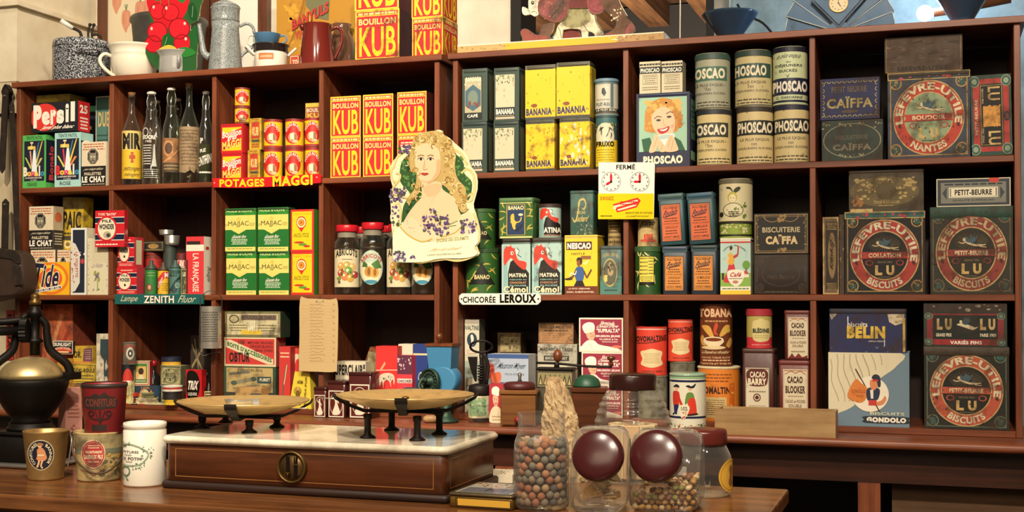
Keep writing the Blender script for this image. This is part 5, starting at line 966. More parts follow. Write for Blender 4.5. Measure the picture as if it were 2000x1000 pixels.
# ================================================================ right unit, middle row
z = can('banana_cocoa_tin', 'dark green tin with yellow bananas and a black triangle, lowest beside the enamel strip sign|tin', 906, 977, 486, S2, .012, '2c5a24', banao, lid='2f4a2a', lh=8)
can('banana_cocoa_tin', 'dark green banana-patterned tin partly hidden behind the portrait cut-out|tin', 904, 970, 409, z, .012, '2c5a24', banao, lid='3a5a30', lh=7)
z = tin('breakfast_tin', 'turquoise tin with a red-combed black rooster, lower one beside the green banana tin|tin', 980, 1036, 466, S2, .008, .07, '3f5a4c', matina(), '2c2420', 8, .006)
tin('banana_cocoa_tin', 'green-lidded square tin with a blue panel and banana border, on the rooster tin|tin', 975, 1041, 386, z, .008, .07, '3f6a34', banaob, '55784a', 9, .006, sart=lambda a: leaves(a, (.1, .15, .9, .9), 8, 4))
z = tin('breakfast_tin', 'turquoise tin with a red-combed black rooster, the one against the yellow tin|tin', 1039, 1097, 464, S2, .008, .07, '3f5a4c', matina(), '3a342c', 9, .006, 'worn')
can('breakfast_can', 'small round tin with a rooster head, on the second rooster tin|tin', 1052, 1097, 399, z, .015, '8fa898', matina(1), lid='3a2a26', lh=7)
z = tin('breakfast_tin', 'yellow breakfast cocoa tin with a serving woman in a blue blouse|tin', 1103, 1167, 459, S2, .008, .08, 'e0b82a', lambda a: (a.R(0, 0, 1, .06, 'c9b068'), a.R(0, .06, 1, 1, 'ecc52c'), a.R(.05, .11, .83, .25, '4a2414'), a.T('NESCAO', .08, .13, .8, .235, WHT, 6), a.T('NESTLÉ', .2, .29, .62, .335, '5a3418', 2), a.R(.5, .35, .8, .41, '8a5a34'),
    a.R(0, .86, 1, 1, '6a2c18'), a.T('LE PETIT DÉJEUNER', .12, .885, .78, .92, CRM, 2), a.T('SAIN, SUBSTANTIEL', .06, .945, .9, .975, CRM, 2), a.C([.36, .42, .4, .38, .5, .38, .54, .44, .5, .5, .4, .48], '2a1a14'), a.C([.38, .44, .46, .42, .48, .48, .44, .54, .38, .5], '8a4c2c'), a.C([.34, .56, .44, .53, .56, .55, .6, .66, .54, .78, .38, .78, .3, .66], '3a5c94'), a.G([.36, .77, .55, .77, .62, .86, .28, .86], '1f1a18'), a.W([.58, .6, .68, .72, .82, .58], .04, '6a3a24'), a.W([.34, .6, .26, .7, .12, .74], .04, '6a3a24'), a.E(.12, .74, .12, .018, '3a2418'), a.W([.16, .7, .2, .64, .32, .66, .36, .6], .025, 'f0e8d0', 4), a.W([.56, .48, .66, .46, .74, .42, .62, .5], .02, 'f0e4b0', 3)), 'd8b83a', 5, .003)
tin('cocoa_tin', 'dark teal cocoa tin with a gold script initial, standing on the yellow breakfast tin|tin', 1113, 1159, 372, z, .02, .06, '3b5e54', lambda a: (a.W([.36, .42, .4, .24, .6, .2, .68, .32, .6, .42, .52, .4], .045, 'c9b56a', 4), a.W([.42, .26, .3, .6, .2, .7, .1, .6], .04, 'c9b56a', 4), a.T('CACAO', .3, .46, .66, .53, 'c9b56a', 2), a.T('Suchard', .2, .56, .82, .7, 'c9b56a', 2, sh=.2), a.B(.3, .72, .95, .98, 26, '8a8a74', .04)), '33524a', 7, .005, 'worn', sart=None)
z = tin('cocoa_tin', 'green-blue cocoa tin with an oval portrait medallion, beside the divider under the clock sign|tin', 1172, 1214, 480, S2, .012, .06, '47635e', lambda a: (a.R(0, .62, 1, 1, '4a7a70'), a.E(.46, .55, .34, .29, 'b8a05a', 26), a.E(.46, .55, .31, .26, '5a5a48', 26), a.C([.4, .38, .5, .34, .6, .42, .62, .56, .5, .62, .36, .56], 'a8946a'), a.B(.3, .36, .62, .5, 12, '2c2c24', .05), a.T('CACAO IMPÉRIAL', .08, .16, .86, .25, 'b8a870', 2, arch=.4), a.L(.2, .88, .8, .95, 1, '2a3a34'), a.R(.2, .6, .34, .74, 'd8c05a')), '3a4a48', 8, .006, 'worn')
can('old_paper_can', 'rust-stained old paper can behind the clock sign, on the medallion tin|can', 1187, 1214, 424, z, .03, 'a89058', lambda a: (a.L(.05, .1, .95, .4, 3, '4a3a1c', .6), a.R(0, .5, 1, .56, '5a4a2a'), a.L(.05, .62, .95, .95, 2, '5a4624', .5)), k='old')
o = block('enamel_sign', 'white enamel strip sign with black capitals on the shelf edge under the green banana tin|sign', [902, 573, 1050, 573, 1056, 578, 1056, 589, 1050, 595, 903, 595, 897, 589, 897, 578], -.012, .005, 'ece6d6', lambda a: (a.T('CHICORÉE', 904, 576.5, 969, 591.5, '1a1814', 3), a.T('LEROUX', 977, 574.5, 1048, 592, '1a1814', 6), a.E(901.5, 584, 1.8, 2, '3a3a38', 10), a.E(1051.5, 584, 1.8, 2, '3a3a38', 10)), k='enamel')
def clock(a, u, v, h0, m0):
    a.O(u, v, 19, 19, .06, '8a9088', 36)
    for i in range(12):
        t = math.radians(i*30); a.E(u+15.5*math.sin(t), v-15.5*math.cos(t), 1.4, 1.8, '6a7070', 6)
    for ang, l in ((h0, 13), (m0, 17)):
        t = math.radians(ang); dx, dy = math.sin(t), -math.cos(t); a.G([u-dy*2, v+dx*2, u+dx*l*.7-dy*2.4, v+dy*l*.7+dx*2.4, u+dx*l, v+dy*l, u+dx*l*.7+dy*2.4, v+dy*l*.7-dx*2.4, u+dy*2, v-dx*2], 'c8202c')
    a.E(u, v, 2.4, 2.4, '2a2420', 10)
def ferme(a):
    a.R(1169, 317, 1278, 376, 'ece9e0'); a.R(1168, 378, 1277, 428, 'eccb1c'); a.T('FERMÉ', 1204, 319.5, 1241, 331, '22242a', 3); a.T('DE', 1176, 335, 1182, 338, '5a6068', 2); a.T('A', 1234, 335, 1237, 338, '5a6068', 2)
    clock(a, 1194, 355, 240, 0); clock(a, 1250, 355, 270, 0); a.T('EXIGEZ', 1173, 384, 1199, 391, 'b03a20', 2)
    a.G([1197, 399, 1246, 386, 1252, 392, 1244, 405, 1206, 415], 'd8342c'); a.G([1199, 402, 1245, 390, 1247, 393, 1202, 406], 'f0d8b8'); a.G([1206, 409, 1244, 398, 1243, 402, 1208, 412], 'f0d8b8'); a.E(1201, 406, 3, 4, 'f4e4c4', 10); a.L(1212, 392, 1244, 402, 2, 'b8302a', .4)
    a.T('GARANTI PUR ET NATUREL', 1222, 414, 1275, 417.5, '2a2418', 2); a.T('et quelle économie !', 1219, 420, 1274, 425, '2a2418', 1, sh=.2); a.L(1173, 420, 1196, 424, 1, '2a2418')
q = block('closing_hours_sign', 'white and yellow closing-hours card with two red-handed clock faces, hung on the divider|sign', [1170, 317, 1279, 317, 1277, 428, 1168, 428], -.012, .003, 'ece9e0', ferme, k='gloss')
z = can('banana_cocoa_tin', 'green round can with bananas and a yellow lettered panel, beyond the clock sign|can', 1240, 1292, 482, S2, .012, '234a20', banaoy, lid='3a5a34', lh=10)
can('cocoa_can', 'plain tan can with a red cup picture, on the green banana can|can', 1245, 1287, 426, z, .02, 'c4ab72', lambda a: (a.T('Blécao', .08, .1, .9, .3, '2a1e14', 3, sh=.2, rise=.3), a.R(.3, .58, .72, .78, 'b8342c'), a.E(.5, .8, .36, .06, 'd8503a'), a.R(.34, .6, .68, .76, 'd0603c')), k='old')
for x0, x1, ya, yb, c0, c1, n, l0 in ((1294, 1342, 481, 379, 'd88a3c', 'd8683a', 'first', '3c4a5c'), (1350, 1400, 479, 377, 'd88a3c', 'd8663a', 'second', '2c3c38')):
    z = tin('chocolate_tin', f'navy-edged chocolate powder tin with an amber label, lower one in the {n} leaning column|tin', x0, x1, ya, S2, .01, .06, '303c46', poulain(c0, 1 if n == 'second' else 2), l0, 8, .006)
    tin('chocolate_tin', f'green-edged chocolate powder tin with an orange label, leaning on top of the {n} column|tin', x0-4, x1-3, yb, z+.001, .01, .06, '34545a', poulain(c1, 3 if n == 'second' else 4), '3a5a58' if n == 'first' else '2c5468', 11, .006, ry=-3)
z = tin('coffee_tin', 'pale blue tin picturing a waving woman in a red skirt, under the green fruit tin|tin', 1407, 1466, 465, S2, .01, .06, 'c9d2c0', lambda a: (a.R(0, 0, 1, .06, 'e0dcc8'), a.R(0, .06, 1, .09, 'b83a34'), a.R(0, .09, 1, .62, 'b3d0c6'), a.R(0, .62, 1, .86, '86b04a'), a.R(0, .86, 1, .93, 'ede6cc'), a.R(0, .93, 1, 1, 'e6c83a'), a.E(.86, .48, .13, .08, '6a9a3c', 14), a.R(.84, .54, .88, .64, '5a4a2a'), a.G([.72, .64, .84, .56, .96, .64], 'b84a3c'), a.R(.74, .64, .94, .7, 'e8dcc4'),
    a.C([.3, .44, .42, .42, .5, .56, .58, .76, .12, .78, .22, .6], 'c8323c'), a.C([.26, .3, .36, .26, .46, .34, .44, .46, .28, .46], 'd8a83a'), a.E(.36, .2, .05, .045, 'e6bc98', 14), a.C([.31, .16, .37, .14, .41, .18, .33, .22], '3a2418'), a.W([.44, .34, .58, .3, .6, .14], .05, 'b03038'), a.E(.61, .12, .03, .025, 'e6bc98', 8), a.W([.28, .34, .2, .44], .05, 'e6bc98'), a.R(.05, .62, .12, .74, '2a2420'),
    a.C([.26, .58, .76, .58, .74, .76, .52, .86, .28, .76], 'efe6d0'), a.T('Café', .3, .61, .72, .69, 'b03038', 3, sh=.15), a.R(.28, .715, .74, .725, '3a2418'), a.E(.5, .78, .1, .03, 'b8846a'), a.L(.05, .88, .95, .92, 1, '4a6a4a'), a.A('caisse de café', .46, .34, .4, .2, 150, 30, .14, '5a6a60', 1)), 'dcd8c4', 5, .003, side=1)
z = can('fruit_can', 'low green and cream can with fruit drawings, between the coffee tin and the cream can|can', 1405, 1470, 434, z, .012, '8fa048', lambda a: (a.R(0, .05, 1, .75, '8ea23e'), a.B(.02, .12, .98, .68, 22, 'd8d2a8', .075, 4, 1.6), a.B(.02, .2, .98, .65, 14, '3a4424', .03, 6, 1.6), a.R(0, .78, 1, 1, '22221c')), lid='2c2c24', lh=4)
can('syrup_can', 'cream can with a leaf-haired fruit girl beside a picnic basket, topmost in its column|can', 1404, 1471, 351, z, .012, 'd2c69a', lambda a: (a.R(0, .0, 1, .96, 'd6caa0'), a.C([.34, .26, .24, .24, .22, .2, .34, .21, .42, .32, .42, .36], '25301c'), a.C([.43, .36, .45, .26, .56, .2, .64, .22, .58, .3], '25301c'), a.E(.4, .44, .14, .13, 'b8b04a', 18), a.E(.4, .47, .1, .1, 'e8d8b0', 16), a.E(.36, .46, .015, .012, BLK, 6), a.E(.44, .46, .015, .012, BLK, 6), a.W([.38, .52, .42, .52], .01, 'b8442c'), a.E(.42, .74, .3, .17, '2a2c20', 24), a.E(.42, .74, .28, .155, 'dcd2ac', 24), a.B(.24, .68, .6, .84, 9, '6a7a34', .05), a.L(.28, .76, .6, .9, 3, BLK, .5), a.B(.66, .56, .8, .9, 8, '5a7a34', .06), a.E(.08, .84, .06, .06, '2a2c20')), lid='6a6450', lh=9, k='tin')
z = tin('biscuit_tin', 'plain dark brown embossed biscuit tin, under the black and gold one|tin', 1471, 1584, 497, S2, .012, .09, '2f261f', embossed, None, 0, .008, 'old')
tin('biscuit_tin', 'black and gold garlanded biscuit tin, on the dark brown embossed one|tin', 1472, 1584, 416, z, .012, .09, '1c1916', caiffa('1c1916', '9a7c4a', 'BISCUITERIE', 'gold'), None, 0, .006, 'tin')
z = tin('biscuit_tin', 'large square black biscuit tin with a red ring and teal corners, middle biscuit bay|tin', 1650, 1807, 413, S2, .012, .17, '2c4a48', lu('COLLATION', 'BISCUITS', '181a1f', 'a83a34', '15161b', 'd8cfae', 'a8864c', 0, '3a6460'), '3a5c58', 8, .003, 'old')
tin('biscuit_tin', 'old brown-gold biscuit tin with a worn ornamental oval, on the teal-cornered tin|tin', 1658, 1804, 331, z, .02, .13, '4a4030', lambda a: (a.R(0, .12, 1, 1, '4d4432'), a.E(.48, .52, .46, .36, '6a5c3c', 40), a.B(.1, .2, .9, .5, 40, 'a8915c', .05, 3, 1.2), a.B(.1, .4, .9, .7, 30, 'bfa56a', .04, 4, 1.2), a.E(.5, .5, .14, .2, '5a4c30', 20), a.T('TERRE & LONDON', .33, .74, .68, .81, 'b8a068', 2), a.L(.4, .84, .6, .88, 1, 'b8a068'), a.B(.02, .62, .2, .95, 12, '9a6a3c', .06, 8, 1.2), a.R(.02, .93, .32, 1, 'c8ad72')), '3a3226', 8, .004, 'old')
z = tin('biscuit_tin', 'large square dark olive biscuit tin with a dull red ring and a flowered lid|tin', 1817, 1983, 403, S2, .012, .17, '2f3026', lu('PETIT-BEURRE', 'BISCUITS', '30302a', '8a3a32', '2a271f', 'b8a47c', '6a5a3c', 30), '2f4a3e', 24, .003, 'old')
tin('biscuit_box', 'long grey and cream biscuit box with a black-lettered plate, on the flowered-lid tin|box', 1829, 1974, 348, z, .02, .06, '3a3f48', lambda a: (a.K(0, 0, 1, 1, .014, 'd8cdb0', .035), a.R(.03, .08, .97, .92, '33383f'), a.R(.06, .14, .94, .88, '7d7c70'), a.G([.08, .52, .14, .3, .14, .75], '3a3f48'), a.G([.92, .52, .86, .3, .86, .75], '3a3f48'), a.K(.17, .32, .83, .68, .012, 'efe6cc', .03), a.R(.2, .36, .8, .64, 'ece2c6'), a.T('PETIT-BEURRE', .25, .4, .75, .6, BLK, 4), a.L(.1, .16, .9, .25, 1, '2f3238', .6), a.T('QUALITÉ SUPÉRIEURE', .22, .73, .78, .82, '2f3238', 2), a.E(.78, .06, .07, .12, 'c8402c', 16)), None, 0, .002, 'paper')
carton('biscuit_box', 'narrow brown upright box with script running down it, against the divider|box', 1607, 1638, 424, S2, .012, .10, '6a5840', lambda a: (a.K(0, 0, 1, 1, .1, 'b89a64', .02), a.R(.2, .06, .95, .94, '2c241c'), a.L(.25, .07, .9, .17, 5, 'a88c58', .5), a.L(.25, .85, .9, .95, 5, 'a88c58', .5), a.E(.58, .5, .26, .3, '8a7048'), a.T('Brevete', .46, .28, .72, .72, '1c1612', 3, rot=90, sh=.2)), 'old', side='8a7048')
carton('biscuit_box', 'thin scuffed box edge-on between the narrow brown box and the teal-cornered tin|box', 1639.5, 1648.5, 419, S2, .012, .10, '4a3a30', lambda a: (a.B(.0, .1, 1, .95, 12, '9a8260', .3, 3, .06),), 'old')
# ================================================================ right unit, lower row
z = carton('malt_packet', 'cream malt drink packet lower in the pair, mostly hidden by the egg beater|packet', 902, 938, 694, S3, .05, .05, 'c8c2a8', lambda a: (a.R(0, .1, 1, .4, '9aa898'), a.L(.1, .5, .9, .9, 5, '6a7064', .3)), 'paper', side='5a584c')
carton('malt_packet', 'cream malt drink packet with a navy oval figure, upper in its pair|packet', 902, 936, 624, z, .05, .05, 'c8c4ac', lambda a: (a.R(0, 0, 1, .12, 'a8a090'), a.T('OVALTINE', -.12, .17, .98, .3, '2a3438', 3), a.E(.5, .57, .35, .2, '22344c', 22), a.C([.4, .46, .52, .42, .62, .52, .56, .7, .42, .72, .44, .6], 'e0d8bc'), a.K(.2, .86, .8, .96, .03, 'b8503a', .01)), side='4a483c', sart=None)
z0 = carton('plain_carton', 'dull carton under the tapioca box, behind the pasta box|box', 962, 1022, 715, S3, .15, .08, '6a5a40', None, 'old')
carton('tapioca_box', 'tan box with a dark lettered label, at the back of the pasta bay|box', 972, 1017, 650, z0, .16, .06, '8a7048', lambda a: (a.R(.12, .12, .95, .98, 'b8a878'), a.B(.2, .18, .85, .45, 10, '6a5a38', .08), a.T('TAPIOCA', .16, .68, .92, .8, '2c2418', 4), a.R(.1, .58, .96, .62, '3a3020')), 'old', side='5a4a30')
zz = carton('pasta_box', 'blue and white macaroni box with two red faces, in the pasta bay|box', 952, 1032, 692, S3+.0, .03, .07, 'b8bcc4', lambda a: (a.R(0, 0, 1, .07, '3a568c'), a.R(0, .07, 1, .6, 'a8b4c4'), a.C([.0, .18, .12, .16, .18, .26, .12, .38, .0, .4], 'c8503a'), a.C([.12, .34, .3, .3, .34, .4, .26, .5, .1, .48], 'd8643c'), a.T('Macaroni Moyen', .2, .14, .98, .27, '22344c', 1, sh=.2), a.T('TROIS ÉTOILES', .42, .31, .9, .35, '3a4a5c', 1), a.T('RIVOIRE & CARRET', -.02, .56, .82, .68, '1c2430', 3), a.L(.3, .45, .95, .52, 1, '3a4a5c'), a.R(0, .74, 1, 1, 'c8402c')), 'paper')
carton('pasta_box', 'torn grey-white carton edge between the macaroni boxes|box', 1030, 1046, 694, S3, .10, .06, '9a9078', lambda a: a.B(0, 0, 1, 1, 12, '5a5444', .2), 'old')
z0 = carton('pasta_box', 'brownish carton under the grey macaroni box, behind the crank mill|box', 1050, 1128, 722, S3, .10, .06, '8a7a5c', None, 'old')
z = carton('pasta_box', 'grey and white macaroni box with torn edges and a dark name band|box', 1050, 1127, 672, z0, .10, .06, 'b0aa98', lambda a: (a.B(0, 0, 1, .3, 16, '8a8674', .1), a.T('MACARONI TROIS', .06, .14, .9, .28, '3a3a34', 3), a.L(.2, .34, .8, .42, 1, '8a8270'), a.R(.16, .46, .8, .66, '2f3230'), a.T('RIVOIRE CARRET', .2, .5, .76, .62, 'c8c2ac', 3), a.R(0, .7, 1, 1, 'c4bca4'), a.B(.15, .78, .85, .84, 8, 'c87a4a', .03)), 'old')
carton('starch_box', 'tan potato starch box with a dark heading, topmost on the grey macaroni box|box', 1052, 1120, 631, z, .10, .06, 'b08458', lambda a: (a.K(.02, .03, .98, .97, .012, '5a3a24', .02), a.T('FÉCULE DE POMME DE TERRE', .05, .08, .95, .26, '3a281a', 3), a.L(.15, .32, .85, .42, 1, '4a3424'), a.L(.08, .48, .85, .9, 5, '8a5a38', .25), a.W([.88, .5, .96, .6, .86, .7, .94, .85], .015, '4a3424', 3)), 'old', side='6a4a30')
def verm(a):
    a.R(0, 0, 1, 1, 'e6dcc4'); a.R(.03, .04, .97, .95, '94243c'); a.T('Vermicelle', .46, .1, .84, .21, WHT, 2, sh=.2, rise=-.3); a.T("Cheveux d'Ange", .37, .19, .94, .3, WHT, 2, sh=.2); a.T('"SUPRALTA"', .4, .31, .92, .43, WHT, 4); a.T('BRUSSON JEUNE', .38, .5, .93, .58, WHT, 4); a.T('VILLEMUR & Cie', .46, .6, .88, .65, WHT, 2); a.L(.52, .68, .88, .72, 1, WHT)
    a.C([.05, .95, .08, .8, .2, .66, .34, .66, .46, .78, .7, .84, .9, .9, .88, .95], 'ece4d2'); a.C([.16, .42, .24, .34, .35, .38, .36, .56, .3, .66, .2, .6], 'e0a888'); a.C([.08, .3, .1, .2, .2, .13, .32, .15, .36, .26, .33, .38, .14, .42], 'f0e8d8'); a.C([.13, .36, .34, .34, .33, .4, .15, .46], 'e4dac6'); a.E(.27, .46, .015, .012, '4a2a20', 6); a.W([.27, .55, .34, .52], .015, 'a04a3c'); a.E(.86, .84, .11, .04, 'd8705a'); a.W([.24, .74, .3, .9], .01, 'b8ae98')
z0 = carton('pasta_box', 'red and white vermicelli box with a chef, lowest of three, behind the glass jar|box', 1150, 1216, 755, S3, .03, .06, 'e0d4bc', verm, side='c8b89a')
z = carton('pasta_box', 'red and white vermicelli box with a chef, middle of the three|box', 1136, 1217, 688, z0, .03, .06, 'e0d4bc', verm)
carton('pasta_box', 'red and white vermicelli box with a chef, topmost of the three|box', 1131, 1217, 621, z, .03, .06, 'e0d4bc', verm)
def omalt(bg, band=.26):
    return lambda a: (a.R(0, 0, 1, .06, 'e0b0a0'), a.R(0, .06, 1, 1, bg), a.T('OVOMALTINE', .0, .18, .97, .3, '2a1512', 5, arch=-.0, rise=.25), a.W([.02, .34, .5, .32, .98, .26], .02, '5a1c14', 4), a.C([.14, .52, .3, .48, .5, .45, .7, .48, .84, .52, .8, .66, .84, .78, .5, .84, .16, .78, .2, .66], 'dcc898'), a.L(.24, .54, .76, .76, 7, '9a7a4c', .25), a.T('WANDER S.A. BERNE', .18, .9, .84, .94, '5a1c14', 2))
z = can('metal_canister', 'dull silver-green canister under the wider red malt can|can', 1245, 1304, 732, S3, .03, '7a7a68', lambda a: a.B(.1, .1, .9, .9, 16, '5a5c4a', .1), k='old')
can('malt_can', 'red malt drink can with a shield label, the wider one beside the divider|can', 1242, 1303, 638, z, .03, 'c8382c', omalt('d0402f'))
z = can('metal_canister', 'dull grey-green canister under the orange-topped malt can|can', 1307, 1358, 705, S3, .05, '72725f', lambda a: a.B(.1, .1, .9, .9, 16, '5a5c4a', .1), k='old')
can('malt_can', 'orange-red malt drink can with a shield label, the narrower and higher one|can', 1304, 1354, 624, z, .05, 'c8402c', omalt('d2482f'))
z = can('malt_can', 'wide orange malt drink can with a cream panel, under the brown banana cocoa can|can', 1362, 1445, 714, S3, .012, 'd0772c', lambda a: (a.R(0, 0, 1, .05, 'e6dcc0'), a.R(0, .05, 1, 1, 'd87e2c'), a.L(.1, .12, .8, .3, 3, '8a4418', .4), a.T('OVOMALTINE', -.05, .37, .84, .5, '35160e', 5), a.R(.1, .56, .68, .94, 'cdb37a'), a.L(.14, .6, .64, .9, 8, '6a5230', .3), a.R(.74, .3, .86, .98, 'c0601f'), a.B(.76, .32, .84, .95, 10, 'e0a860', .03)), 'd8c9a0', 4)
can('banana_cocoa_can', 'tall brown cocoa can picturing a steaming cup and bananas|can', 1366, 1431, 594, z, .02, '5e3320', lambda a: (a.R(0, .03, 1, 1, '683822'), a.T('TOBANA', -.02, .07, .98, .21, 'e0b48c', 5), a.L(.15, .25, .85, .29, 1, 'c08a60', .7), a.C([.08, .38, .1, .34, .3, .36, .42, .5, .5, .6, .3, .52], 'd8a452'), a.C([.9, .34, .78, .34, .66, .42, .6, .52, .74, .5, .88, .42], 'd8a452'), a.C([.1, .5, .02, .56, .08, .66, .2, .66], 'c89848'), a.C([.92, .54, .98, .6, .9, .7, .8, .66], 'c89848'), a.E(.42, .57, .3, .045, 'efe0c0', 22), a.C([.13, .58, .71, .58, .6, .67, .42, .69, .24, .67], 'e6d2ac'), a.E(.42, .57, .24, .03, '7a3c20', 20), a.E(.42, .7, .36, .03, 'e0c898', 22), a.C([.48, .3, .56, .34, .5, .44, .56, .5, .44, .48, .42, .4], 'c8503a'), a.E(.84, .42, .08, .04, 'c9b04a', 12), a.T('Complet et Fortifiant', .0, .75, .96, .81, 'e6cfa0', 1, sh=.2), a.T('CACAO TOBLER SUCRÉ', .06, .84, .92, .875, 'e0b48c', 2), a.L(.08, .885, .92, .93, 1, 'e0b48c'), a.T('CHOCOLAT TOBLER', .0, .945, .96, .985, 'e0b48c', 3)), k='gloss')
z = tin('cocoa_tin', 'maroon cocoa tin with a tall white label, under the red and green baby cereal can|tin', 1450, 1512, 681, S3, .012, .07, '4c2620', lambda a: (a.R(.1, .26, .84, 1, 'dacfb4'), a.K(.11, .27, .83, .99, .01, '5a2a24'), a.C([.16, .3, .47, .27, .78, .3, .8, .42, .7, .5, .24, .5, .14, .42], '5c2620'), a.T('CACAO', .24, .31, .72, .39, CRM, 4), a.T('BARRY', .18, .4, .76, .49, CRM, 5), a.L(.2, .56, .74, .6, 1, '8a7a5c'), a.E(.46, .66, .12, .055, '5c2620', 20), a.O(.46, .66, .09, .04, .3, 'dacfb4', 16), a.L(.2, .76, .74, .97, 7, '8a7a5c', .25)), '4a2a22', 9, .007, side=1, sart=lambda a: a.R(.15, .27, .9, .98, '8a8060'))
can('cereal_can', 'red-lidded baby cereal can with a gold shield label, on the maroon cocoa tin|can', 1457, 1508, 603, z, .015, 'c23438', lambda a: (a.R(0, .18, 1, .72, 'b8a85c'), a.R(0, .72, 1, .99, 'c8343c'), a.C([.24, .34, .42, .28, .56, .24, .72, .28, .9, .34, .9, .68, .84, .8, .58, .84, .3, .8, .24, .68], 'd8c88a'), a.T('BLÉDINE', .25, .47, .88, .61, '1c2a28', 6), a.L(.3, .66, .84, .76, 2, 'a89650', .3), a.L(.2, .89, .9, .93, 1, 'e8a8a0')), lid='a8303a', lh=13)
blk = lambda a: (a.R(.14, .14, .94, .96, 'dccfb0'), a.K(.16, .155, .92, .945, .012, 'a8664c'), a.W([.2, .22, .4, .17, .54, .2, .7, .17, .88, .22], .012, 'a8664c', 3), a.T('CACAO', .28, .25, .78, .36, '4a2a1c', 5), a.T('BLOOKER', .22, .4, .86, .52, '4a2a1c', 5), a.L(.3, .55, .8, .58, 1, '9a7a5c'), a.T('CACAO en POUDRE', .22, .62, .86, .67, '6a4a30', 2), a.T('SOLUBLE', .32, .69, .74, .74, '6a4a30', 2), a.L(.26, .8, .82, .86, 1, '9a7a5c'), a.G([.16, .96, .3, .86, .42, .94, .56, .86, .7, .94, .92, .9, .92, .96], '7a2c24'))
z = tin('cocoa_tin', 'red-brown cocoa tin with a cream label, lower of the pair by the divider|tin', 1521, 1582, 704, S3, .012, .07, '6a2c26', lambda a: blk(a), '6f302a', 9, .006)
tin('cocoa_tin', 'red-brown cocoa tin with a cream label, upper of the pair by the divider|tin', 1532, 1583, 606, z, .02, .06, '5f2a24', lambda a: blk(a), '6a302a', 8, .006)
# biscuit tins, lower row
z = carton('biscuit_box', 'large blue and white biscuit box picturing a sailor carrying a giant biscuit|box', 1618, 1776, 689, S3, .006, .16, '8fa0ab', lambda a: gondolo(a), 'paper', side='6a7a80')
tin('biscuit_tin', 'torn navy paper-covered biscuit tin with gold and white lettering, on the sailor box|tin', 1620, 1770, 603, z, .012, .15, '23284a', lambda a: (a.R(0, .12, 1, 1, '272c56'), a.T('biscuits', .24, .3, .5, .42, WHT, 2), a.R(.238, .18, .25, .42, WHT), a.T('BELIN', .23, .4, .73, .68, 'e6bf4a', 6), a.T('château-thierry', .5, .72, .72, .77, WHT, 1, sh=.15), a.R(.715, .7, .725, .86, WHT), a.G([.76, .12, .98, .12, .96, .32, .86, .38, .78, .3], 'cfc0a0'), a.B(.8, .14, .95, .3, 8, 'a89474', .04), a.R(.955, .2, .985, .98, 'c8a23c'), a.B(.0, .85, .95, 1, 8, '6a6a7a', .03), a.G([0, .12, .1, .12, .03, .26], 'b8ac98')), '2a2c40', 10, .006, 'old')
z = tin('biscuit_tin', 'large dark biscuit tin with a salmon ring and a torn corner, lower biscuit bay|tin', 1805, 1971, 677, S3, .008, .17, '2a2a22', lu('PETIT-BEURRE', 'BISCUITS', '1f2019', 'b8553c', '1a1a16', 'd8cdaa', '5f6a58', 14), '4a4034', 16, .003, 'old', grow=.0018)
def varies(a):
    a.R(0, 0, 1, 1, '2c3a30'); a.R(0, .02, 1, .2, '3a2f28'); a.B(.1, .03, .95, .16, 9, 'a89a80', .05); a.R(.05, .22, .96, .95, '1c2621'); a.K(.04, .24, .96, .96, .07, '8a2c30', .12); a.R(.12, .28, .88, .82, '14201e'); a.R(.14, .84, .88, .97, '9c2a30'); a.T('VARIÉS FINS', .32, .855, .7, .955, WHT, 4)
    for u in (.06, .93):
        for v in (.3, .9): a.E(u, v, .05, .08, '7a8a74', 14); a.O(u, v, .04, .065, .35, '33483f', 14)
    for u in (.16, .68): a.T('L', u, .36, u+.07, .62, 'bfa06a', 7); a.T('U', u+.1, .36, u+.18, .62, 'bfa06a', 7)
    for i in range(24): t = math.radians(i*15); a.W([.52+.05*math.cos(t), .48-.09*math.sin(t), .52+.13*math.cos(t), .48-.24*math.sin(t)], .003, '6a5c3c')
    a.C([.4, .5, .46, .46, .54, .5, .62, .56, .66, .54, .6, .62, .52, .58, .46, .54], 'd8c8a4'); a.E(.45, .43, .018, .035, 'd8c8a4', 10); a.C([.47, .47, .5, .34, .56, .38, .53, .5], '3c4a52')
    a.T('GRAND PRIX', .15, .7, .34, .78, CRM, 3); a.T('PARIS 1900', .68, .7, .87, .78, CRM, 3)
tin('biscuit_tin', 'dark green and red biscuit tin with gold letters flanking an angel, on the salmon-ringed tin|tin', 1804, 1967, 592, z, .012, .16, '2c3a30', varies, None, 0, .003, 'old')

# ================================================================ on top of the left unit
def rnd(x0, x1, Y):
    p = P((x0+x1)/2, 300, Y)
    for _ in range(4): r = halfw(x0, x1, p); p = P((x0+x1)/2, 300, Y+r)
    return p, r
ENG, ENL = speckle('dark_speckled_enamel', '2c2f36', 'c8ccd0', 260, .5, .58), speckle('light_speckled_enamel', '9aa19f', '4c5458', 420, .47, .6)
def handle_dir(px_off, c):
    """unit vector to the right across the sight line at place c"""
    a = facing(c)+PI/2; return Vector((math.cos(a), math.sin(a), 0))
c, r = rnd(101, 216, .02); z = lambda y, x=None: hz(x if x else 158, y, c)-TOP
e = empty('stock_pot', 'large dark speckled enamel pot with a clamped lid and white lever grip|pot', (c.x, c.y, TOP)); H = z(80)
Geo().lathe([(r*.96, 0), (r, .006), (r, H*.78), (r*1.005, H*.79), (r*.99, H*.8)], ENG, 48).build('body', e)
Geo().lathe([(r*1.008, H*.802), (r*1.008, H*.9), (r*.97, H*.97), (r*.8, H), (r*.2, H*1.03), (.002, H*1.03)], ENG, 48).build('lid', e)
R_ = handle_dir(1, c); fwd = Vector((math.cos(facing(c)), math.sin(facing(c)), 0)); IR = ('2a2320', 'iron')
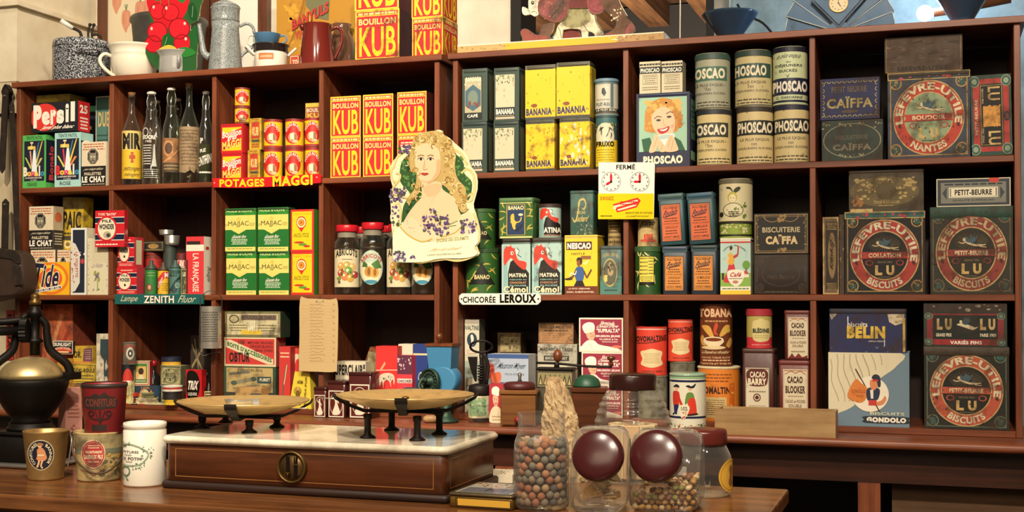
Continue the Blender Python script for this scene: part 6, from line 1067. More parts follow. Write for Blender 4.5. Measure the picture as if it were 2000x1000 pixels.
Geo().tube([fwd*r*.99+R_*(-.012)+Vector((0, 0, H*.62)), fwd*(r+.022)+R_*.004+Vector((0, 0, H*.68)), fwd*(r+.022)+R_*.048+Vector((0, 0, H*.7)), fwd*r*.92+R_*.056+Vector((0, 0, H*.62))], .006, ENG, 10, 4).build('side_handle', e)
g = Geo(); b0 = R_*(-.02)+Vector((0, 0, H*1.03)); g.tube([R_*.0+Vector((0, 0, H*1.03)), R_*(-.006)+Vector((0, 0, H*1.2)), R_*(-.03)+Vector((0, 0, H*1.28))], .005, IR, 8, 4); g.build('lever', e)
a0, a1 = R_*(-.028)+Vector((0, 0, H*1.275)), R_*(-.066)+Vector((0, 0, H*1.43)); Geo().tube([a0, a1], (.007, .0085), ('e6e2d8', 'gloss'), 12).build('white_grip', e)
g = Geo()
for s in (.022, .034): g.tube([R_*s+Vector((0, 0, H*1.02)), R_*(s-.002)+Vector((0, 0, H*1.2)), R_*(s+.004)+Vector((0, 0, H*1.38))], .0035, IR, 8, 3); g.ball(tuple(R_*(s+.004)+Vector((0, 0, H*1.38))), .006, IR, 10)
g.tube([R_*.03+Vector((0, 0, H*1.15)), R_*.055+Vector((0, 0, H*1.16)), R_*.062+Vector((0, 0, H*1.02))], .0045, IR, 8, 4); g.build('clamp', e)
def pot(name, meta, x0, x1, yt, Y, prof, m, hs=None, base=TOP, k=None):
    c, r = rnd(x0, x1, Y); H = hz((x0+x1)/2, yt, c)-base; e = empty(name, meta, (c.x, c.y, base))
    Geo().lathe([(r*a, H*b) for a, b in prof], m, 44).build('body', e)
    if hs:
        R_ = handle_dir(1, c); F_ = Vector((math.cos(facing(c)), math.sin(facing(c)), 0)); g = Geo()
        g.tube([R_*(a*r)+F_*(f*r)+Vector((0, 0, b*H)) for a, f, b in hs[0]], hs[1], hs[2] if len(hs) > 2 else m, 10, 5); g.build('handle', e)
    return e, c, r, H
CH = [(.58, 0), (.62, .02), (.74, .14), (.84, .4), (.86, .62), (.84, .72), (.86, .74), (.84, .76), (.94, .93), (1, .985), (.985, 1), (.93, .96), (.8, .72), (.7, .2), (.02, .06)]
pot('chamber_pot', 'cream china chamber pot with a curled handle, on the shelf top|pot', 207, 317, 91, .0, CH, mat('e6dfca', 'enamel'), (((-.8, .1, .66), (-1.05, .12, .72), (-1.22, .14, .58), (-1.16, .14, .38), (-.9, .12, .18), (-.58, .1, .04)), .006))
pot('chamber_pot', 'small grey enamel pot with a flared rim, beside the cream chamber pot|pot', 303, 388, 103, .02, [(.8, 0), (.84, .03), (.86, .3), (.85, .72), (.84, .8), (.98, .97), (1, 1), (.95, .99), (.8, .75), (.8, .1), (.02, .05)], mat('9c9c98', 'enamel'), (((.06, .84, .72), (.07, 1.05, .7), (.06, 1.08, .5), (.05, .84, .3)), .005))
e, c, r, H = pot('zinc_basin', 'large grey zinc basin behind the cherry standee, on the shelf top|basin', 252, 407, 36, .17, [(.78, 0), (.8, .02), (.95, .9), (1, .93), (1.0, .97), (.97, .99), (.93, .9), (.76, .06), (.02, .05)], mat('6d6b66', 'iron'))
# framed prints on the wall
def framed(meta, x0, x1, art, bg):
    Y = YB-.032; a, b = P(x0, 60, Y).x, P(x1, 60, Y).x; z0, z1 = TOP-.05, 3.0; e = empty('framed_print', meta, ((a+b)/2, Y, z0)); W = b-a; H = z1-z0; t = .035; fw = wood('frame_wood', '4a2a1c', '75462f', .35, 2)
    for q in ((-W/2, -W/2+t, 0, H), (W/2-t, W/2, 0, H), (-W/2+t, W/2-t, 0, t), (-W/2+t, W/2-t, H-t, H)):
        g = Geo(); g.box(q[0], q[1], 0, .03, q[2], q[3], fw); g.build('frame_rail', e)
    g = Geo(); g.box(-W/2+t, W/2-t, .014, .026, t, H-t, (bg, 'paper'))
    if art:
        A = Art((x0, -400, x1, 120)); art(A); zt, zb = P((x0+x1)/2, -400, Y).z-z0, P((x0+x1)/2, 120, Y).z-z0
        g.art(A, (-W/2, .014, zt), (W, 0, 0), (0, 0, zb-zt), (0, -1, 0), 'paper')
    g.build('print', e); return e
def carrots(a):
    for u, v, s in ((243, 18, 1), (271, 3, 1.15), (224, -20, 1), (285, 2, 1.1)):
        a.C([u-8*s, v, u-2, v-5, u+8*s, v, u+9*s, v+20*s, u+3*s, v+32*s, u, v+40*s, u-5*s, v+32*s, u-9*s, v+18*s], 'c88a6c'); a.W([u-5, v+4, u-5, v+22], 1.2, 'b4745a'); a.W([u+3, v+2, u+3, v+26], 1.2, 'd49c80')
        for d in (-5, 0, 5): a.W([u, v-3, u+d*.6, v-16], 1.3, '6a7a4a')
framed('wood-framed print of carrots on the wall behind the enamel pots|picture', 190, 408, carrots, 'd6c7a8'); framed('wood-framed blank white print on the wall behind the speckled coffee pot|picture', 411, 521, None, 'e2dccf')
# cherry standee
e = block('cherry_standee', 'cardboard standee of a bunch of red cherries with green leaves, on the shelf top|standee', [262, -60, 330, -90, 410, -50, 400, -8, 392, 10, 386, 40, 372, 48, 374, 66, 386, 80, 384, 108, 378, 150, 330, 150, 290, 118, 284, 90, 290, 66, 296, 48, 290, 30, 288, 0], .05, .004, '2c5a30', lambda a: (
    a.C([290, -10, 330, -40, 368, -10, 366, 20, 350, 44, 328, 55, 305, 44, 291, 20], 'c81f2a'), [a.E(u, v, r_, r_*1.02, c_, 28) for u, v, r_, c_ in ((309, 22, 16, 'd9242e'), (334, 24, 17, 'd9242e'), (308, 62, 20, 'd02430'), (351, 56, 21, 'd02430'), (300, 86, 17, 'c8202c'), (357, 84, 17, 'c8202c'))], [a.O(u, v, r_, r_, .09, '8a141c', 28) for u, v, r_ in ((309, 22, 16), (334, 24, 17), (308, 62, 20), (351, 56, 21), (300, 86, 17), (357, 84, 17))],
    [a.E(u, v, 2.4, 3.4, 'f4c8bc', 8) for u, v in ((301, 14), (326, 16), (297, 56), (362, 46), (364, 76))], a.C([296, -10, 306, 2, 318, -4, 312, -20], '2f7a34'), a.C([345, -4, 358, 6, 364, -6, 352, -20], '2f7a34'), a.C([368, 12, 378, 6, 386, 24, 384, 38, 372, 36], '1f4a28'), a.C([318, 76, 328, 66, 338, 78, 328, 98], '1f5a2a'), a.C([374, 60, 384, 50, 388, 80, 380, 102, 372, 92], '245a2c'), a.C([312, 96, 330, 88, 345, 94, 340, 103, 318, 104], 'd8b848'), a.C([345, 98, 366, 92, 384, 104, 360, 112], '2f7a34'),
    a.W([314, 10, 318, -12], 1.6, '8a6a3a'), a.W([331, 12, 330, -12], 1.6, '8a6a3a'), a.W([322, 92, 328, 72], .8, '8ab06a'), a.W([376, 34, 378, 12], .8, '8ab06a')), k='gloss', edge='c8b890', smooth=2)
# coffee pot
c, r = rnd(405, 474, .03); zc = lambda y: hz(440, y, c)-TOP; e = empty('coffee_pot', 'tall pale speckled enamel coffee pot with a domed lid, on the shelf top|coffee pot', (c.x, c.y, TOP)); R_ = handle_dir(1, c); H = zc(44)
Geo().lathe([(r, 0), (r, .004), (r*.78, H*.86), (r*.8, H), (r*.76, H)], ENL, 44).build('body', e)
g = Geo(); h1 = zc(16); g.lathe([(r*.8, H+.0004), (r*.82, H+.004), (r*.8, H+.01), (r*.82, h1-.004), (r*.86, h1), (r*.82, h1+.003)], ENL, 44); g.build('filter_section', e)
g = Geo(); h2 = zc(2); g.lathe([(r*.84, h1+.0035), (r*.7, h1+(h2-h1)*.5), (r*.3, h2), (r*.12, h2+.004), (r*.1, h2+.012)], ENL, 40); g.ball((0, 0, h2+.018), .008, ENL, 12); g.build('lid', e)
g = Geo(); g.tube([R_*(-r*.94)+Vector((0, 0, H*.32)), R_*(-r*1.22)+Vector((0, 0, H*.4)), R_*(-r*1.34)+Vector((0, 0, H*.62)), R_*(-r*1.5)+Vector((0, 0, H*.95))], (.013, .006), ENL, 12, 5); g.build('spout', e)
g = Geo(); g.tube([R_*(r*.8)+Vector((0, 0, H*.94)), R_*(r*1.25)+Vector((0, 0, H*1.0)), R_*(r*1.6)+Vector((0, 0, H*.9)), R_*(r*1.62)+Vector((0, 0, H*.6)), R_*(r*1.05)+Vector((0, 0, H*.42)), R_*(r*.9)+Vector((0, 0, H*.36))], .005, ENL, 10, 5); g.build('handle', e)
# stacked saucepans and cups
e, c, r, H = pot('enamel_saucepan', 'small white enamel pan with a black rim and an orange paper label|pan', 490, 567, 89, .015, [(.82, 0), (.84, .03), (.84, .66), (.83, .7)], mat('e6e0d0', 'enamel')); R_ = handle_dir(1, c)
Geo().lathe([(r*.84, H*.7), (r*.9, H*.74), (r*.88, H*.92), (r*.96, H*.97), (r*.96, H), (r*.9, H), (r*.8, H*.75), (.002, H*.72)], ('2c2624', 'enamel'), 44).build('rim', e)
for s in (-1, 1): Geo().tube([R_*(s*r*.84)+fwd*.012+Vector((0, 0, H*.58)), R_*(s*r*1.2)+fwd*.012+Vector((0, 0, H*.86)), R_*(s*r*1.24)-fwd*.012+Vector((0, 0, H*.9)), R_*(s*r*.84)-fwd*.012+Vector((0, 0, H*.62))], .004, ('dcd8cc', 'enamel'), 8, 5).build('handle', e)
g = Geo(); A = Art(); A.R(.14, .12, .58, .86, 'c8703c'); A.L(.18, .3, .54, .7, 1, 'e0b48c', .6); g.cyl(A, r*.84+.0002, H*.3, H*.34, facing(c), 'paper'); g.build('label', e)
zt = TOP+H+.0005
e, c2, r2, H2 = pot('enamel_cup', 'blue enamel cup with two ring handles, stacked on the white pan|cup', 494, 548, 67, .03, [(.74, 0), (.78, .04), (.92, .7), (1, .96), (1, 1), (.95, .98), (.76, .1), (.02, .08)], mat('4a7090', 'enamel'), base=zt); R2 = handle_dir(1, c2)
Geo().tube([R2*(-r2*.95)+Vector((0, 0, H2*.85)), R2*(-r2*1.3)+Vector((0, 0, H2*.8)), R2*(-r2*1.42)+Vector((0, 0, H2*.3)), R2*(-r2*1.2)+Vector((0, 0, -H2*.06)), R2*(-r2*.98)+Vector((0, 0, H2*.2))], .003, ('cfcabc', 'enamel'), 8, 5).build('handle', e)
Geo().tube([R2*(r2*.9)+fwd*.005+Vector((0, 0, H2*.8)), R2*(r2*1.26)+fwd*.01+Vector((0, 0, H2*.9)), R2*(r2*1.36)+fwd*.01+Vector((0, 0, H2*.4)), R2*(r2*.85)+fwd*.005+Vector((0, 0, H2*.1))], .003, ('6a8aa4', 'enamel'), 8, 5).build('handle', e)
carton('small_carton', 'small red box with pale lettering between the white pan and the brown jug|box', 566, 584, 108, TOP, .06, .05, 'a8402c', lambda a: (a.K(.05, .05, .95, .95, .06, 'd8b890'), a.T('TO', .3, .35, .85, .7, 'e8d0a8', 3)))
# red-brown jug
e, c, r, H = pot('enamel_jug', 'tall red-brown enamel jug with a loop handle, on the shelf top|jug', 583, 655, 48, .01, [(1, 0), (1, .01), (.985, .03), (.76, .93), (.8, .99), (.8, 1), (.74, .985), (.72, .9), (.9, .04), (.02, .03)], mat('6a241c', 'enamel'), (((.74, .0, .88), (1.05, .05, .95), (1.3, .05, .86), (1.34, .05, .6), (1.1, .03, .34), (.93, 0, .2)), .0055))
g = Geo(); R_ = handle_dir(1, c); g.tube([R_*(-r*.7)+Vector((0, 0, H*.9)), R_*(-r*.95)+Vector((0, 0, H*.99))], (.012, .006), mat('6a241c', 'enamel'), 10); g.build('spout', e)
e, c, r, H = pot('stoneware_jug', 'shiny brown stoneware jug behind the red-brown one, in front of the stacked stock boxes|jug', 640, 694, 48, .12, [(.8, 0), (.92, .1), (1, .4), (.9, .68), (.62, .82), (.6, .9), (.72, 1), (.66, 1), (.5, .85), (.02, .84)], mat('5f4230', 'gloss'))
def banyuls(a):
    a.R(540, -80, 700, 130, 'b07f26'); a.B(556, -60, 612, 96, 46, 'c4942f', 9, 3); a.B(556, -60, 612, 96, 30, 'a8741f', 5, 4); a.G([600, -80, 650, -80, 642, 40, 622, 36, 598, 12], '6a6a48')
    for i in range(7): a.W([560+i*5, 95-i*6, 578+i*4, 60-i*16], 1.2, '8a5a1c', 0)
    a.T('BANYULS', 572, 22, 643, 43, '3a1a14', 6, rise=1.75); a.T('BANYULS', 571, 21, 642, 42, 'b03428', 4, rise=1.75); a.T('VINS', 578, 58, 600, 76, 'b03428', 3, rise=.4)
block('advertising_plaque', 'orange-yellow advertising plaque with rising red letters and vine leaves, behind the red-brown jug|sign', [553, -70, 652, -70, 641, 60, 640, 116, 566, 124, 560, 60], .20, .006, 'b07f26', banyuls, k='tin')
carton('old_book', 'brown wooden box standing behind the brown jugs|box', 640, 672, 20, TOP, .25, .03, '6a5038', lambda a: a.K(.06, .04, .94, .96, .04, '8a6a48', .03), 'old')
z = carton('stock_cube_box', 'large red and yellow stock cube box, lower of the nearer pair on the shelf top|box', 694, 780, 19, TOP, .0, .12, '5c2a2c', kub, side='4a2430', k='old')
carton('stock_cube_box', 'large red and yellow stock cube box, upper of the nearer pair on the shelf top|box', 693, 779, -76, z, .0, .12, '5c2a2c', kub, side='5c2430', k='paper')
z = carton('stock_cube_box', 'large red and yellow stock cube box, lower of the pair next to the yellow-edged board|box', 805, 865, 34, TOP, .02, .12, 'c9a030', kub, side='a8762c', sart=kub, k='old')
carton('stock_cube_box', 'large red and yellow stock cube box, upper of the pair next to the yellow-edged board|box', 804, 864, -42, z, .02, .12, 'c9a030', kub, side='a8762c', sart=kub)
# ================================================================ on top of the right unit
g = Geo(); xa_, xb_ = P(893, 100, -.01).x, P(1296, 75, -.01).x; g.box(xa_, xb_, -.008, .2, 0, .021, ('d8cbb0', 'paper'), None)
A = Art(); A.R(0, 0, 1, 1, 'dcb22c'); A.R(0, 0, .24, 1, 'c9a468'); A.R(.78, .0, 1, 1, 'b8925c'); A.R(0, 0, 1, .14, 'efe6c8'); A.B(.02, .2, .26, .9, 20, '9a7444', .008, 3, 14); A.B(.78, .2, .99, .9, 26, '8a6236', .008, 4, 14); A.B(.7, .3, .82, .7, 6, 'e8dcb0', .012, 5, 14)
g.art(A, (xa_, -.008, .021), (xb_-xa_, 0, 0), (0, 0, -.021), (0, -1, 0), 'paper'); o = g.build('painted_board', None, (0, 0, TOP)); tag(o, 'chipboard plank with a yellow painted edge, lying on the right shelving unit|board')
BZ = TOP+.0215
e = empty('cutout_figure', 'painted wooden cut-out of a booted rider striding over a small white horse|figure', (P(1120, 70, .03).x, .03, BZ))
q = lambda s: [v for i in range(0, len(s), 2) for v in (980+s[i]/4.762, s[i+1]/4.762)]
def fig(nm, pts, c, art=None, Y=.03, edge='e0d4b4', sm=2):
    o = block(nm, None, q(pts), Y, .008, c, art, k='old', edge=edge, smooth=sm); o.parent = e; o.location = Vector(o.location)-Vector(e.location); return o
ink = lambda a, pts, w_=.9: a.W(q(pts), w_, '2a1c18', 3)
fig('horse_body', [520, 240, 600, 150, 620, 70, 800, 65, 840, 140, 870, 130, 880, 200, 930, 270, 945, 322, 870, 352, 862, 316, 806, 290, 800, 356, 752, 362, 738, 292, 706, 268, 570, 276, 560, 380, 455, 388, 505, 300], 'd8cfae', lambda a: (a.C(q([560, 210, 640, 90, 790, 90, 830, 180, 760, 240, 640, 260]), '9a9468'), a.W(q([520, 240, 545, 290, 560, 375]), 1, '2a2620'), a.W(q([750, 210, 770, 240, 800, 290, 855, 315]), 1, '2a2620'), a.W(q([865, 140, 880, 210, 935, 290]), 1.4, '2a2620'), a.G(q([470, 340, 500, 380, 455, 388]), '4a5a6a'), a.W(q([510, 310, 470, 360]), 1, '2a2620')), .036)
fig('horse_head', [190, 66, 215, 66, 248, 84, 246, 30, 262, -20, 350, -24, 345, 100, 338, 138, 300, 152, 266, 132, 214, 142, 190, 116], 'e2dac0', lambda a: (a.E(*q([287, 26]), 3, 4, '2a2018', 12), a.E(*q([288, 22]), 1, 1, 'f4f0e4', 6), ink(a, [240, 90, 260, 110, 262, 132]), ink(a, [275, 112, 310, 108, 330, 128])), .036)
fig('front_boot', [172, 300, 196, 268, 240, 270, 300, 312, 350, 322, 372, 240, 420, 216, 486, 214, 466, 300, 438, 330, 442, 376, 212, 400, 188, 352], '6a4a38', lambda a: (a.C(q([180, 300, 200, 276, 240, 280, 300, 322, 360, 326, 430, 340, 436, 368, 300, 385, 215, 385, 192, 345]), '8a4438'), ink(a, [215, 390, 300, 388, 430, 375])), .026)
fig('coat_front', [335, 70, 380, -30, 640, -30, 622, 40, 606, 140, 560, 185, 486, 204, 400, 172, 350, 130], '7a3c38', lambda a: (a.C(q([345, 70, 400, 0, 450, 10, 440, 120, 400, 150, 360, 120]), '8a4a48'), a.C(q([450, 120, 520, 0, 600, -10, 590, 60, 520, 160, 480, 190]), '5c4038'), a.B(*q([370, 10, 600, 180]), 30, 'b87a50', 1.6, 5), ink(a, [440, 180, 560, 40, 570, 0])), .028)
fig('saddle_cloth', [622, -30, 806, -30, 804, 72, 620, 74], '662420', None, .030, sm=0)
fig('red_panel', [560, 282, 708, 274, 748, 366, 568, 382], '6c2018', None, .046, sm=0)
fig('coat_tail', [800, -30, 940, -30, 948, 84, 900, 126, 842, 118, 802, 80], '94464a', lambda a: ink(a, [810, 60, 850, 100, 900, 110, 940, 84]), .028)
fig('rear_boot', [930, -30, 1075, -30, 1108, 60, 1160, 160, 1204, 200, 1240, 288, 1132, 330, 1030, 345, 922, 350, 960, 316, 1030, 280, 1064, 222, 1042, 170, 950, 84], '664630', lambda a: (a.C(q([1140, 290, 1170, 240, 1205, 215, 1232, 284, 1150, 322]), '8a4a44'), a.B(*q([1010, 80, 1110, 190]), 16, 'dccdaa', 3, 5), a.C(q([940, 345, 990, 310, 1060, 310, 1120, 325, 1040, 342]), '7c4030'), a.W(q([1090, 0, 1118, 60, 1170, 150]), 1.4, 'e0d0a8', 3), ink(a, [1140, 320, 1160, 250, 1196, 210])), .026)
g = Geo(); pz = P(1328, 70, .1); g.tube([(0, 0, -.055), (.001, 0, .1), (-.001, 0, .25), (0, 0, .6)], .0018, ('e0d8c4', 'cloth'), 8, 4); o = g.build('hanging_cord', None, (pz.x, .1, TOP+.0555)); tag(o, 'white cord hanging down in front of the dark opening onto the right shelving unit|cord')
BLUE = mat('2c4258', 'enamel')
def conelamp(meta, x0, x1, yr, Y, stem=True):
    c, r = rnd(x0, x1, Y); z1 = hz((x0+x1)/2, yr, c)-TOP; e = empty('conical_lamp', meta, (c.x, c.y, TOP))
    Geo().lathe([(r*.3, .012), (r*.36, .018), (r*.96, z1*.95), (r, z1), (r*1.0, z1+.003), (r*.95, z1), (r*.33, .024), (.002, .024)], BLUE, 48).build('shade', e)
    g = Geo(); GC = mat('c8d4d8', 'gloss')
    for a in range(5): g.ball((r*.45*math.cos(a*1.257+.4), r*.45*math.sin(a*1.257+.4), .0075), .0074, GC, 10)
    g.lathe([(r*.5, .006), (r*.5, .011), (r*.3, .0125)], GC, 24); g.build('crystal_foot', e)
    if stem: Geo().lathe([(.009, .0245), (.011, .05), (.009, .1), (.01, .3), (.008, .4)], GL0, 20).build('glass_stem', e); Geo().lathe([(.004, .0245), (.004, .39)], mat('a8c0d0', 'gloss'), 12).build('stem_rod', e)
    return e
conelamp('dark blue conical lamp with a glass stem, beside the grey post|lamp', 1371, 1482, 29, .06); conelamp('dark blue conical lamp at the far end, in front of the bright bulb|lamp', 1822, 1940, -16, .03)
p = P(1806, 26, .22); e = empty('bulb_lamp', 'bare blue-white glowing bulb on a copper arm behind the far conical lamp|lamp', (p.x, .22, TOP)); g = Geo(); zb = p.z-TOP; g.ball((0, 0, zb), .022, glow('bulb_glow', 'cfe4ff', 38), 16); g.build('bulb', e)
Geo().tube([(.02, 0, zb), (.09, .02, zb+.01), (.22, .03, zb+.03)], .012, ('8a5a3c', 'metal'), 10).build('copper_arm', e); Geo().lathe([(.02, 0), (.02, .004), (.004, .008), (.004, zb-.02)], ('3a3a3c', 'iron'), 16).build('stand', e)
bl = bpy.data.lights.new('bulb_light', 'POINT'); bl.energy = 4; bl.color = (.6, .8, 1); bl.shadow_soft_size = .03; bo = bpy.data.objects.new('bulb_light', bl); COL.objects.link(bo); bo.location = (p.x, .19, p.z+.05)
# fan clock
pc = P(1639, 56, .06); s = (P(1748, 50, .06).x-P(1531, 50, .06).x)/2; e = empty('fan_clock', 'blue fan-shaped clock with stepped blades and a small round cream dial|clock', (pc.x, .06, TOP)); FB = mat('3c6488', 'tin'); FD = mat('22405c', 'tin')
for i in range(10):
    a0, a1 = math.radians(2+i*17.6), math.radians(2+i*17.6+16.4); g = Geo(); L0, L1 = s*.2, s*(1 if i in (0, 9) else 1.03 if i in (1, 8) else 1.1 if i in (2, 7) else 1.2 if i in (3, 6) else 1.3)
    pts = [(L0*math.cos(a0), L0*math.sin(a0)), (L1*math.cos(a0), L1*math.sin(a0)), (L1*math.cos(a1), L1*math.sin(a1)), (L0*math.cos(a1), L0*math.sin(a1))]
    pts = [(x, z+.001) for x, z in pts]; g.slab(pts, .004*(i % 2), .03, FB, FD)
    m0 = (a0+a1)/2; g.tube([(L1*math.cos(a1), .004*(i % 2)-.001, L1*math.sin(a1)+.001), (L0*math.cos(a1), .004*(i % 2)-.001, L0*math.sin(a1)+.001)], .0014, ('cdd6d4', 'tin'), 6)
    g.tube([(L1*math.cos(a1), .004*(i % 2)-.001, L1*math.sin(a1)+.001), (L1*math.cos(a0), .004*(i % 2)-.001, L1*math.sin(a0)+.001)], .0012, ('cdd6d4', 'tin'), 6); g.build('fan_blade', e)
g = Geo(); g.slab([(s*.21*math.cos(math.radians(t)), s*.21*math.sin(math.radians(t))) for t in range(0, 181, 12)], -.012, .03, FB, FD); g.build('hub', e)
zc = hz(1637, 8, (pc.x, .05))-TOP; k_ = s*.48; g = Geo(); g.slab([(0, zc-k_*.95), (k_*1.05, zc+k_*.2), (0, zc+k_*1.3), (-k_*1.05, zc+k_*.2)], -.014, -.001, FD, FD); k2 = k_*.86; g.slab([(0, zc-k2*.95), (k2*1.05, zc+k2*.2), (0, zc+k2*1.3), (-k2*1.05, zc+k2*.2)], -.018, -.0141, FB, FB); g.build('clock_panel', e)
g = Geo(); rd = s*.17; ring = [(rd*math.cos(2*PI*i/36), rd*math.sin(2*PI*i/36)+zc) for i in range(36)]; g.slab(ring, -.022, -.0182, ('b09060', 'brass')); A = Art((-1, -1, 1, 1)); A.E(0, 0, .88, .88, 'e3cfa4', 36)
for i in range(12): A.E(.7*math.sin(i*PI/6), -.7*math.cos(i*PI/6), .06, .08, '4a3420', 6)
A.W([0, 0, .26, .42], .1, '2a1c14'); A.W([0, 0, .0, -.55], .06, '2a1c14'); A.E(0, 0, .1, .1, '2a1c14', 10); g.art(A, (-rd, -.022, zc+rd), (2*rd, 0, 0), (0, 0, -2*rd), (0, -1, 0), 'gloss'); g.build('dial', e)
g = Geo(); pa, pb = P(1480, 40, .2), P(1545, 62, .2); g.tube([tuple(P(1440, 8, .25)), tuple(P(1455, 30, .25)), tuple(P(1490, 45, .22)), (pb.x-.02, .2, TOP+.004), (pb.x+.03, .16, TOP+.004)], .0035, ('1a1a1c', 'cloth'), 8, 5); o = g.build('power_cable', None); tag(o, 'black cable running down behind the fan clock|cable')
# ================================================================ portrait cut-out hung before the two units
def lady(a):
    a.win = (0, 0, 759, 1000)
    G1, CR, GO, GD = '6f8f52', 'e8dfb8', 'c9a850', '3a5a34'
    a.C([95, 300, 130, 215, 200, 180, 300, 170, 480, 160, 570, 220, 610, 300, 640, 380, 650, 480, 610, 560, 600, 640, 120, 680, 100, 560, 130, 460, 95, 390], CR, 4)
    a.C([150, 290, 190, 225, 260, 200, 420, 190, 520, 210, 575, 270, 580, 340, 630, 400, 620, 500, 590, 540, 560, 620, 190, 660, 155, 690, 170, 560, 215, 480, 150, 400], GD, 4); a.B(165, 240, 250, 480, 40, '5f8a4c', 16, 3); a.B(520, 230, 620, 500, 34, '5f8a4c', 15, 4); a.B(170, 250, 250, 660, 18, '24422a', 16, 5)
    # frame scrolls
    for pts in ([100, 310, 130, 230, 190, 195, 240, 210], [95, 300, 85, 350, 110, 400, 140, 390, 150, 350, 120, 340], [130, 400, 100, 440, 110, 480, 200, 510, 200, 540], [105, 560, 140, 545, 150, 620, 130, 700, 160, 690], [490, 170, 560, 210, 600, 290], [560, 340, 600, 310, 640, 350, 650, 440, 630, 520, 600, 530, 600, 500, 640, 470], [95, 720, 110, 820, 100, 900, 160, 920], [150, 930, 300, 940, 420, 915, 540, 930, 640, 900, 670, 860, 650, 830, 680, 780, 660, 660, 640, 610]): a.W(pts, 13, GO, 5); a.W(pts, 5, 'f2e6b4', 5)
    # hair behind, shoulders, neck
    a.C([240, 110, 280, 70, 330, 60, 400, 55, 460, 90, 500, 140, 525, 210, 520, 300, 540, 380, 590, 440, 590, 520, 600, 590, 560, 600, 520, 520, 440, 420, 300, 420, 280, 470, 230, 520, 210, 560, 205, 500, 250, 440, 260, 340, 225, 330, 210, 250, 225, 180], 'c2a668', 4)
    a.C([300, 400, 420, 400, 440, 450, 520, 510, 545, 590, 560, 640, 520, 760, 250, 770, 170, 700, 200, 620, 260, 540, 300, 490], 'e4c79e', 4)
    a.C([310, 430, 420, 410, 415, 470, 350, 500, 320, 480], 'dcb78c'); a.C([250, 190, 280, 150, 350, 140, 410, 180, 425, 270, 420, 340, 380, 390, 330, 412, 285, 385, 260, 320, 250, 250], 'e6c9a0', 5)
    # curls
    rnd_ = random.Random(5)
    for cx, cy, n in [(320, 95, 10), (400, 90, 12), (460, 150, 10), (480, 230, 10), (470, 300, 8), (240, 170, 6), (228, 260, 7), (250, 320, 5), (270, 450, 9), (240, 510, 6), (480, 390, 10), (530, 440, 12), (560, 520, 12), (570, 570, 7), (380, 130, 6), (270, 130, 5)]:
        for _ in range(n):
            x, y, rr, t = cx+rnd_.uniform(-34, 34), cy+rnd_.uniform(-34, 34), rnd_.uniform(8, 20), rnd_.uniform(0, 360); a.O(x, y, rr, rr*1.1, .4, rnd_.choice(('d9c184', 'a88a4c', '94743c', 'e6d49c')), 9, t, t+220)
    # face
    for x in (292, 357): a.C([x-20, 247, x-8, 239, x+8, 239, x+19, 247, x+6, 253, x-8, 253], 'f4ece0'); a.E(x, 246, 9, 9, '4a4638', 12); a.E(x, 246, 5, 5, BLK, 8); a.W([x-22, 248, x-8, 236, x+8, 236, x+21, 247], 5, '5a3c22', 3); a.W([x-23, 229, x-5, 218, x+22, 224], 5.5, '7a5428', 3)
    a.C([398, 260, 422, 250, 424, 330, 385, 388, 335, 410, 372, 372, 396, 320], 'd2ae82', 3); a.C([314, 262, 318, 262, 322, 300, 308, 306], 'd8b288', 3); a.W([318, 252, 311, 290, 305, 306], 3, 'bf9064', 3); a.W([306, 312, 322, 316, 336, 310], 3, 'b8805a', 3); a.C([292, 342, 310, 336, 318, 339, 328, 336, 345, 343, 328, 354, 308, 354], 'b84a3c', 4); a.W([290, 343, 318, 344, 346, 343], 1.6, '7a2a24', 3); a.W([300, 386, 330, 398, 370, 384], 3, 'dcb48c', 3); a.W([425, 420, 370, 520, 300, 640], 2, 'd8bc8c', 4)
    # blouse, scrolls, violets, banner
    a.C([170, 700, 230, 640, 330, 720, 480, 700, 600, 600, 640, 640, 660, 700, 640, 760, 300, 800, 200, 760], 'e2cfaa'); a.B(200, 650, 300, 760, 14, 'a8745c', 5, 3)
    a.C([105, 740, 150, 700, 210, 760, 300, 800, 420, 790, 620, 750, 668, 720, 675, 800, 650, 840, 672, 880, 600, 910, 420, 915, 300, 938, 120, 930, 100, 850], 'dfe4c8', 4)
    a.W([150, 700, 210, 760, 300, 802, 370, 780], 9, GO, 5); a.W([430, 770, 520, 740, 560, 700], 7, GO, 5)
    for x0, y0, x1, y1, n, sd in ((310, 620, 480, 760, 54, 3), (560, 650, 665, 740, 22, 4), (75, 440, 180, 530, 26, 5), (140, 150, 220, 210, 16, 6), (95, 870, 200, 930, 20, 7), (350, 580, 400, 605, 6, 8), (90, 560, 140, 700, 10, 9), (220, 890, 250, 915, 5, 10)):
        a.B(x0, y0, x1, y1, n//3, '4a5a34', 20, sd+20); a.B(x0, y0, x1, y1, n, '5c4870', 16, sd); a.B(x0, y0, x1, y1, n//2, '9a86b0', 11, sd+40)
    a.W([470, 690, 540, 660], 3, '6a8a4a'); a.W([470, 700, 530, 690], 3, '6a8a4a')
    a.T('EPICERIE DES GOURMETS', 398, 772, 612, 796, 'a89a48', 3, rise=.8); a.T('Mme Vve Amelin', 330, 836, 592, 864, 'c9a860', 0, sh=.3, rise=.5); a.T('à SAINT-ROCHEFORT-sur-MER', 335, 880, 565, 892, '8a8244', 2, rise=1)
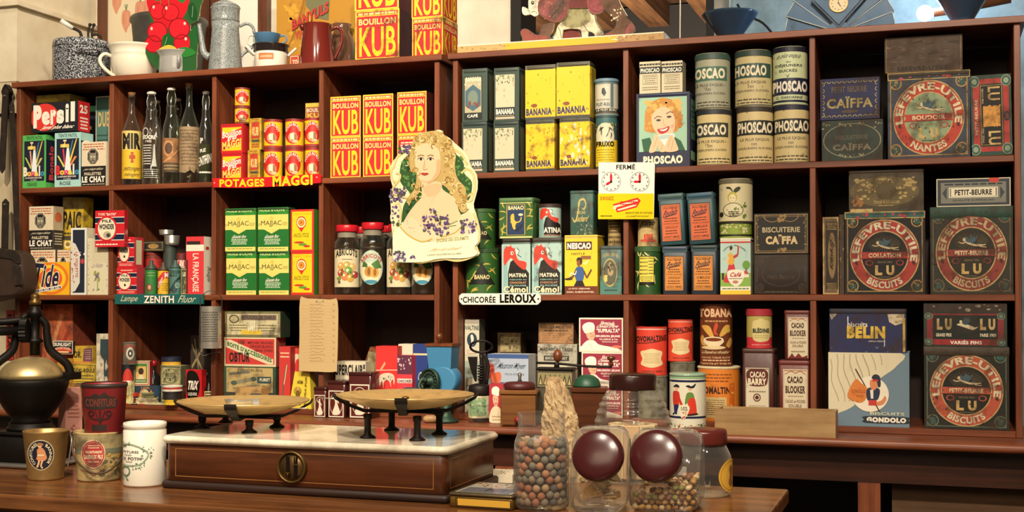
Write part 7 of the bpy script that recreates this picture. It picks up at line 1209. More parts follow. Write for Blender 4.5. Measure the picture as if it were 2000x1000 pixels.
pts = [262, 85, 300, 62, 360, 60, 400, 45, 425, 55, 430, 78, 470, 98, 510, 135, 545, 165, 600, 225, 618, 290, 660, 350, 664, 450, 638, 545, 650, 600, 662, 640, 682, 720, 682, 800, 660, 830, 680, 880, 640, 905, 560, 935, 480, 925, 400, 930, 300, 946, 200, 942, 108, 940, 92, 880, 95, 800, 85, 700, 80, 560, 75, 480, 95, 440, 78, 380, 76, 300, 105, 245, 150, 200, 135, 175, 180, 150, 215, 170, 230, 120]
L_ = [v for i in range(0, len(pts), 2) for v in (740+pts[i]/3.45, 240+pts[i+1]/3.45)]
def LADY2(a):
    b = Art((0, 0, 759, 1000.5)); lady(b); a.win = (740, 240, 960, 530); a.el = b.el
block('portrait_cutout', 'card cut-out of a fair curly-haired woman with violets in a scrolled frame|sign', L_, -.022, .003, 'e8dfb8', LADY2, win=(740, 240, 960, 530), k='gloss', smooth=2)

# ================================================================ on the ledge of the base cabinet
def along(c): 
    """right-hand and towards-camera directions seen from the camera at place c"""
    a = facing(c); return Vector((-math.sin(a), math.cos(a), 0)), Vector((math.cos(a), math.sin(a), 0))
# blue wall-type mill with a cast wheel
c = P(868, 760, -.085); c.z = LEDGE; e = empty('hand_mill', 'blue cast hand mill with a square hopper and a dark green crank wheel|mill', c)
zz = lambda y: hz(868, y, c)-LEDGE; w_ = halfw(833, 886, c); BL = mat('3f7fa8', 'tin'); GR = mat('33493c', 'iron'); GRN = wood('knob_wood', '5a2c16', '8a4c2a', .35, 2)
g = Geo(); hx = -.004; zt, zb = zz(676), zz(722); g.loops([[(hx-w_*.86, -w_*.7, zb), (hx+w_*.86, -w_*.7, zb), (hx+w_*.86, w_*.7, zb), (hx-w_*.86, w_*.7, zb)], [(hx-w_, -w_*.85, zt), (hx+w_, -w_*.85, zt), (hx+w_, w_*.85, zt), (hx-w_, w_*.85, zt)]], BL, False); g.build('hopper', e)
g = Geo(); g.box(hx-w_*1.08, hx+w_*1.08, -w_*.93, w_*.93, zt+.0004, zt+.008, GRN); g.build('hopper_rim', e)
Geo().lathe([(.004, zt+.0082), (.004, zt+.016), (.009, zt+.02), (.011, zt+.027), (.008, zt+.034), (.003, zt+.037)], GRN, 16, hx-.012, 0).build('lid_knob', e)
zc, rr = zz(742), halfw(838, 894, c)
g = Geo(); g.M = Matrix.Translation((.006, -.03, zc)) @ Matrix.Rotation(-PI/2, 4, 'X'); g.lathe([(rr*.9, 0), (rr, .006), (rr, .05), (rr*.92, .058), (rr*.7, .06)], BL, 36); g.build('drum', e)
g = Geo(); rw = halfw(817, 866, c); g.M = Matrix.Translation((-.030, -.034, zc-.002)) @ Matrix.Rotation(math.radians(-22), 4, 'Z') @ Matrix.Rotation(PI/2, 4, 'X'); g.lathe([(rw, -.006), (rw*1.02, 0), (rw, .006), (rw*.88, .007), (rw*.86, .003), (rw*.3, .003), (rw*.26, .016), (.002, .018)], GR, 36)
for i in range(16): g.ball((rw*.66*math.cos(i*PI/8), rw*.66*math.sin(i*PI/8), .003), .0045, GR, 8)
g.build('crank_wheel', e)
Geo().tube([(-.034, -.052, zc), (-.044, -.058, zc+.004), (-.05, -.066, zc-.012), (-.044, -.07, zc-.028)], (.007, .0055), GR, 10, 4).build('crank_handle', e)
Geo().lathe([(.034, 0), (.036, .006), (.02, .014), (.015, .03), (.02, zc-rr*.9)], GR, 24, .005, 0).build('foot', e)
c = P(826, 830, -.12); c.z = LEDGE; o = Geo().lathe([(.001, 0), (.006, .002), (.011, .01), (.011, .03), (.008, .04), (.006, .046)], PALE, 16).build('wooden_pestle', None, (c.x, c.y, LEDGE+.011), rot=(0, PI/2, math.radians(20))); tag(o, 'pale turned wooden handle lying on the ledge below the blue mill|handle')
# egg beater jar
c, r = stand(915, 959, 826, LEDGE); e = empty('beater_jar', 'clear jar with a torn green label and an iron hand beater on its screw top|jar', (c.x, c.y, LEDGE)); R_, F_ = along(c); zz = lambda y: hz(937, y, c)-LEDGE
Geo().lathe([(r*.9, 0), (r, .004), (r, zz(782)), (r*.9, zz(774)), (r*.86, zz(772))], GL0, 32, caps=(True, False)).build('jar', e)
A = Art(); A.R(0, .0, 1, 1, 'c8c09a'); A.R(.06, .08, .78, .9, '7f9a70'); A.B(.08, .2, .76, .85, 26, '5a8460', .08, 3); A.B(.1, .1, .76, .4, 8, 'a8b48a', .09, 5); A.W([0, .45, 1, .42], .012, '4a4a3a'); g = Geo(); g.cyl(A, r+.0003, zz(815), zz(772)-zz(815), facing(c), 'old'); g.build('label', e)
g = Geo(); g.lathe([(r*.95, zz(771.5)), (r*1.0, zz(769)), (r*.98, zz(757)), (r*.9, zz(752)), (r*.4, zz(749))], IR, 28); g.build('screw_cap', e)
g = Geo(); b = zz(750); pts = [(-.02, .05, 696), (.0, .0, 750)]
g.loops([[tuple(R_*x+F_*y+Vector((0, 0, z))) for x, y, z in q_] for q_ in ([(-.034, -.018, zz(697)), (-.006, -.018, zz(697)), (-.006, .018, zz(697)), (-.034, .018, zz(697))], [(-.026, -.012, zz(722)), (-.008, -.012, zz(722)), (-.008, .012, zz(722)), (-.026, .012, zz(722))], [(-.014, -.004, zz(745)), (-.008, -.004, zz(745)), (-.008, .004, zz(745)), (-.014, .004, zz(745))])], IR, False); g.build('hopper', e)
g = Geo(); n = 24; g.tube([tuple(R_*(.004+.031*math.cos(2*PI*i/n))+F_*(.012*math.sin(2*PI*i/n))+Vector((0, 0, zz(677)+.017*math.sin(2*PI*i/n)))) for i in range(n+1)], .0034, IR, 8); g.build('ring_handle', e)
g = Geo(); g.tube([R_*.004+Vector((0, 0, b)), R_*.006+Vector((0, 0, zz(720))), R_*.004+Vector((0, 0, zz(692)))], .006, IR, 10, 3); g.tube([R_*.018+Vector((0, 0, b)), R_*.024+Vector((0, 0, zz(715))), R_*.012+Vector((0, 0, zz(690)))], .005, IR, 10, 3)
for i in range(6): g.lathe([(.0095, zz(742)+i*.0075), (.0105, zz(742)+i*.0075+.002), (.0095, zz(742)+i*.0075+.004)], IR, 14, R_.x*.004, R_.y*.004)
g.build('gear_shaft', e)
# small chef packet and the red crank behind
e0 = carton('soup_packet', 'small red packet with a smiling chef, between the beater jar and the wooden mill|packet', 956, 983, 750, LEDGE, -.06, .04, 'a82434', lambda a: (a.C([.05, .98, .1, .7, .4, .56, .7, .6, .95, .75, .98, .98], 'd8caa8'), a.C([.25, .35, .4, .25, .62, .32, .62, .48, .48, .58, .3, .5], 'dca888'), a.C([.2, .26, .2, .12, .45, .06, .7, .12, .66, .3, .4, .28], 'e8e0d0'), a.E(.38, .38, .03, .015, '3a2018', 6), a.E(.52, .4, .03, .015, '3a2018', 6), a.W([.36, .48, .46, .51, .56, .48], .02, '8a3028', 3), a.L(.2, .8, .8, .96, 2, 'a88a60')), 'paper', side='8a2030', rot=6)
o = Geo().tube([(-.032, 0, .03), (-.024, 0, .012), (-.008, 0, .004), (.0, 0, .008)], .002, IR, 8, 4).lathe([(.003, 0), (.007, .004), (.008, .014), (.005, .026), (.007, .034), (.004, .038)], ('b8242c', 'gloss'), 16).build('red_crank', None, (P(975, 744, -.03).x, -.03, P(975, 744, -.03).z), rot=(0, math.radians(80), 0)); bpy.data.objects.remove(o)
# wooden coffee mills
def mill(meta, x0, x1, yt, yb, Y, D, rot, m=WALNUT, H=None):
    a, b = P(x0, yb, Y), P(x1, yb, Y); W = b.x-a.x; H = P((x0+x1)/2, yt, Y).z-LEDGE; e = empty('coffee_mill', meta, ((a.x+b.x)/2, Y, LEDGE), math.radians(rot))
    g = Geo(); g.rbox(W, D, H*.86, .003, .002, m, .0005); g.build('body', e); g = Geo(); g.rbox(W+.008, D+.008, H*.13, .003, .003, m, H*.86+.0007, -.004); g.build('top_board', e)
    g = Geo(); g.box(-W*.43, W*.43, -.004, -.0003, .006, H*.38, m); d = g.build('drawer', e); return e, W, H, D, d
e, W, H, D, d = mill('wooden coffee mill with a maroon domed lid and a red-knobbed drawer, on the ledge|coffee mill', 979, 1045, 762, 829, -.135, .085, 12)
Geo().ball((.0, -.012, H*.2), .009, ('8a1f24', 'gloss'), 14).build('drawer_knob', d)
Geo().lathe([(W*.43, H+.0006), (W*.45, H+.004), (W*.44, H+.014), (W*.38, H+.019), (W*.1, H+.021)], ('4c1c1a', 'tin'), 36, 0, D/2).build('lid', e)
Geo().lathe([(.006, H+.0212), (.004, H+.03), (.006, H+.04), (.003, H+.045)], ('8a8478', 'metal'), 14, 0, D/2).build('spindle', e)
e, W, H, D, d = mill('dark wooden coffee mill with a green dome, behind the crumpled paper cone|coffee mill', 1118, 1180, 757, 829, -.13, .075, 10, MAHOG)
Geo().lathe([(W*.42, H+.0006), (W*.42, H+.004), (W*.36, H+.02), (W*.2, H+.03), (W*.06, H+.033)], ('1f4a34', 'tin'), 32, -.006, D/2).build('dome', e)
o = e; a = P(1050, 800, -.045); b = P(1117, 800, -.045); e = empty('coffee_mill', 'patterned tin coffee mill with a wooden ball on its crank arm|coffee mill', ((a.x+b.x)/2, -.045, LEDGE)); W = b.x-a.x; zt = P(1083, 724, -.045).z-LEDGE
g = Geo(); g.rbox(W, .04, zt, .004, .002, ('4a4636', 'tin')); A = Art(); A.R(.0, .04, 1, .3, '8a8058')
for i in range(7): A.G([.02+i*.14, .28, .09+i*.14, .06, .16+i*.14, .28], '2c2a20'); A.G([.05+i*.14, .26, .09+i*.14, .14, .13+i*.14, .26], 'b8a870')
A.R(0, .3, 1, .33, '2c2a20'); g.art(A, (-W/2, 0, zt), (W, 0, 0), (0, 0, -zt), (0, -1, 0), 'tin'); g.build('body', e)
Geo().rbox(W*1.1, .042, .008, .004, .003, IR, zt+.0005, -.005).build('top_plate', e)
zr = zt+.017; g = Geo(); g.tube([(-W*.62, .03, zr+.002), (0, .02, zr+.002), (W*.9, .015, zr-.004), (W*1.62, .01, zr-.004)], .0035, IR, 8, 3); g.lathe([(.008, zt+.0086), (.007, zr-.002), (.009, zr+.004), (.004, zr+.006)], IR, 14, 0, .02); k_ = g.build('crank_arm', e)
Geo().lathe([(.003, zr+.006), (.009, zr+.01), (.0135, zr+.021), (.012, zr+.031), (.006, zr+.039), (.002, zr+.041)], GRN, 18, .003, .02).build('ball_knob', e)
Geo().lathe([(.005, zr-.003), (.006, zr+.006), (.004, zr+.012), (.011, zr+.016), (.012, zr+.022), (.006, zr+.027)], ('5a3018', 'gloss'), 18, W*1.6, .01).build('handle_knob', e)
# white can with two figures, open wooden box
c, r = stand(1308, 1379, 846, LEDGE); H = hz(1343, 727, c)-LEDGE; e = empty('picture_can', 'white can picturing a gentleman and a lady in old costume, standing on the ledge|can', (c.x, c.y, LEDGE))
def couple(a):
    a.R(0, 0, 1, 1, 'e2dcc6'); a.R(0, .0, 1, .04, '8fb088'); a.R(0, .06, 1, .1, '22284a'); a.R(0, .72, 1, .76, '22284a'); a.B(.04, .86, .96, .95, 24, '4a7a3c', .04, 3, .6); a.B(.1, .86, .9, .95, 14, 'c8503a', .035, 4, .6); a.R(0, .97, 1, 1, '2a3a6a')
    a.C([.1, .3, .16, .26, .26, .28, .3, .4, .36, .5, .32, .54, .26, .46, .26, .52, .12, .54], 'c83a2c'); a.C([.13, .52, .25, .52, .22, .62, .2, .69, .14, .66], '26305c'); a.E(.2, .22, .05, .035, 'e0b088', 14); a.C([.11, .19, .18, .14, .26, .16, .27, .2, .2, .19], '22242c'); a.W([.14, .66, .1, .7], .03, '2a2018'); a.W([.3, .52, .38, .52], .02, 'e0b088')
    a.C([.46, .32, .54, .28, .64, .3, .68, .4, .6, .42, .56, .5, .48, .48, .42, .5], '6a8a44'); a.C([.52, .42, .62, .38, .7, .42, .74, .66, .68, .69, .5, .68, .5, .56], 'd8402c'); a.E(.56, .22, .05, .035, 'e0b088', 14); a.C([.44, .17, .52, .15, .6, .17, .72, .12, .66, .2, .54, .2], '22242c'); a.C([.5, .68, .74, .66, .76, .69, .52, .71], '3a2a20')
    a.C([.28, .54, .44, .51, .54, .54, .52, .64, .38, .78, .28, .66], 'e8e0c4'); a.T('LES', .32, .545, .48, .575, '3a4a34', 3); a.T('VINS', .31, .585, .5, .615, '3a4a34', 3); a.B(.33, .64, .45, .76, 12, 'c8503a', .025, 5)
g = Geo(); g.lathe([(r*.97, 0), (r, .003), (r, H*.94)], ('e2dcc6', 'gloss'), 44, caps=(True, True)); A = Art(); couple(A); g.cyl(A, r, .003, H*.94-.003, facing(c), 'gloss'); g.build('body', e)
Geo().lathe([(r*1.01, H*.9405), (r*1.02, H*.965), (r*1.0, H*.985), (r*.9, H), (r*.4, H)], ('8ea890', 'gloss'), 44).build('lid', e)
x0, x1 = P(1396, 820, -.145).x, P(1632, 820, -.145).x; W = x1-x0; H = P(1500, 801, -.145).z-LEDGE; e = empty('wooden_tray', 'long open pale wooden box standing on the ledge below the cocoa tins|box', ((x0+x1)/2, -.145, LEDGE)); t = .009
for nm, q_ in (('front_board', (-W/2, W/2, 0, t, 0, H)), ('back_board', (-W/2, W/2, .075, .075+t, 0, H)), ('end_board', (-W/2, -W/2+t, t+.0002, .0748, 0, H)), ('end_board', (W/2-t, W/2, t+.0002, .0748, 0, H)), ('bottom_board', (-W/2+t+.0002, W/2-t-.0002, t+.0002, .0748, .001, .007))): Geo().box(*q_, PALE).build(nm, e)
# paper bag, satchel and straps at the left
c = PZ(138, 893, TABLE); H = hz(138, 757, c)-TABLE; e = empty('paper_bag', 'pink printed paper bag standing behind the red bucket|bag', (c.x, c.y, TABLE)); g = Geo(); w2 = halfw(120, 158, c); R_, F_ = along(c)
g.loops([[tuple(R_*(x*k_)+F_*(y*k_)+Vector((0, 0, z))) for x, y in ((-w2*1.3, -.02), (w2*1.15, -.02), (w2*1.15, .02), (-w2*.55, .022), (-w2*1.3, .0))] for z, k_ in ((0, 1), (H*.5, 1.02), (H*.9, .9), (H, .78))], ('d99684', 'paper'), False)
A = Art(); A.L(.1, .04, .9, .4, 6, 'b86a5a', .2); A.B(.3, .5, .9, .66, 26, '5a3038', .04, 4, .6); A.O(.55, .72, .3, .13, .12, '5a3038', 20, 20, 300); g.art(A, R_*(-w2*.5)+F_*.0235+Vector((0, 0, H*.92)), R_*(w2*1.55), (0, 0, -H*.9), F_, 'paper'); g.build('bag', e)
LE = mat('35251a', 'worn'); LE2 = mat('231a14', 'worn')
e = empty('leather_satchel', 'old dark brown leather satchel hanging from straps at the far left|satchel', (P(20, 580, -.05).x, -.05, P(20, 582, -.05).z)); W2 = lambda x, y: (P(x, y, -.05).x-e.location.x, P(x, y, -.05).z-e.location.z)
g = Geo(); outl = closed([W2(*q_) for q_ in ((-30, 492), (20, 488), (50, 494), (61, 520), (62, 556), (52, 578), (20, 583), (-30, 583))], 4); cxm = sum(p[0] for p in outl)/len(outl); czm = sum(p[1] for p in outl)/len(outl)
g.loops([[(cxm+(x-cxm)*s_, y, czm+(z-czm)*s_) for x, z in outl] for s_, y in ((.86, -.045), (.97, -.035), (1, -.015), (1, .02), (.95, .03))], LE); g.build('body', e)
g = Geo(); fl = closed([W2(*q_) for q_ in ((-30, 490), (20, 486), (52, 492), (60, 508), (56, 516), (40, 506), (10, 504), (-30, 508))], 3); g.slab(fl, -.05, -.046, LE2); g.build('flap', e); g = Geo(); g.slab([W2(46, 520), W2(60, 520), W2(64, 556), W2(50, 558)], -.052, -.046, LE2); g.build('side_buckle', e)
for i, (a_, b_, lb, wd) in enumerate((((10, 180), (3, 330), 'dark leather strap hanging on the pier, nearest the edge of view|strap', 10), ((22, 205), (34, 500), 'long dark leather strap running down beside the shelving unit to the satchel|strap', 8), ((10, 395), (8, 486), 'short leather strap ending in a dark pointed tab above the satchel|strap', 11))):
    p0, p1 = P(*a_, -.02), P(*b_, -.02); e = empty('leather_strap', lb, (p1.x, -.02, p1.z)); h_ = p0.z-p1.z; dx = p0.x-p1.x; k_ = wd/900
    g = Geo(); g.slab([(-k_, 0), (0, -.014), (k_, 0), (dx+k_, h_), (dx, h_+.012), (dx-k_, h_)], 0, .005, LE2); g.build('strap', e); g = Geo(); g.ball((dx*.94, -.002, h_*.95), .004, ('8a8478', 'metal'), 8); g.build('rivet', e)
p0 = P(8, 190, -.005); e = empty('iron_bracket', 'dark iron bracket with a pointed finial, holding the straps at the far left|bracket', (p0.x, .0, p0.z)); g = Geo(); g.slab(closed([(-.012, -.05), (.012, -.05), (.01, .0), (.016, .02), (.0, .045), (-.016, .02), (-.01, 0)], 3), 0, .02, IR); g.build('finial', e); g = Geo(); g.box(-.03, .035, .0, .0495, -.062, -.052, IR); g.build('arm', e); g = Geo(); g.ball((0, -.003, .018), .005, ('a8a298', 'metal'), 8); g.build('stud', e)
# ================================================================ on the counter
MARB = mat('marble', 'gloss') if 0 else None
m, N, L, b = new_mat('white_marble'); rp, nz = noise_ramp(N, L, 7, .42, lin('e6dcc4'), .7, lin('a39a86'), 9, None, .7); L.new(rp.outputs[0], b.inputs['Base Color']); b.inputs['Roughness'].default_value = .07; MARB = m
BRS = mat('d8b87c', 'brass'); BRD = mat('6a5228', 'brass'); IRN = mat('241d18', 'iron')
sx, sy = -1.244, -.91; hw, hd = .326, .15; e = empty('balance_scale', 'counter balance scale with a mahogany case, white marble top and two brass pans|scale', (sx, sy, TABLE))
def frame_box(nm, hx, hy, z0, z1, rad, bev, m): g = Geo(); g.rbox(2*hx, 2*hy, z1-z0, rad, bev, m, z0, -hy); return g.build(nm, e)
frame_box('plinth', hw+.006, hd+.006, 0, .016, .012, .004, DARKW)
o = frame_box('case', hw-.002, hd-.002, .0163, .0955, .016, .001, MAHOG); g = Geo(); A = Art(); A.K(.04, .12, .96, .88, .0022, '9a6a3c', .018); A2 = Art(); A2.K(.08, .12, .92, .88, .005, '9a6a3c', .018)
g.art(A, (-hw+.002, -hd+.002, .0955), (2*hw-.004, 0, 0), (0, 0, -.079), (0, -1, 0), 'gloss'); g.art(A2, (hw-.002, -hd+.002, .0955), (0, 2*hd-.004, 0), (0, 0, -.079), (1, 0, 0), 'gloss'); g.build('inlay_line', o)
frame_box('marble_top', hw+.008, hd+.008, .0958, .1125, .024, .006, MARB); MT = .1128
pd = P(571, 912, sy-hd); g = Geo(); g.M = Matrix.Translation((pd.x-sx, -hd+.0015, pd.z-TABLE)) @ Matrix.Rotation(PI/2, 4, 'X'); rd = .0335
g.lathe([(rd, 0), (rd, .006), (rd*.96, .009), (rd*.88, .009), (rd*.85, .005), (rd*.85, .002)], BRD, 48); o = g.build('dial_bezel', e)
g = Geo(); g.M = Matrix.Translation((pd.x-sx, -hd-.001, pd.z-TABLE)) @ Matrix.Rotation(PI/2, 4, 'X'); g.lathe([(rd*.84, 0), (rd*.84, .002), (.001, .0021)], mat('6a5230', 'brass'), 40); o2 = g.build('dial_plate', o)
g = Geo()
for s_ in (-.008, .010): g.box(pd.x-sx+s_-.0042, pd.x-sx+s_+.0042, -hd-.0048, -hd-.0033, pd.z-TABLE-.022, pd.z-TABLE+.022, mat('140d08', 'gloss'))
for s_, z_ in ((-.008, -.012), (.010, .006)): g.box(pd.x-sx+s_-.005, pd.x-sx+s_+.005, -hd-.0062, -hd-.005, pd.z-TABLE+z_-.0012, pd.z-TABLE+z_+.0012, BRD); g.tube([(pd.x-sx+s_, -hd-.0056, pd.z-TABLE+z_), (pd.x-sx+s_, -hd-.0056, pd.z-TABLE-.022 if z_ < 0 else pd.z-TABLE+.022)], .001, BRD, 6)
g.build('pointer_slots', o)
for nm, x0, x1, yc, Y, feet in (('left', 346, 606, 782, sy, ((395, 836), (458, 822), (487, 845), (541, 834))), ('right', 657, 927, 770, sy, ((718, 855), (765, 840), (815, 860), (858, 848)))):
    pc = P((x0+x1)/2, yc, Y); r = halfw(x0, x1, pc)*1.0; zr = pc.z-TABLE; cx = pc.x-sx; cy = 0; hb = .030
    g = Geo(); g.lathe([(.001, zr-hb), (r*.35, zr-hb+.001), (r*.62, zr-hb+.007), (r*.84, zr-hb+.019), (r*.97, zr-.004), (r*1.0, zr-.001), (r*1.0, zr+.001), (r*.98, zr+.001), (r*.955, zr-.003), (r*.82, zr-hb+.022), (r*.6, zr-hb+.0095), (r*.34, zr-hb+.004), (.001, zr-hb+.0035)], BRS, 72, cx, cy); g.build('brass_pan', e)
    g = Geo(); zb_ = zr-hb-.0045
    for a in (20, 110, 200, 290):
        a = math.radians(a); d = Vector((math.cos(a), math.sin(a), 0)); n_ = Vector((-math.sin(a), math.cos(a), 0)); ctr = Vector((cx, cy, 0)); pr = ((0, zb_), (r*.6, zb_), (r*.83, zb_+.013), (r*1.02, zr-.006), (r*1.05, zr+.001))
        rings = []
        for k_, (q_, zq) in enumerate(pr):
            w2 = .009 if k_ < 3 else .013; rings.append([tuple(ctr+d*q_+n_*s_*w2+Vector((0, 0, zq+h_))) for s_, h_ in ((-1, -.003), (1, -.003), (1, .003), (-1, .003))])
        g.loops(rings, IRN, False)
    g.build('pan_bracket', e)
    for fx, fy in feet:
        pf = PZ(fx, fy, TABLE+MT); g = Geo(); px_, py_ = pf.x-sx, pf.y-sy; py_ = max(-hd+.02, min(hd-.02, py_)); zt_ = zb_-.004
        g.lathe([(.017, MT), (.017, MT+.002), (.009, MT+.007), (.0072, MT+.010), (.0072, zt_-.012), (.009, zt_-.011), (.009, zt_)], IRN, 20, px_, py_); g.build('pan_post', e)
    g = Geo(); dr = (cx+r*.2, cx-r*.2); g.box(cx-r*.6, cx+r*.6, -.009, .009, zb_-.0045, zb_-.003, IRN); g.build('pan_beam', e)
    g = Geo(); sg = 1 if nm == 'left' else -1; g.tube([(cx+sg*r*.9, -.03, zr-.012), (cx+sg*(r+.035), -.04, zr-.009)], .0014, ('b8b0a0', 'metal'), 6); g.build('balance_pointer', e)
    if nm == 'right':
        g = Geo(); g.lathe([(.016, zr-hb+.0045), (.014, zr-hb+.008), (.005, zr-hb+.01), (.004, zr-hb+.018), (.008, zr-hb+.02), (.008, zr-hb+.024), (.003, zr-hb+.026)], BRD, 20, cx, cy); g.build('pan_finial', e)
    else: lp = (sx+cx, sy, TABLE+zr-hb+.0045, r)
e = empty('scoop', 'small shiny metal scoop lying in the left brass pan|scoop', (lp[0], lp[1]-.01, lp[2]+.0018), rot=(0, math.radians(-4), math.radians(8)))
g = Geo(); rings = []
for i in range(13):
    t = i/12; w2 = .021*(1 if t > .25 else .3+.7*math.sin(t/.25*PI/2)); rings.append([(-.036+.072*t, -w2*math.cos(PI*j/12), .024-w2*math.sin(PI*j/12)*1.0+(.0 if t > .25 else .006*(1-t/.25))) for j in range(13)])
g.loops(rings, ('b8b4a8', 'metal'), True, False, False, False); g.loops([[(x, y*.94, z+.0012) for x, y, z in r_] for r_ in rings], ('b8b4a8', 'metal'), True, False, False, False); g.build('bowl', e); e.location.z += -.0005
# big black coffee mill at the left
c = P(62, 580, -.83); e = empty('counter_coffee_mill', 'large black iron counter coffee mill with a brass dome|coffee mill', (c.x, c.y, TABLE)); zz = lambda y: hz(62, y, c)-TABLE; r = halfw(-14, 138, c); R_, F_ = along(c); BI = mat('16120f', 'iron')
rr_ = lambda a, b: halfw(a, b, c)
Geo().lathe([(rr_(20, 104), zz(824)), (rr_(26, 98), zz(818)), (r*.62, zz(806)), (r*.85, zz(780)), (r*.98, zz(752)), (r*1.0, zz(743)), (r*.98, zz(739))], BI, 48).build('hopper_bowl', e)
dome = [(r*.86*math.cos(t), zz(738.5)+(zz(696)-zz(738.5))*math.sin(t)) for t in (0, .2, .45, .7, .95, 1.2, 1.4, 1.52)]; Geo().lathe(dome, mat('bfa878', 'brass'), 48).build('brass_dome', e)
Geo().lathe([(rr_(14, 110), zz(838)), (rr_(14, 110), zz(833)), (rr_(19, 106), zz(831)), (rr_(19, 106), zz(825)), (rr_(22, 102), zz(824.5))], BI, 40).build('neck_ring', e)
g = Geo(); wb = rr_(-2, 128); g.rbox(2*wb, 2*wb, zz(848)-.012, .02, .006, BI, .012, -wb); g.rbox(1.7*wb, 1.7*wb, zz(839)-zz(848), .02, .004, BI, zz(848)+.0002, -.85*wb); g.build('base', e)
g = Geo(); g.rbox(2.9*wb, 2.5*wb, .011, .03, .004, ('8a8680', 'metal'), .0003, -1.2*wb); g.build('foot_plate', e)
arch = lambda s_: [R_*(s_*r*1.04)+Vector((0, 0, zz(738))), R_*(s_*r*.92)+Vector((0, 0, zz(712))), R_*(s_*r*.5)+Vector((0, 0, zz(685))), R_*(s_*r*.4)+Vector((0, 0, zz(655))), R_*(s_*r*.36)+Vector((0, 0, zz(632))), R_*(s_*r*.12)+Vector((0, 0, zz(615)))]
for s_ in (1, -1): Geo().tube(arch(s_), (.011, .009), BI, 12, 5).build('yoke_arm', e)
g = Geo(); g.box(R_.x*r*.9-.025, R_.x*r*.9+.03, R_.y*r*.9-.02, R_.y*r*.9+.02, zz(742), zz(728), BI); g.build('rim_lug', e)
Geo().lathe([(.012, zz(694)), (.012, zz(670)), (.019, zz(668)), (.019, zz(664)), (.011, zz(660)), (.011, zz(622)), (.017, zz(618)), (.019, zz(608)), (.012, zz(603)), (.013, zz(598))], BI, 24, R_.x*.008, R_.y*.008).build('spindle', e)
Geo().lathe([(.009, zz(597.5)), (.014, zz(594)), (.014, zz(588)), (.008, zz(585)), (.011, zz(580)), (.009, zz(575)), (.003, zz(573))], BRD, 20, R_.x*.008, R_.y*.008).build('brass_finial', e)
g = Geo(); ax = -R_; g.tube([R_*(-.01)+F_*.02+Vector((0, 0, zz(645))), R_*(-.2)+F_*.02+Vector((0, 0, zz(648)))], .011, BI, 12); g.tube([R_*(-.02)+F_*.02+Vector((0, 0, zz(624))), R_*(-.07)+F_*.02+Vector((0, 0, zz(628))), R_*(-.2)+F_*.02+Vector((0, 0, zz(630)))], .009, BI, 10, 4); g.build('crank_shaft', e)
g = Geo(); gc = R_*(-.016)+F_*.024+Vector((0, 0, zz(645))); n = 40; ring = []
for i in range(n): q_ = .03*(1 if i % 2 else .9); ring.append((q_*math.cos(2*PI*i/n), q_*math.sin(2*PI*i/n)))
g.M = Matrix.Translation(gc) @ Matrix.Rotation(math.atan2(R_.y, R_.x)-.25-PI/2, 4, 'Z'); g.slab(ring, -.008, .008, BI); g.build('bevel_gear', e)
# pails and crock
def pail(name, meta, x0, x1, b0, b1, yt, yb, base, m, art=None, k='tin', cover=False, rim=None):
    c, rb = stand(b0, b1, yb, base) if yb else (None, None); rt = halfw(x0, x1, c); H = hz((x0+x1)/2, yt, c)-base; e = empty(name, meta, (c.x, c.y, base))
    g = Geo(); g.lathe([(rb*.97, 0), (rb, .002), (rb, .005), (rt*.985, H-.006), (rt, H-.004), (rt*1.01, H-.001), (rt, H), (rt*.97, H-.002), (rb*.96, .006), (.001, .006)], m, 48)
    if art: A = Art(); art(A); g.cyl(A, rb+.0003, .005, H-.011, facing(c), k, r1=rt*.985+.0003)
    g.build('body', e)
    if cover: Geo().lathe([(rt*.955, H-.010), (rt*.955, H-.006), (.001, H-.006)], m, 40).build('inner_lid', e)
    return e, c, rb, rt, H
def bannier(a):
    a.E(.38, .46, .31, .35, 'c8b890', 30); a.E(.38, .46, .29, .33, '1a1c2c', 30); a.A('CONFITURES', .38, .46, .2, .23, 232, 110, .3, 'e0d4b0', 2); a.A('BANNIER', .38, .46, .2, .23, 62, -48, .3, 'e0d4b0', 2)
    a.C([.3, .34, .38, .28, .46, .34, .5, .44, .52, .54, .42, .6, .28, .56, .3, .46], 'c8885c'); a.E(.36, .24, .05, .05, 'd8ac80', 12); a.C([.3, .2, .36, .17, .44, .2, .42, .24, .32, .24], '9a7048'); a.W([.34, .58, .32, .66, .28, .74], .045, 'd8ac80', 3); a.W([.42, .58, .38, .7, .42, .76], .04, 'd8ac80', 3); a.W([.3, .46, .46, .46], .03, 'e0c8a0')
e, c, rb, rt, H = pail('jam_pail', 'brass-coloured jam pail with a dark round emblem of a dancing child, leftmost of the pails|pail', 43, 135, 54, 125, 840, 939, TABLE, mat('ab8a55', 'brass'), bannier); R_, F_ = along(c)
Geo().tube([R_*(rt*1.0)+Vector((0, 0, H*.94)), R_*(rt*1.08)+F_*.02+Vector((0, 0, H*.75)), R_*(rt*.9)+F_*(rt*.6)+Vector((0, 0, H*.2))], .0018, ('8a8070', 'metal'), 6, 4).build('bail_handle', e)
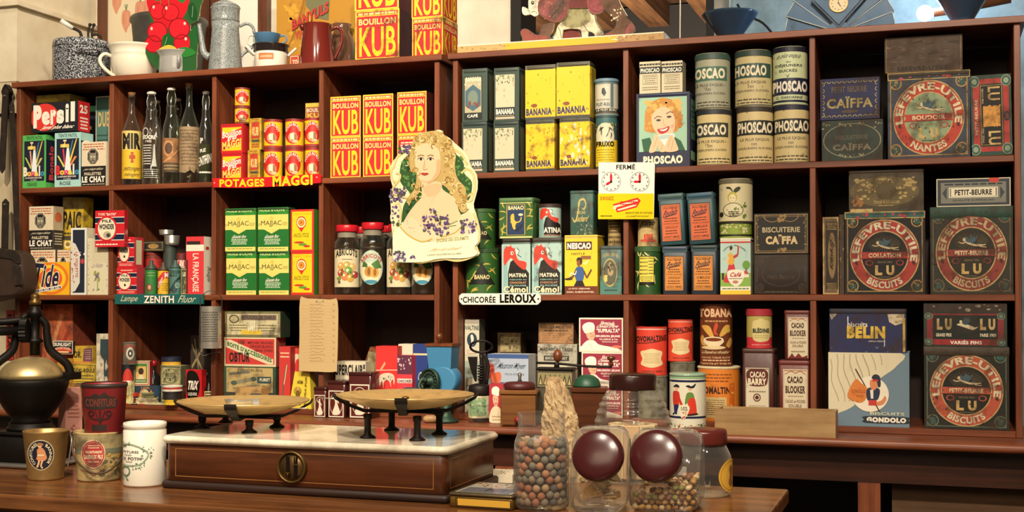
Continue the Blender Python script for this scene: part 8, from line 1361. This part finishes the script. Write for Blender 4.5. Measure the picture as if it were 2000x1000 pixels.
must = lambda a: (a.R(0, 0, 1, .3, '9a8c62'), a.R(0, .3, 1, .42, '6a7058'), a.B(.5, .4, .98, .9, 20, '5a5a3c', .07, 4), a.B(.55, .4, .9, .85, 14, 'b8984a', .06, 6), a.E(.38, .42, .245, .33, 'd8b890', 32), a.E(.38, .42, .225, .305, 'a82c2c', 32), a.O(.38, .42, .2, .275, .03, 'd8b890', 32), a.T('MOUTARDE', .23, .34, .55, .4, 'e8d4b0', 4), a.T('DESSAUX FILS', .2, .43, .57, .53, 'e8d4b0', 4), a.T('ORLÉANS', .27, .56, .5, .61, 'e8d4b0', 2), a.L(.28, .2, .5, .3, 2, 'e8d4b0', .4), a.W([.12, .78, .3, .84, .38, .9, .46, .84, .62, .78], .014, 'a8382c', 3), a.B(.1, .1, .9, .95, 18, '4a3a24', .012, 9))
e, c, rb, rt, H = pail('mustard_pail', 'tan mustard pail with a red oval label and a hanging bail, under the red pail|pail', 141, 241, 150, 237, 841, 941, TABLE, mat('b09a68', 'old'), must, 'old', True); R_, F_ = along(c)
Geo().tube([R_*(-rt*1.02)+Vector((0, 0, H*.93)), R_*(-rt*.99)+F_*(rt*.5)+Vector((0, 0, H*.55)), R_*(-rt*.5)+F_*(rt*1.06)+Vector((0, 0, H*.27)), R_*(.0)+F_*(rt*1.22)+Vector((0, 0, H*.19)), R_*(rt*.5)+F_*(rt*1.06)+Vector((0, 0, H*.27)), R_*(rt*.99)+F_*(rt*.5)+Vector((0, 0, H*.55)), R_*(rt*1.02)+Vector((0, 0, H*.93))], .0022, ('4a3c2c', 'iron'), 8, 5).build('bail_handle', e)
zb = TABLE+H-.0055; ce = c.copy()
def stand2(meta, name, x0, x1, b0, b1, yt, m, art, k):
    rb, rt = halfw(b0, b1, ce), halfw(x0, x1, ce); H = hz((x0+x1)/2, yt, ce)-zb; off = (P((x0+x1)/2, 790, ce.y)-P(191, 790, ce.y)).x; e = empty(name, meta, (ce.x+off, ce.y, zb)); g = Geo()
    g.lathe([(rb*.97, 0), (rb, .002), (rt*.985, H-.005), (rt*1.01, H-.002), (rt, H), (rt*.97, H-.002), (rb*.96, .006), (.001, .006)], m, 48); A = Art(); art(A); g.cyl(A, rb+.0003, .002, H-.007, facing(ce), k, r1=rt*.985+.0003); g.build('body', e)
    Geo().lathe([(rt*.985+.0006, H-.008), (rt*1.02, H-.004), (rt*1.0, H+.0012), (rt*.965, H+.0002)], ('2a1c18', 'tin'), 48, caps=(False, False)).build('dark_rim', e)
stand2('red jam pail with dark stencilled letters and scrolls, standing in the tan mustard pail|pail', 'jam_pail', 155, 246, 162, 239, 748, mat('7a1c20', 'tin'), lambda a: (a.C([.06, .24, .2, .2, .3, .14, .4, .18, .5, .12, .6, .2, .76, .24, .78, .42, .6, .46, .1, .46], '2a201c'), a.T('CONFITURE', .08, .25, .76, .42, '6a3028', 3), a.W([.4, .46, .4, .8], .04, '2a1614'), a.W([.4, .7, .2, .66, .14, .54], .03, '2a1614', 4), a.W([.4, .7, .6, .66, .66, .54], .03, '2a1614', 4), a.O(.2, .56, .07, .06, .4, '2a1614', 14), a.O(.6, .56, .07, .06, .4, '2a1614', 14), a.W([.4, .78, .28, .5], .02, '2a1614'), a.W([.4, .78, .52, .5], .02, '2a1614'), a.R(.2, .8, .56, .93, '2a1c18')), 'tin')
c, rb = stand(239, 326, 952, TABLE); H = hz(283, 824, c)-TABLE; rr = halfw(240, 326, c); e = empty('stoneware_crock', 'white stoneware jam crock with a green ornamental label, beside the scale|crock', (c.x, c.y, TABLE)); g = Geo(); CW = mat('ddd8c8', 'enamel')
g.lathe([(rr*.96, 0), (rr*.99, .004), (rr*.99, H*.88), (rr*.95, H*.895), (rr*.95, H*.91), (rr*1.0, H*.925), (rr, H*.985), (rr*.97, H), (rr*.86, H*.995), (rr*.84, H*.9), (rr*.84, .02), (.001, .02)], CW, 48); A = Art()
for pts in ([.0, .3, .12, .24, .3, .27, .44, .32, .58, .42, .5, .54, .36, .62, .1, .64, .0, .62],): A.W(pts, .03, '5f7a60', 4); A.W(pts, .008, 'ddd8c8', 4)
A.B(.0, .2, .16, .3, 14, '5f7a60', .035, 3, .7); A.B(.4, .26, .7, .5, 18, '6f8a70', .03, 4, .7); A.B(.2, .58, .5, .7, 16, '6f8a70', .03, 5, .7); A.O(.08, .74, .1, .1, .3, '5f7a60', 20); A.B(.0, .82, .16, .92, 9, '5f7a60', .03, 6, .7)
A.T('CONFITURES', -.3, .36, .36, .4, '4a4a44', 2) if 0 else A.T('FITURES', .02, .36, .36, .405, '4a4a44', 2); A.T('FINES', .05, .43, .2, .455, '4a4a44', 1); A.T('X POTIN', .02, .475, .42, .53, '4a4a44', 2); A.T('PARIS', .08, .555, .22, .58, '4a4a44', 1)
g.cyl(A, rr*.99+.0002, .004, H*.88-.004, facing(c), 'enamel'); g.build('crock', e)
# flat tins right of the scale
p0, p1 = PZ(876, 990, TABLE), PZ(1012, 992, TABLE); e = empty('flat_tin', 'flat gold-sided tin with a picture lid, between the scale and the jar of clay marbles|tin', ((p0.x+p1.x)/2, p0.y, TABLE), math.radians(-2)); W = p1.x-p0.x; g = Geo(); g.rbox(W, .15, .022, .006, .002, ('8a6a2c', 'brass')); A = Art(); A.R(.14, .2, .96, .8, 'd8a83a'); A.K(.1, .12, .98, .88, .01, '3a2c1c', .08); g.art(A, (-W/2, 0, .022), (W, 0, 0), (0, 0, -.022), (0, -1, 0), 'tin'); g.build('body', e)
g = Geo(); g.rbox(W+.004, .154, .006, .007, .002, ('6a5c44', 'brass'), .0223, -.002); A = Art(); A.R(.06, .08, .94, .92, 'b8b4a0'); A.R(.1, .5, .9, .9, '6a7078'); A.T('ICI', .45, .55, .75, .75, '2c3440', 4); A.B(.1, .1, .9, .45, 26, 'a8543a', .05, 3); A.B(.1, .1, .9, .45, 20, 'd8ccaa', .05, 5); g.art(A, (-W/2, .152, .0284), (W, 0, 0), (0, -.154, 0), (0, 0, 1), 'gloss'); g.build('lid', e)
p0 = PZ(935, 944, TABLE); e = empty('picture_card', 'pale floral-printed flat packet lying behind the gold-sided tin|packet', (p0.x+.02, p0.y+.02, TABLE), math.radians(6)); g = Geo(); g.box(-.05, .05, 0, .09, 0, .018, ('d8ceb4', 'paper')); A = Art(); A.B(.05, .05, .95, .95, 50, 'b8604a', .03, 4); A.B(.05, .05, .95, .95, 30, '6a7a4a', .03, 6); g.art(A, (-.05, .09, .018), (.1, 0, 0), (0, -.09, 0), (0, 0, 1), 'paper'); g.build('packet', e)
# glass jars
JG = glass('jar_glass', 'fcfaf4', .8, .03)
MAR = mat('421617', 'plastic')
c, r = stand(1003, 1112, 1001, TABLE); zz = lambda y: hz(1057, y, c)-TABLE; e = empty('marble_jar', 'open glass jar filled with clay marbles, on the counter front|jar', (c.x, c.y, TABLE)); H = zz(806)
Geo().lathe([(r*.86, 0), (r*.97, .005), (r, .014), (r, zz(880)), (r*.96, zz(862)), (r*.86, zz(846)), (r*.83, zz(840)), (r*.86, zz(836)), (r*.83, zz(829)), (r*.86, zz(824)), (r*.84, zz(812)), (r*.86, H)], JG, 56, caps=(True, False)).build('jar', e)
Geo().lathe([(r*.9, .004), (r*.94, .007), (.001, .0072)], JG, 40, caps=(False, False)).build('jar_base', e)
mr = .0079; MC = [mat(h_, 'matte') for h_ in ('9a6248', '7a7468', 'a88a6c', '565450', '8c7c68', 'b07a58')]; meshes = []
for m_ in MC: g = Geo(); g.ball((0, 0, 0), mr, m_, 16); o = g.build('clay_marble'); meshes.append(o.data); bpy.data.objects.remove(o)
rnd_ = random.Random(11); lay = NM = 0; zq = .009+mr; top = zz(858)
while zq < top:
    for R0, n, ph in ((r*.965-mr-.0006, 0, 0), (r*.965-3.05*mr, 0, .4), (r*.965-5.1*mr, 0, .9))[:3 if zq > top-.03 else 2]:
        if R0 > .003: n = int(2*PI*R0/(2*mr*1.01))
        for i in range(n):
            if NM >= 298 or (zq > top-.012 and rnd_.random() < .3): continue
            NM += 1
            t = 2*PI*(i+rnd_.uniform(-.12, .12))/max(n, 1)+ph+lay*2.4; o = bpy.data.objects.new('clay_marble', rnd_.choice(meshes)); COL.objects.link(o)
            o.location = (c.x+R0*math.cos(t), c.y+R0*math.sin(t), TABLE+zq+(rnd_.uniform(-.0025, .0025) if lay else 0)); o['label'] = 'small round clay marble in earthy tones inside the open glass jar'; o['category'] = 'marble'; o['group'] = 'clay marbles in the open glass jar'
    zq += mr*1.74; lay += 1
def slantjar(meta, x0, x1, yt, yb, lid, rot):
    a, b = PZ(x0, yb, TABLE), PZ(x1, yb, TABLE); cx = (a+b)/2; W = (b-a).length; e = empty('candy_jar', meta, (cx.x, cx.y, TABLE), math.radians(rot)); H = hz((x0+x1)/2, yt, cx)-TABLE; D = .135
    base = [(0, .004), (.004, 0), (D-.004, 0), (D, .004), (D, H*.85), (D-.012, H*.97), (D-.025, H), (.062, H), (.048, H*.97), (.0, H*.52)]
    cy, cz = D*.5, H*.48; g = Geo(); rings = []
    for x, s_ in ((-W/2, .72), (-W/2+.004, .86), (-W/2+.014, .97), (-W/2+.024, 1), (W/2-.024, 1), (W/2-.014, .97), (W/2-.004, .86), (W/2, .72)): rings.append([(x, cy+(y-cy)*s_, cz+(z-cz)*s_) for y, z in base])
    g.loops(rings, JG, True); g.build('jar', e)
    R_, F_ = along(cx); p = EYE+ray(lid[0], lid[1])*1; t = None
    # the lid is set on the slanting mouth, square to it
    nrm = Vector((0, -(H*.45), .048)).normalized(); my, mz = .024, H*.745; rl = halfw(lid[0]-lid[2], lid[0]+lid[2], cx)
    d = ray(*lid[:2]); tt = (cx.y-.03-EYE.y)/d.y; pl = EYE+d*tt; lx = (pl.x-cx.x)*math.cos(math.radians(rot))
    nn = Vector((lid[3], -.92, .36)).normalized(); q_ = nn.to_track_quat('Z', 'Y'); g = Geo(); g.M = Matrix.Translation((lx, my-.03, pl.z-TABLE)) @ q_.to_matrix().to_4x4()
    g.lathe([(rl*.9, -.014), (rl*.98, -.013), (rl, -.010), (rl, .002), (rl*.97, .006), (rl*.8, .010), (rl*.4, .0135), (.001, .0145)], MAR, 56); g.build('lid', e)
    g = Geo(); g.M = Matrix.Translation((lx, my-.03, pl.z-TABLE)) @ q_.to_matrix().to_4x4(); g.lathe([(rl*.84, -.03), (rl*.86, -.016)], JG, 40, caps=(False, False)); g.build('mouth', e)
    return e, W, H, D, cx
e, W, H, D, cx = slantjar('slant-mouthed glass jar with a maroon lid, holding pale papery pieces|jar', 1110, 1222, 842, 1003, (1160, 892, 51, -.12), 8)
rnd_ = random.Random(4); g = Geo()
for i in range(34):
    g.M = Matrix.Translation((rnd_.uniform(-W*.24, W*.24), rnd_.uniform(.03, D*.68), rnd_.uniform(.02, .056))) @ Euler((rnd_.uniform(-.7, .7), rnd_.uniform(-.7, .7), rnd_.uniform(0, 6))).to_matrix().to_4x4(); s_ = rnd_.uniform(.009, .017); g.loops([[(-s_, -s_*.7, 0), (s_, -s_*.8, .003), (s_*.9, s_*.7, -.003), (-s_*.8, s_*.8, .004)], [(-s_, -s_*.7, .0015), (s_, -s_*.8, .0045), (s_*.9, s_*.7, -.0015), (-s_*.8, s_*.8, .0055)]], ('efe2c0' if i % 3 else 'd8ae70', 'paper'), False)
g.M = Matrix(); o = g.build('paper_candies', None, e.location, e.rotation_euler.z); tag(o, 'loose heap of pale papery sweets inside the slant-mouthed jar nearer the clay marbles|sweets'); o['kind'] = 'stuff'
e, W, H, D, cx = slantjar('slant-mouthed glass jar with a maroon lid, a third full of small mixed nuts|jar', 1224, 1364, 848, 1001, (1275, 893, 52, -.08), 4)
meshes = []
for h_ in ('c8a470', '8a5c34', 'a8803c', '7a4a34', '8a8a48', 'd8c09a'): g = Geo(); g.ball((0, 0, 0), .0062, (h_, 'tin'), 10, (1.25, .9, .85)); o = g.build('mixed_nut'); meshes.append(o.data); bpy.data.objects.remove(o)
ca, sa = math.cos(e.rotation_euler.z), math.sin(e.rotation_euler.z)
for lay in range(6):
    zq = .0075+lay*.0098; nx, ny = 9, 8
    for i in range(nx):
        for j in range(ny):
            x = -W*.40+W*.8*(i+.5*(lay % 2))/(nx-.5); y = .012+(D-.03)*(j+.5*(lay % 2))/(ny-.5)
            if (j > 2 and lay < 4 and 0 < i < nx-1) or zq > .022+.036*(x/W+.5)+.012*(y/D) or abs(x) > W*.41: continue
            o = bpy.data.objects.new('mixed_nut', rnd_.choice(meshes)); COL.objects.link(o); o.rotation_euler = (0, rnd_.uniform(-.4, .4), rnd_.uniform(0, 6)); o.location = (e.location.x+x*ca-y*sa, e.location.y+x*sa+y*ca, TABLE+zq+rnd_.uniform(-.001, .001))
            o['label'] = 'small mixed nut inside the slant-mouthed glass jar with the maroon lid'; o['category'] = 'nut'; o['group'] = 'mixed nuts in the slant-mouthed jar'
# ribbed jar behind, jar at the right end, paper cone
c, r = stand(1160, 1312, 948, TABLE); zz = lambda y: hz(1235, y, c)-TABLE; e = empty('ribbed_jar', 'large beehive-ribbed glass jar with a dark brown screw lid, behind the slant-mouthed jars|jar', (c.x, c.y, TABLE))
q_ = lambda a, b: halfw(a, b, c); pr = [(r*.95, 0), (r, .006), (r, zz(840)), (r*.985, zz(834))]
for i, (a, y) in enumerate(((1161, 822), (1165, 805), (1170, 791), (1176, 779))): rr = q_(a, 2472-a); pr += [(rr*.982, zz(y)-.005), (rr*.996, zz(y)-.0025), (rr, zz(y)), (rr*.992, zz(y)+.0025), (rr*.968, zz(y)+.005)]
pr += [(q_(1188, 1283), zz(768)), (q_(1192, 1278), zz(757))]
Geo().lathe(pr, JG, 60, caps=(True, False)).build('jar', e)
rl = q_(1187, 1280); Geo().lathe([(rl*.99, zz(760)), (rl, zz(757)), (rl*.99, zz(734)), (rl*.94, zz(730)), (rl*.6, zz(729))], mat('2e120e', 'plastic'), 60).build('lid', e)
rnd_ = random.Random(9)
for i in range(9):
    t = i*2*PI/9; g = Geo(); g.rbox(.036, .018, zz(826)-.008, .003, .002, ('d9b890' if i % 2 else 'e3cfa8', 'paper')); o = g.build('biscuit_bar', None, (c.x+(r*.62)*math.cos(t), c.y+(r*.62)*math.sin(t), TABLE+zz(900)*0+.0068), t+PI/2); o['label'] = 'pale upright biscuit bar inside the large beehive-ribbed jar'; o['category'] = 'biscuit'; o['group'] = 'biscuit bars in the ribbed jar'
c, r = stand(1316, 1430, 974, TABLE); zz = lambda y: hz(1372, y, c)-TABLE; q_ = lambda a, b: halfw(a, b, c); e = empty('label_jar', 'empty clear glass jar with a brown lid and a yellow oval label|jar', (c.x, c.y, TABLE))
Geo().lathe([(r*.92, 0), (r, .006), (r, zz(905)), (r*.96, zz(888)), (r*.84, zz(874)), (r*.78, zz(868))], JG, 56, caps=(True, False)).build('jar', e)
rl = q_(1317, 1412); Geo().lathe([(rl, zz(866)), (rl*1.01, zz(862)), (rl, zz(843)), (rl*.95, zz(838)), (rl*.5, zz(837))], mat('5a2018', 'plastic'), 56).build('lid', e)
g = Geo(); A = Art(); A.E(.5, .5, .3, .48, 'd8a83a', 36); A.C([.44, .3, .53, .2, .6, .36, .56, .6, .6, .74, .5, .82, .42, .7, .46, .5], '8a5424'); A.O(.5, .5, .27, .43, .05, 'b8802a', 36); g.cyl(A, r+.0004, zz(958), zz(890)-zz(958), facing(c)+math.radians(68), 'paper'); g.build('label', e)
c, r = stand(1062, 1142, 945, TABLE); zz = lambda y: hz(1100, y, c)-TABLE; rnd_ = random.Random(6); g = Geo(); rings = []; R_, F_ = along(c)
for i in range(30):
    t = i/29; y = 945-(945-736)*t; w2 = r*(1-.05*t if t < .4 else .98-.62*((t-.4)/.6)**1.25); ring = []
    for j in range(44): a_ = 2*PI*j/44; k_ = w2*(1+rnd_.uniform(-.11, .11)+.12*math.sin(5*a_+9*t)*t); ring.append(tuple(R_*(k_*math.cos(a_)-.004*t*t*6)+F_*(k_*.8*math.sin(a_))+Vector((0, 0, max(0, zz(y)+(rnd_.uniform(-.003, .003) if 0 < i < 29 else 0))))))
    rings.append(ring)
g.loops(rings, plaster('crumpled_paper', '8f7048', 'd4ba8e', .7, 38, 1), False); o = g.build('paper_cone', None, (c.x, c.y, TABLE)); tag(o, 'crumpled tan paper cone standing on the counter behind the jar of clay marbles|paper cone')
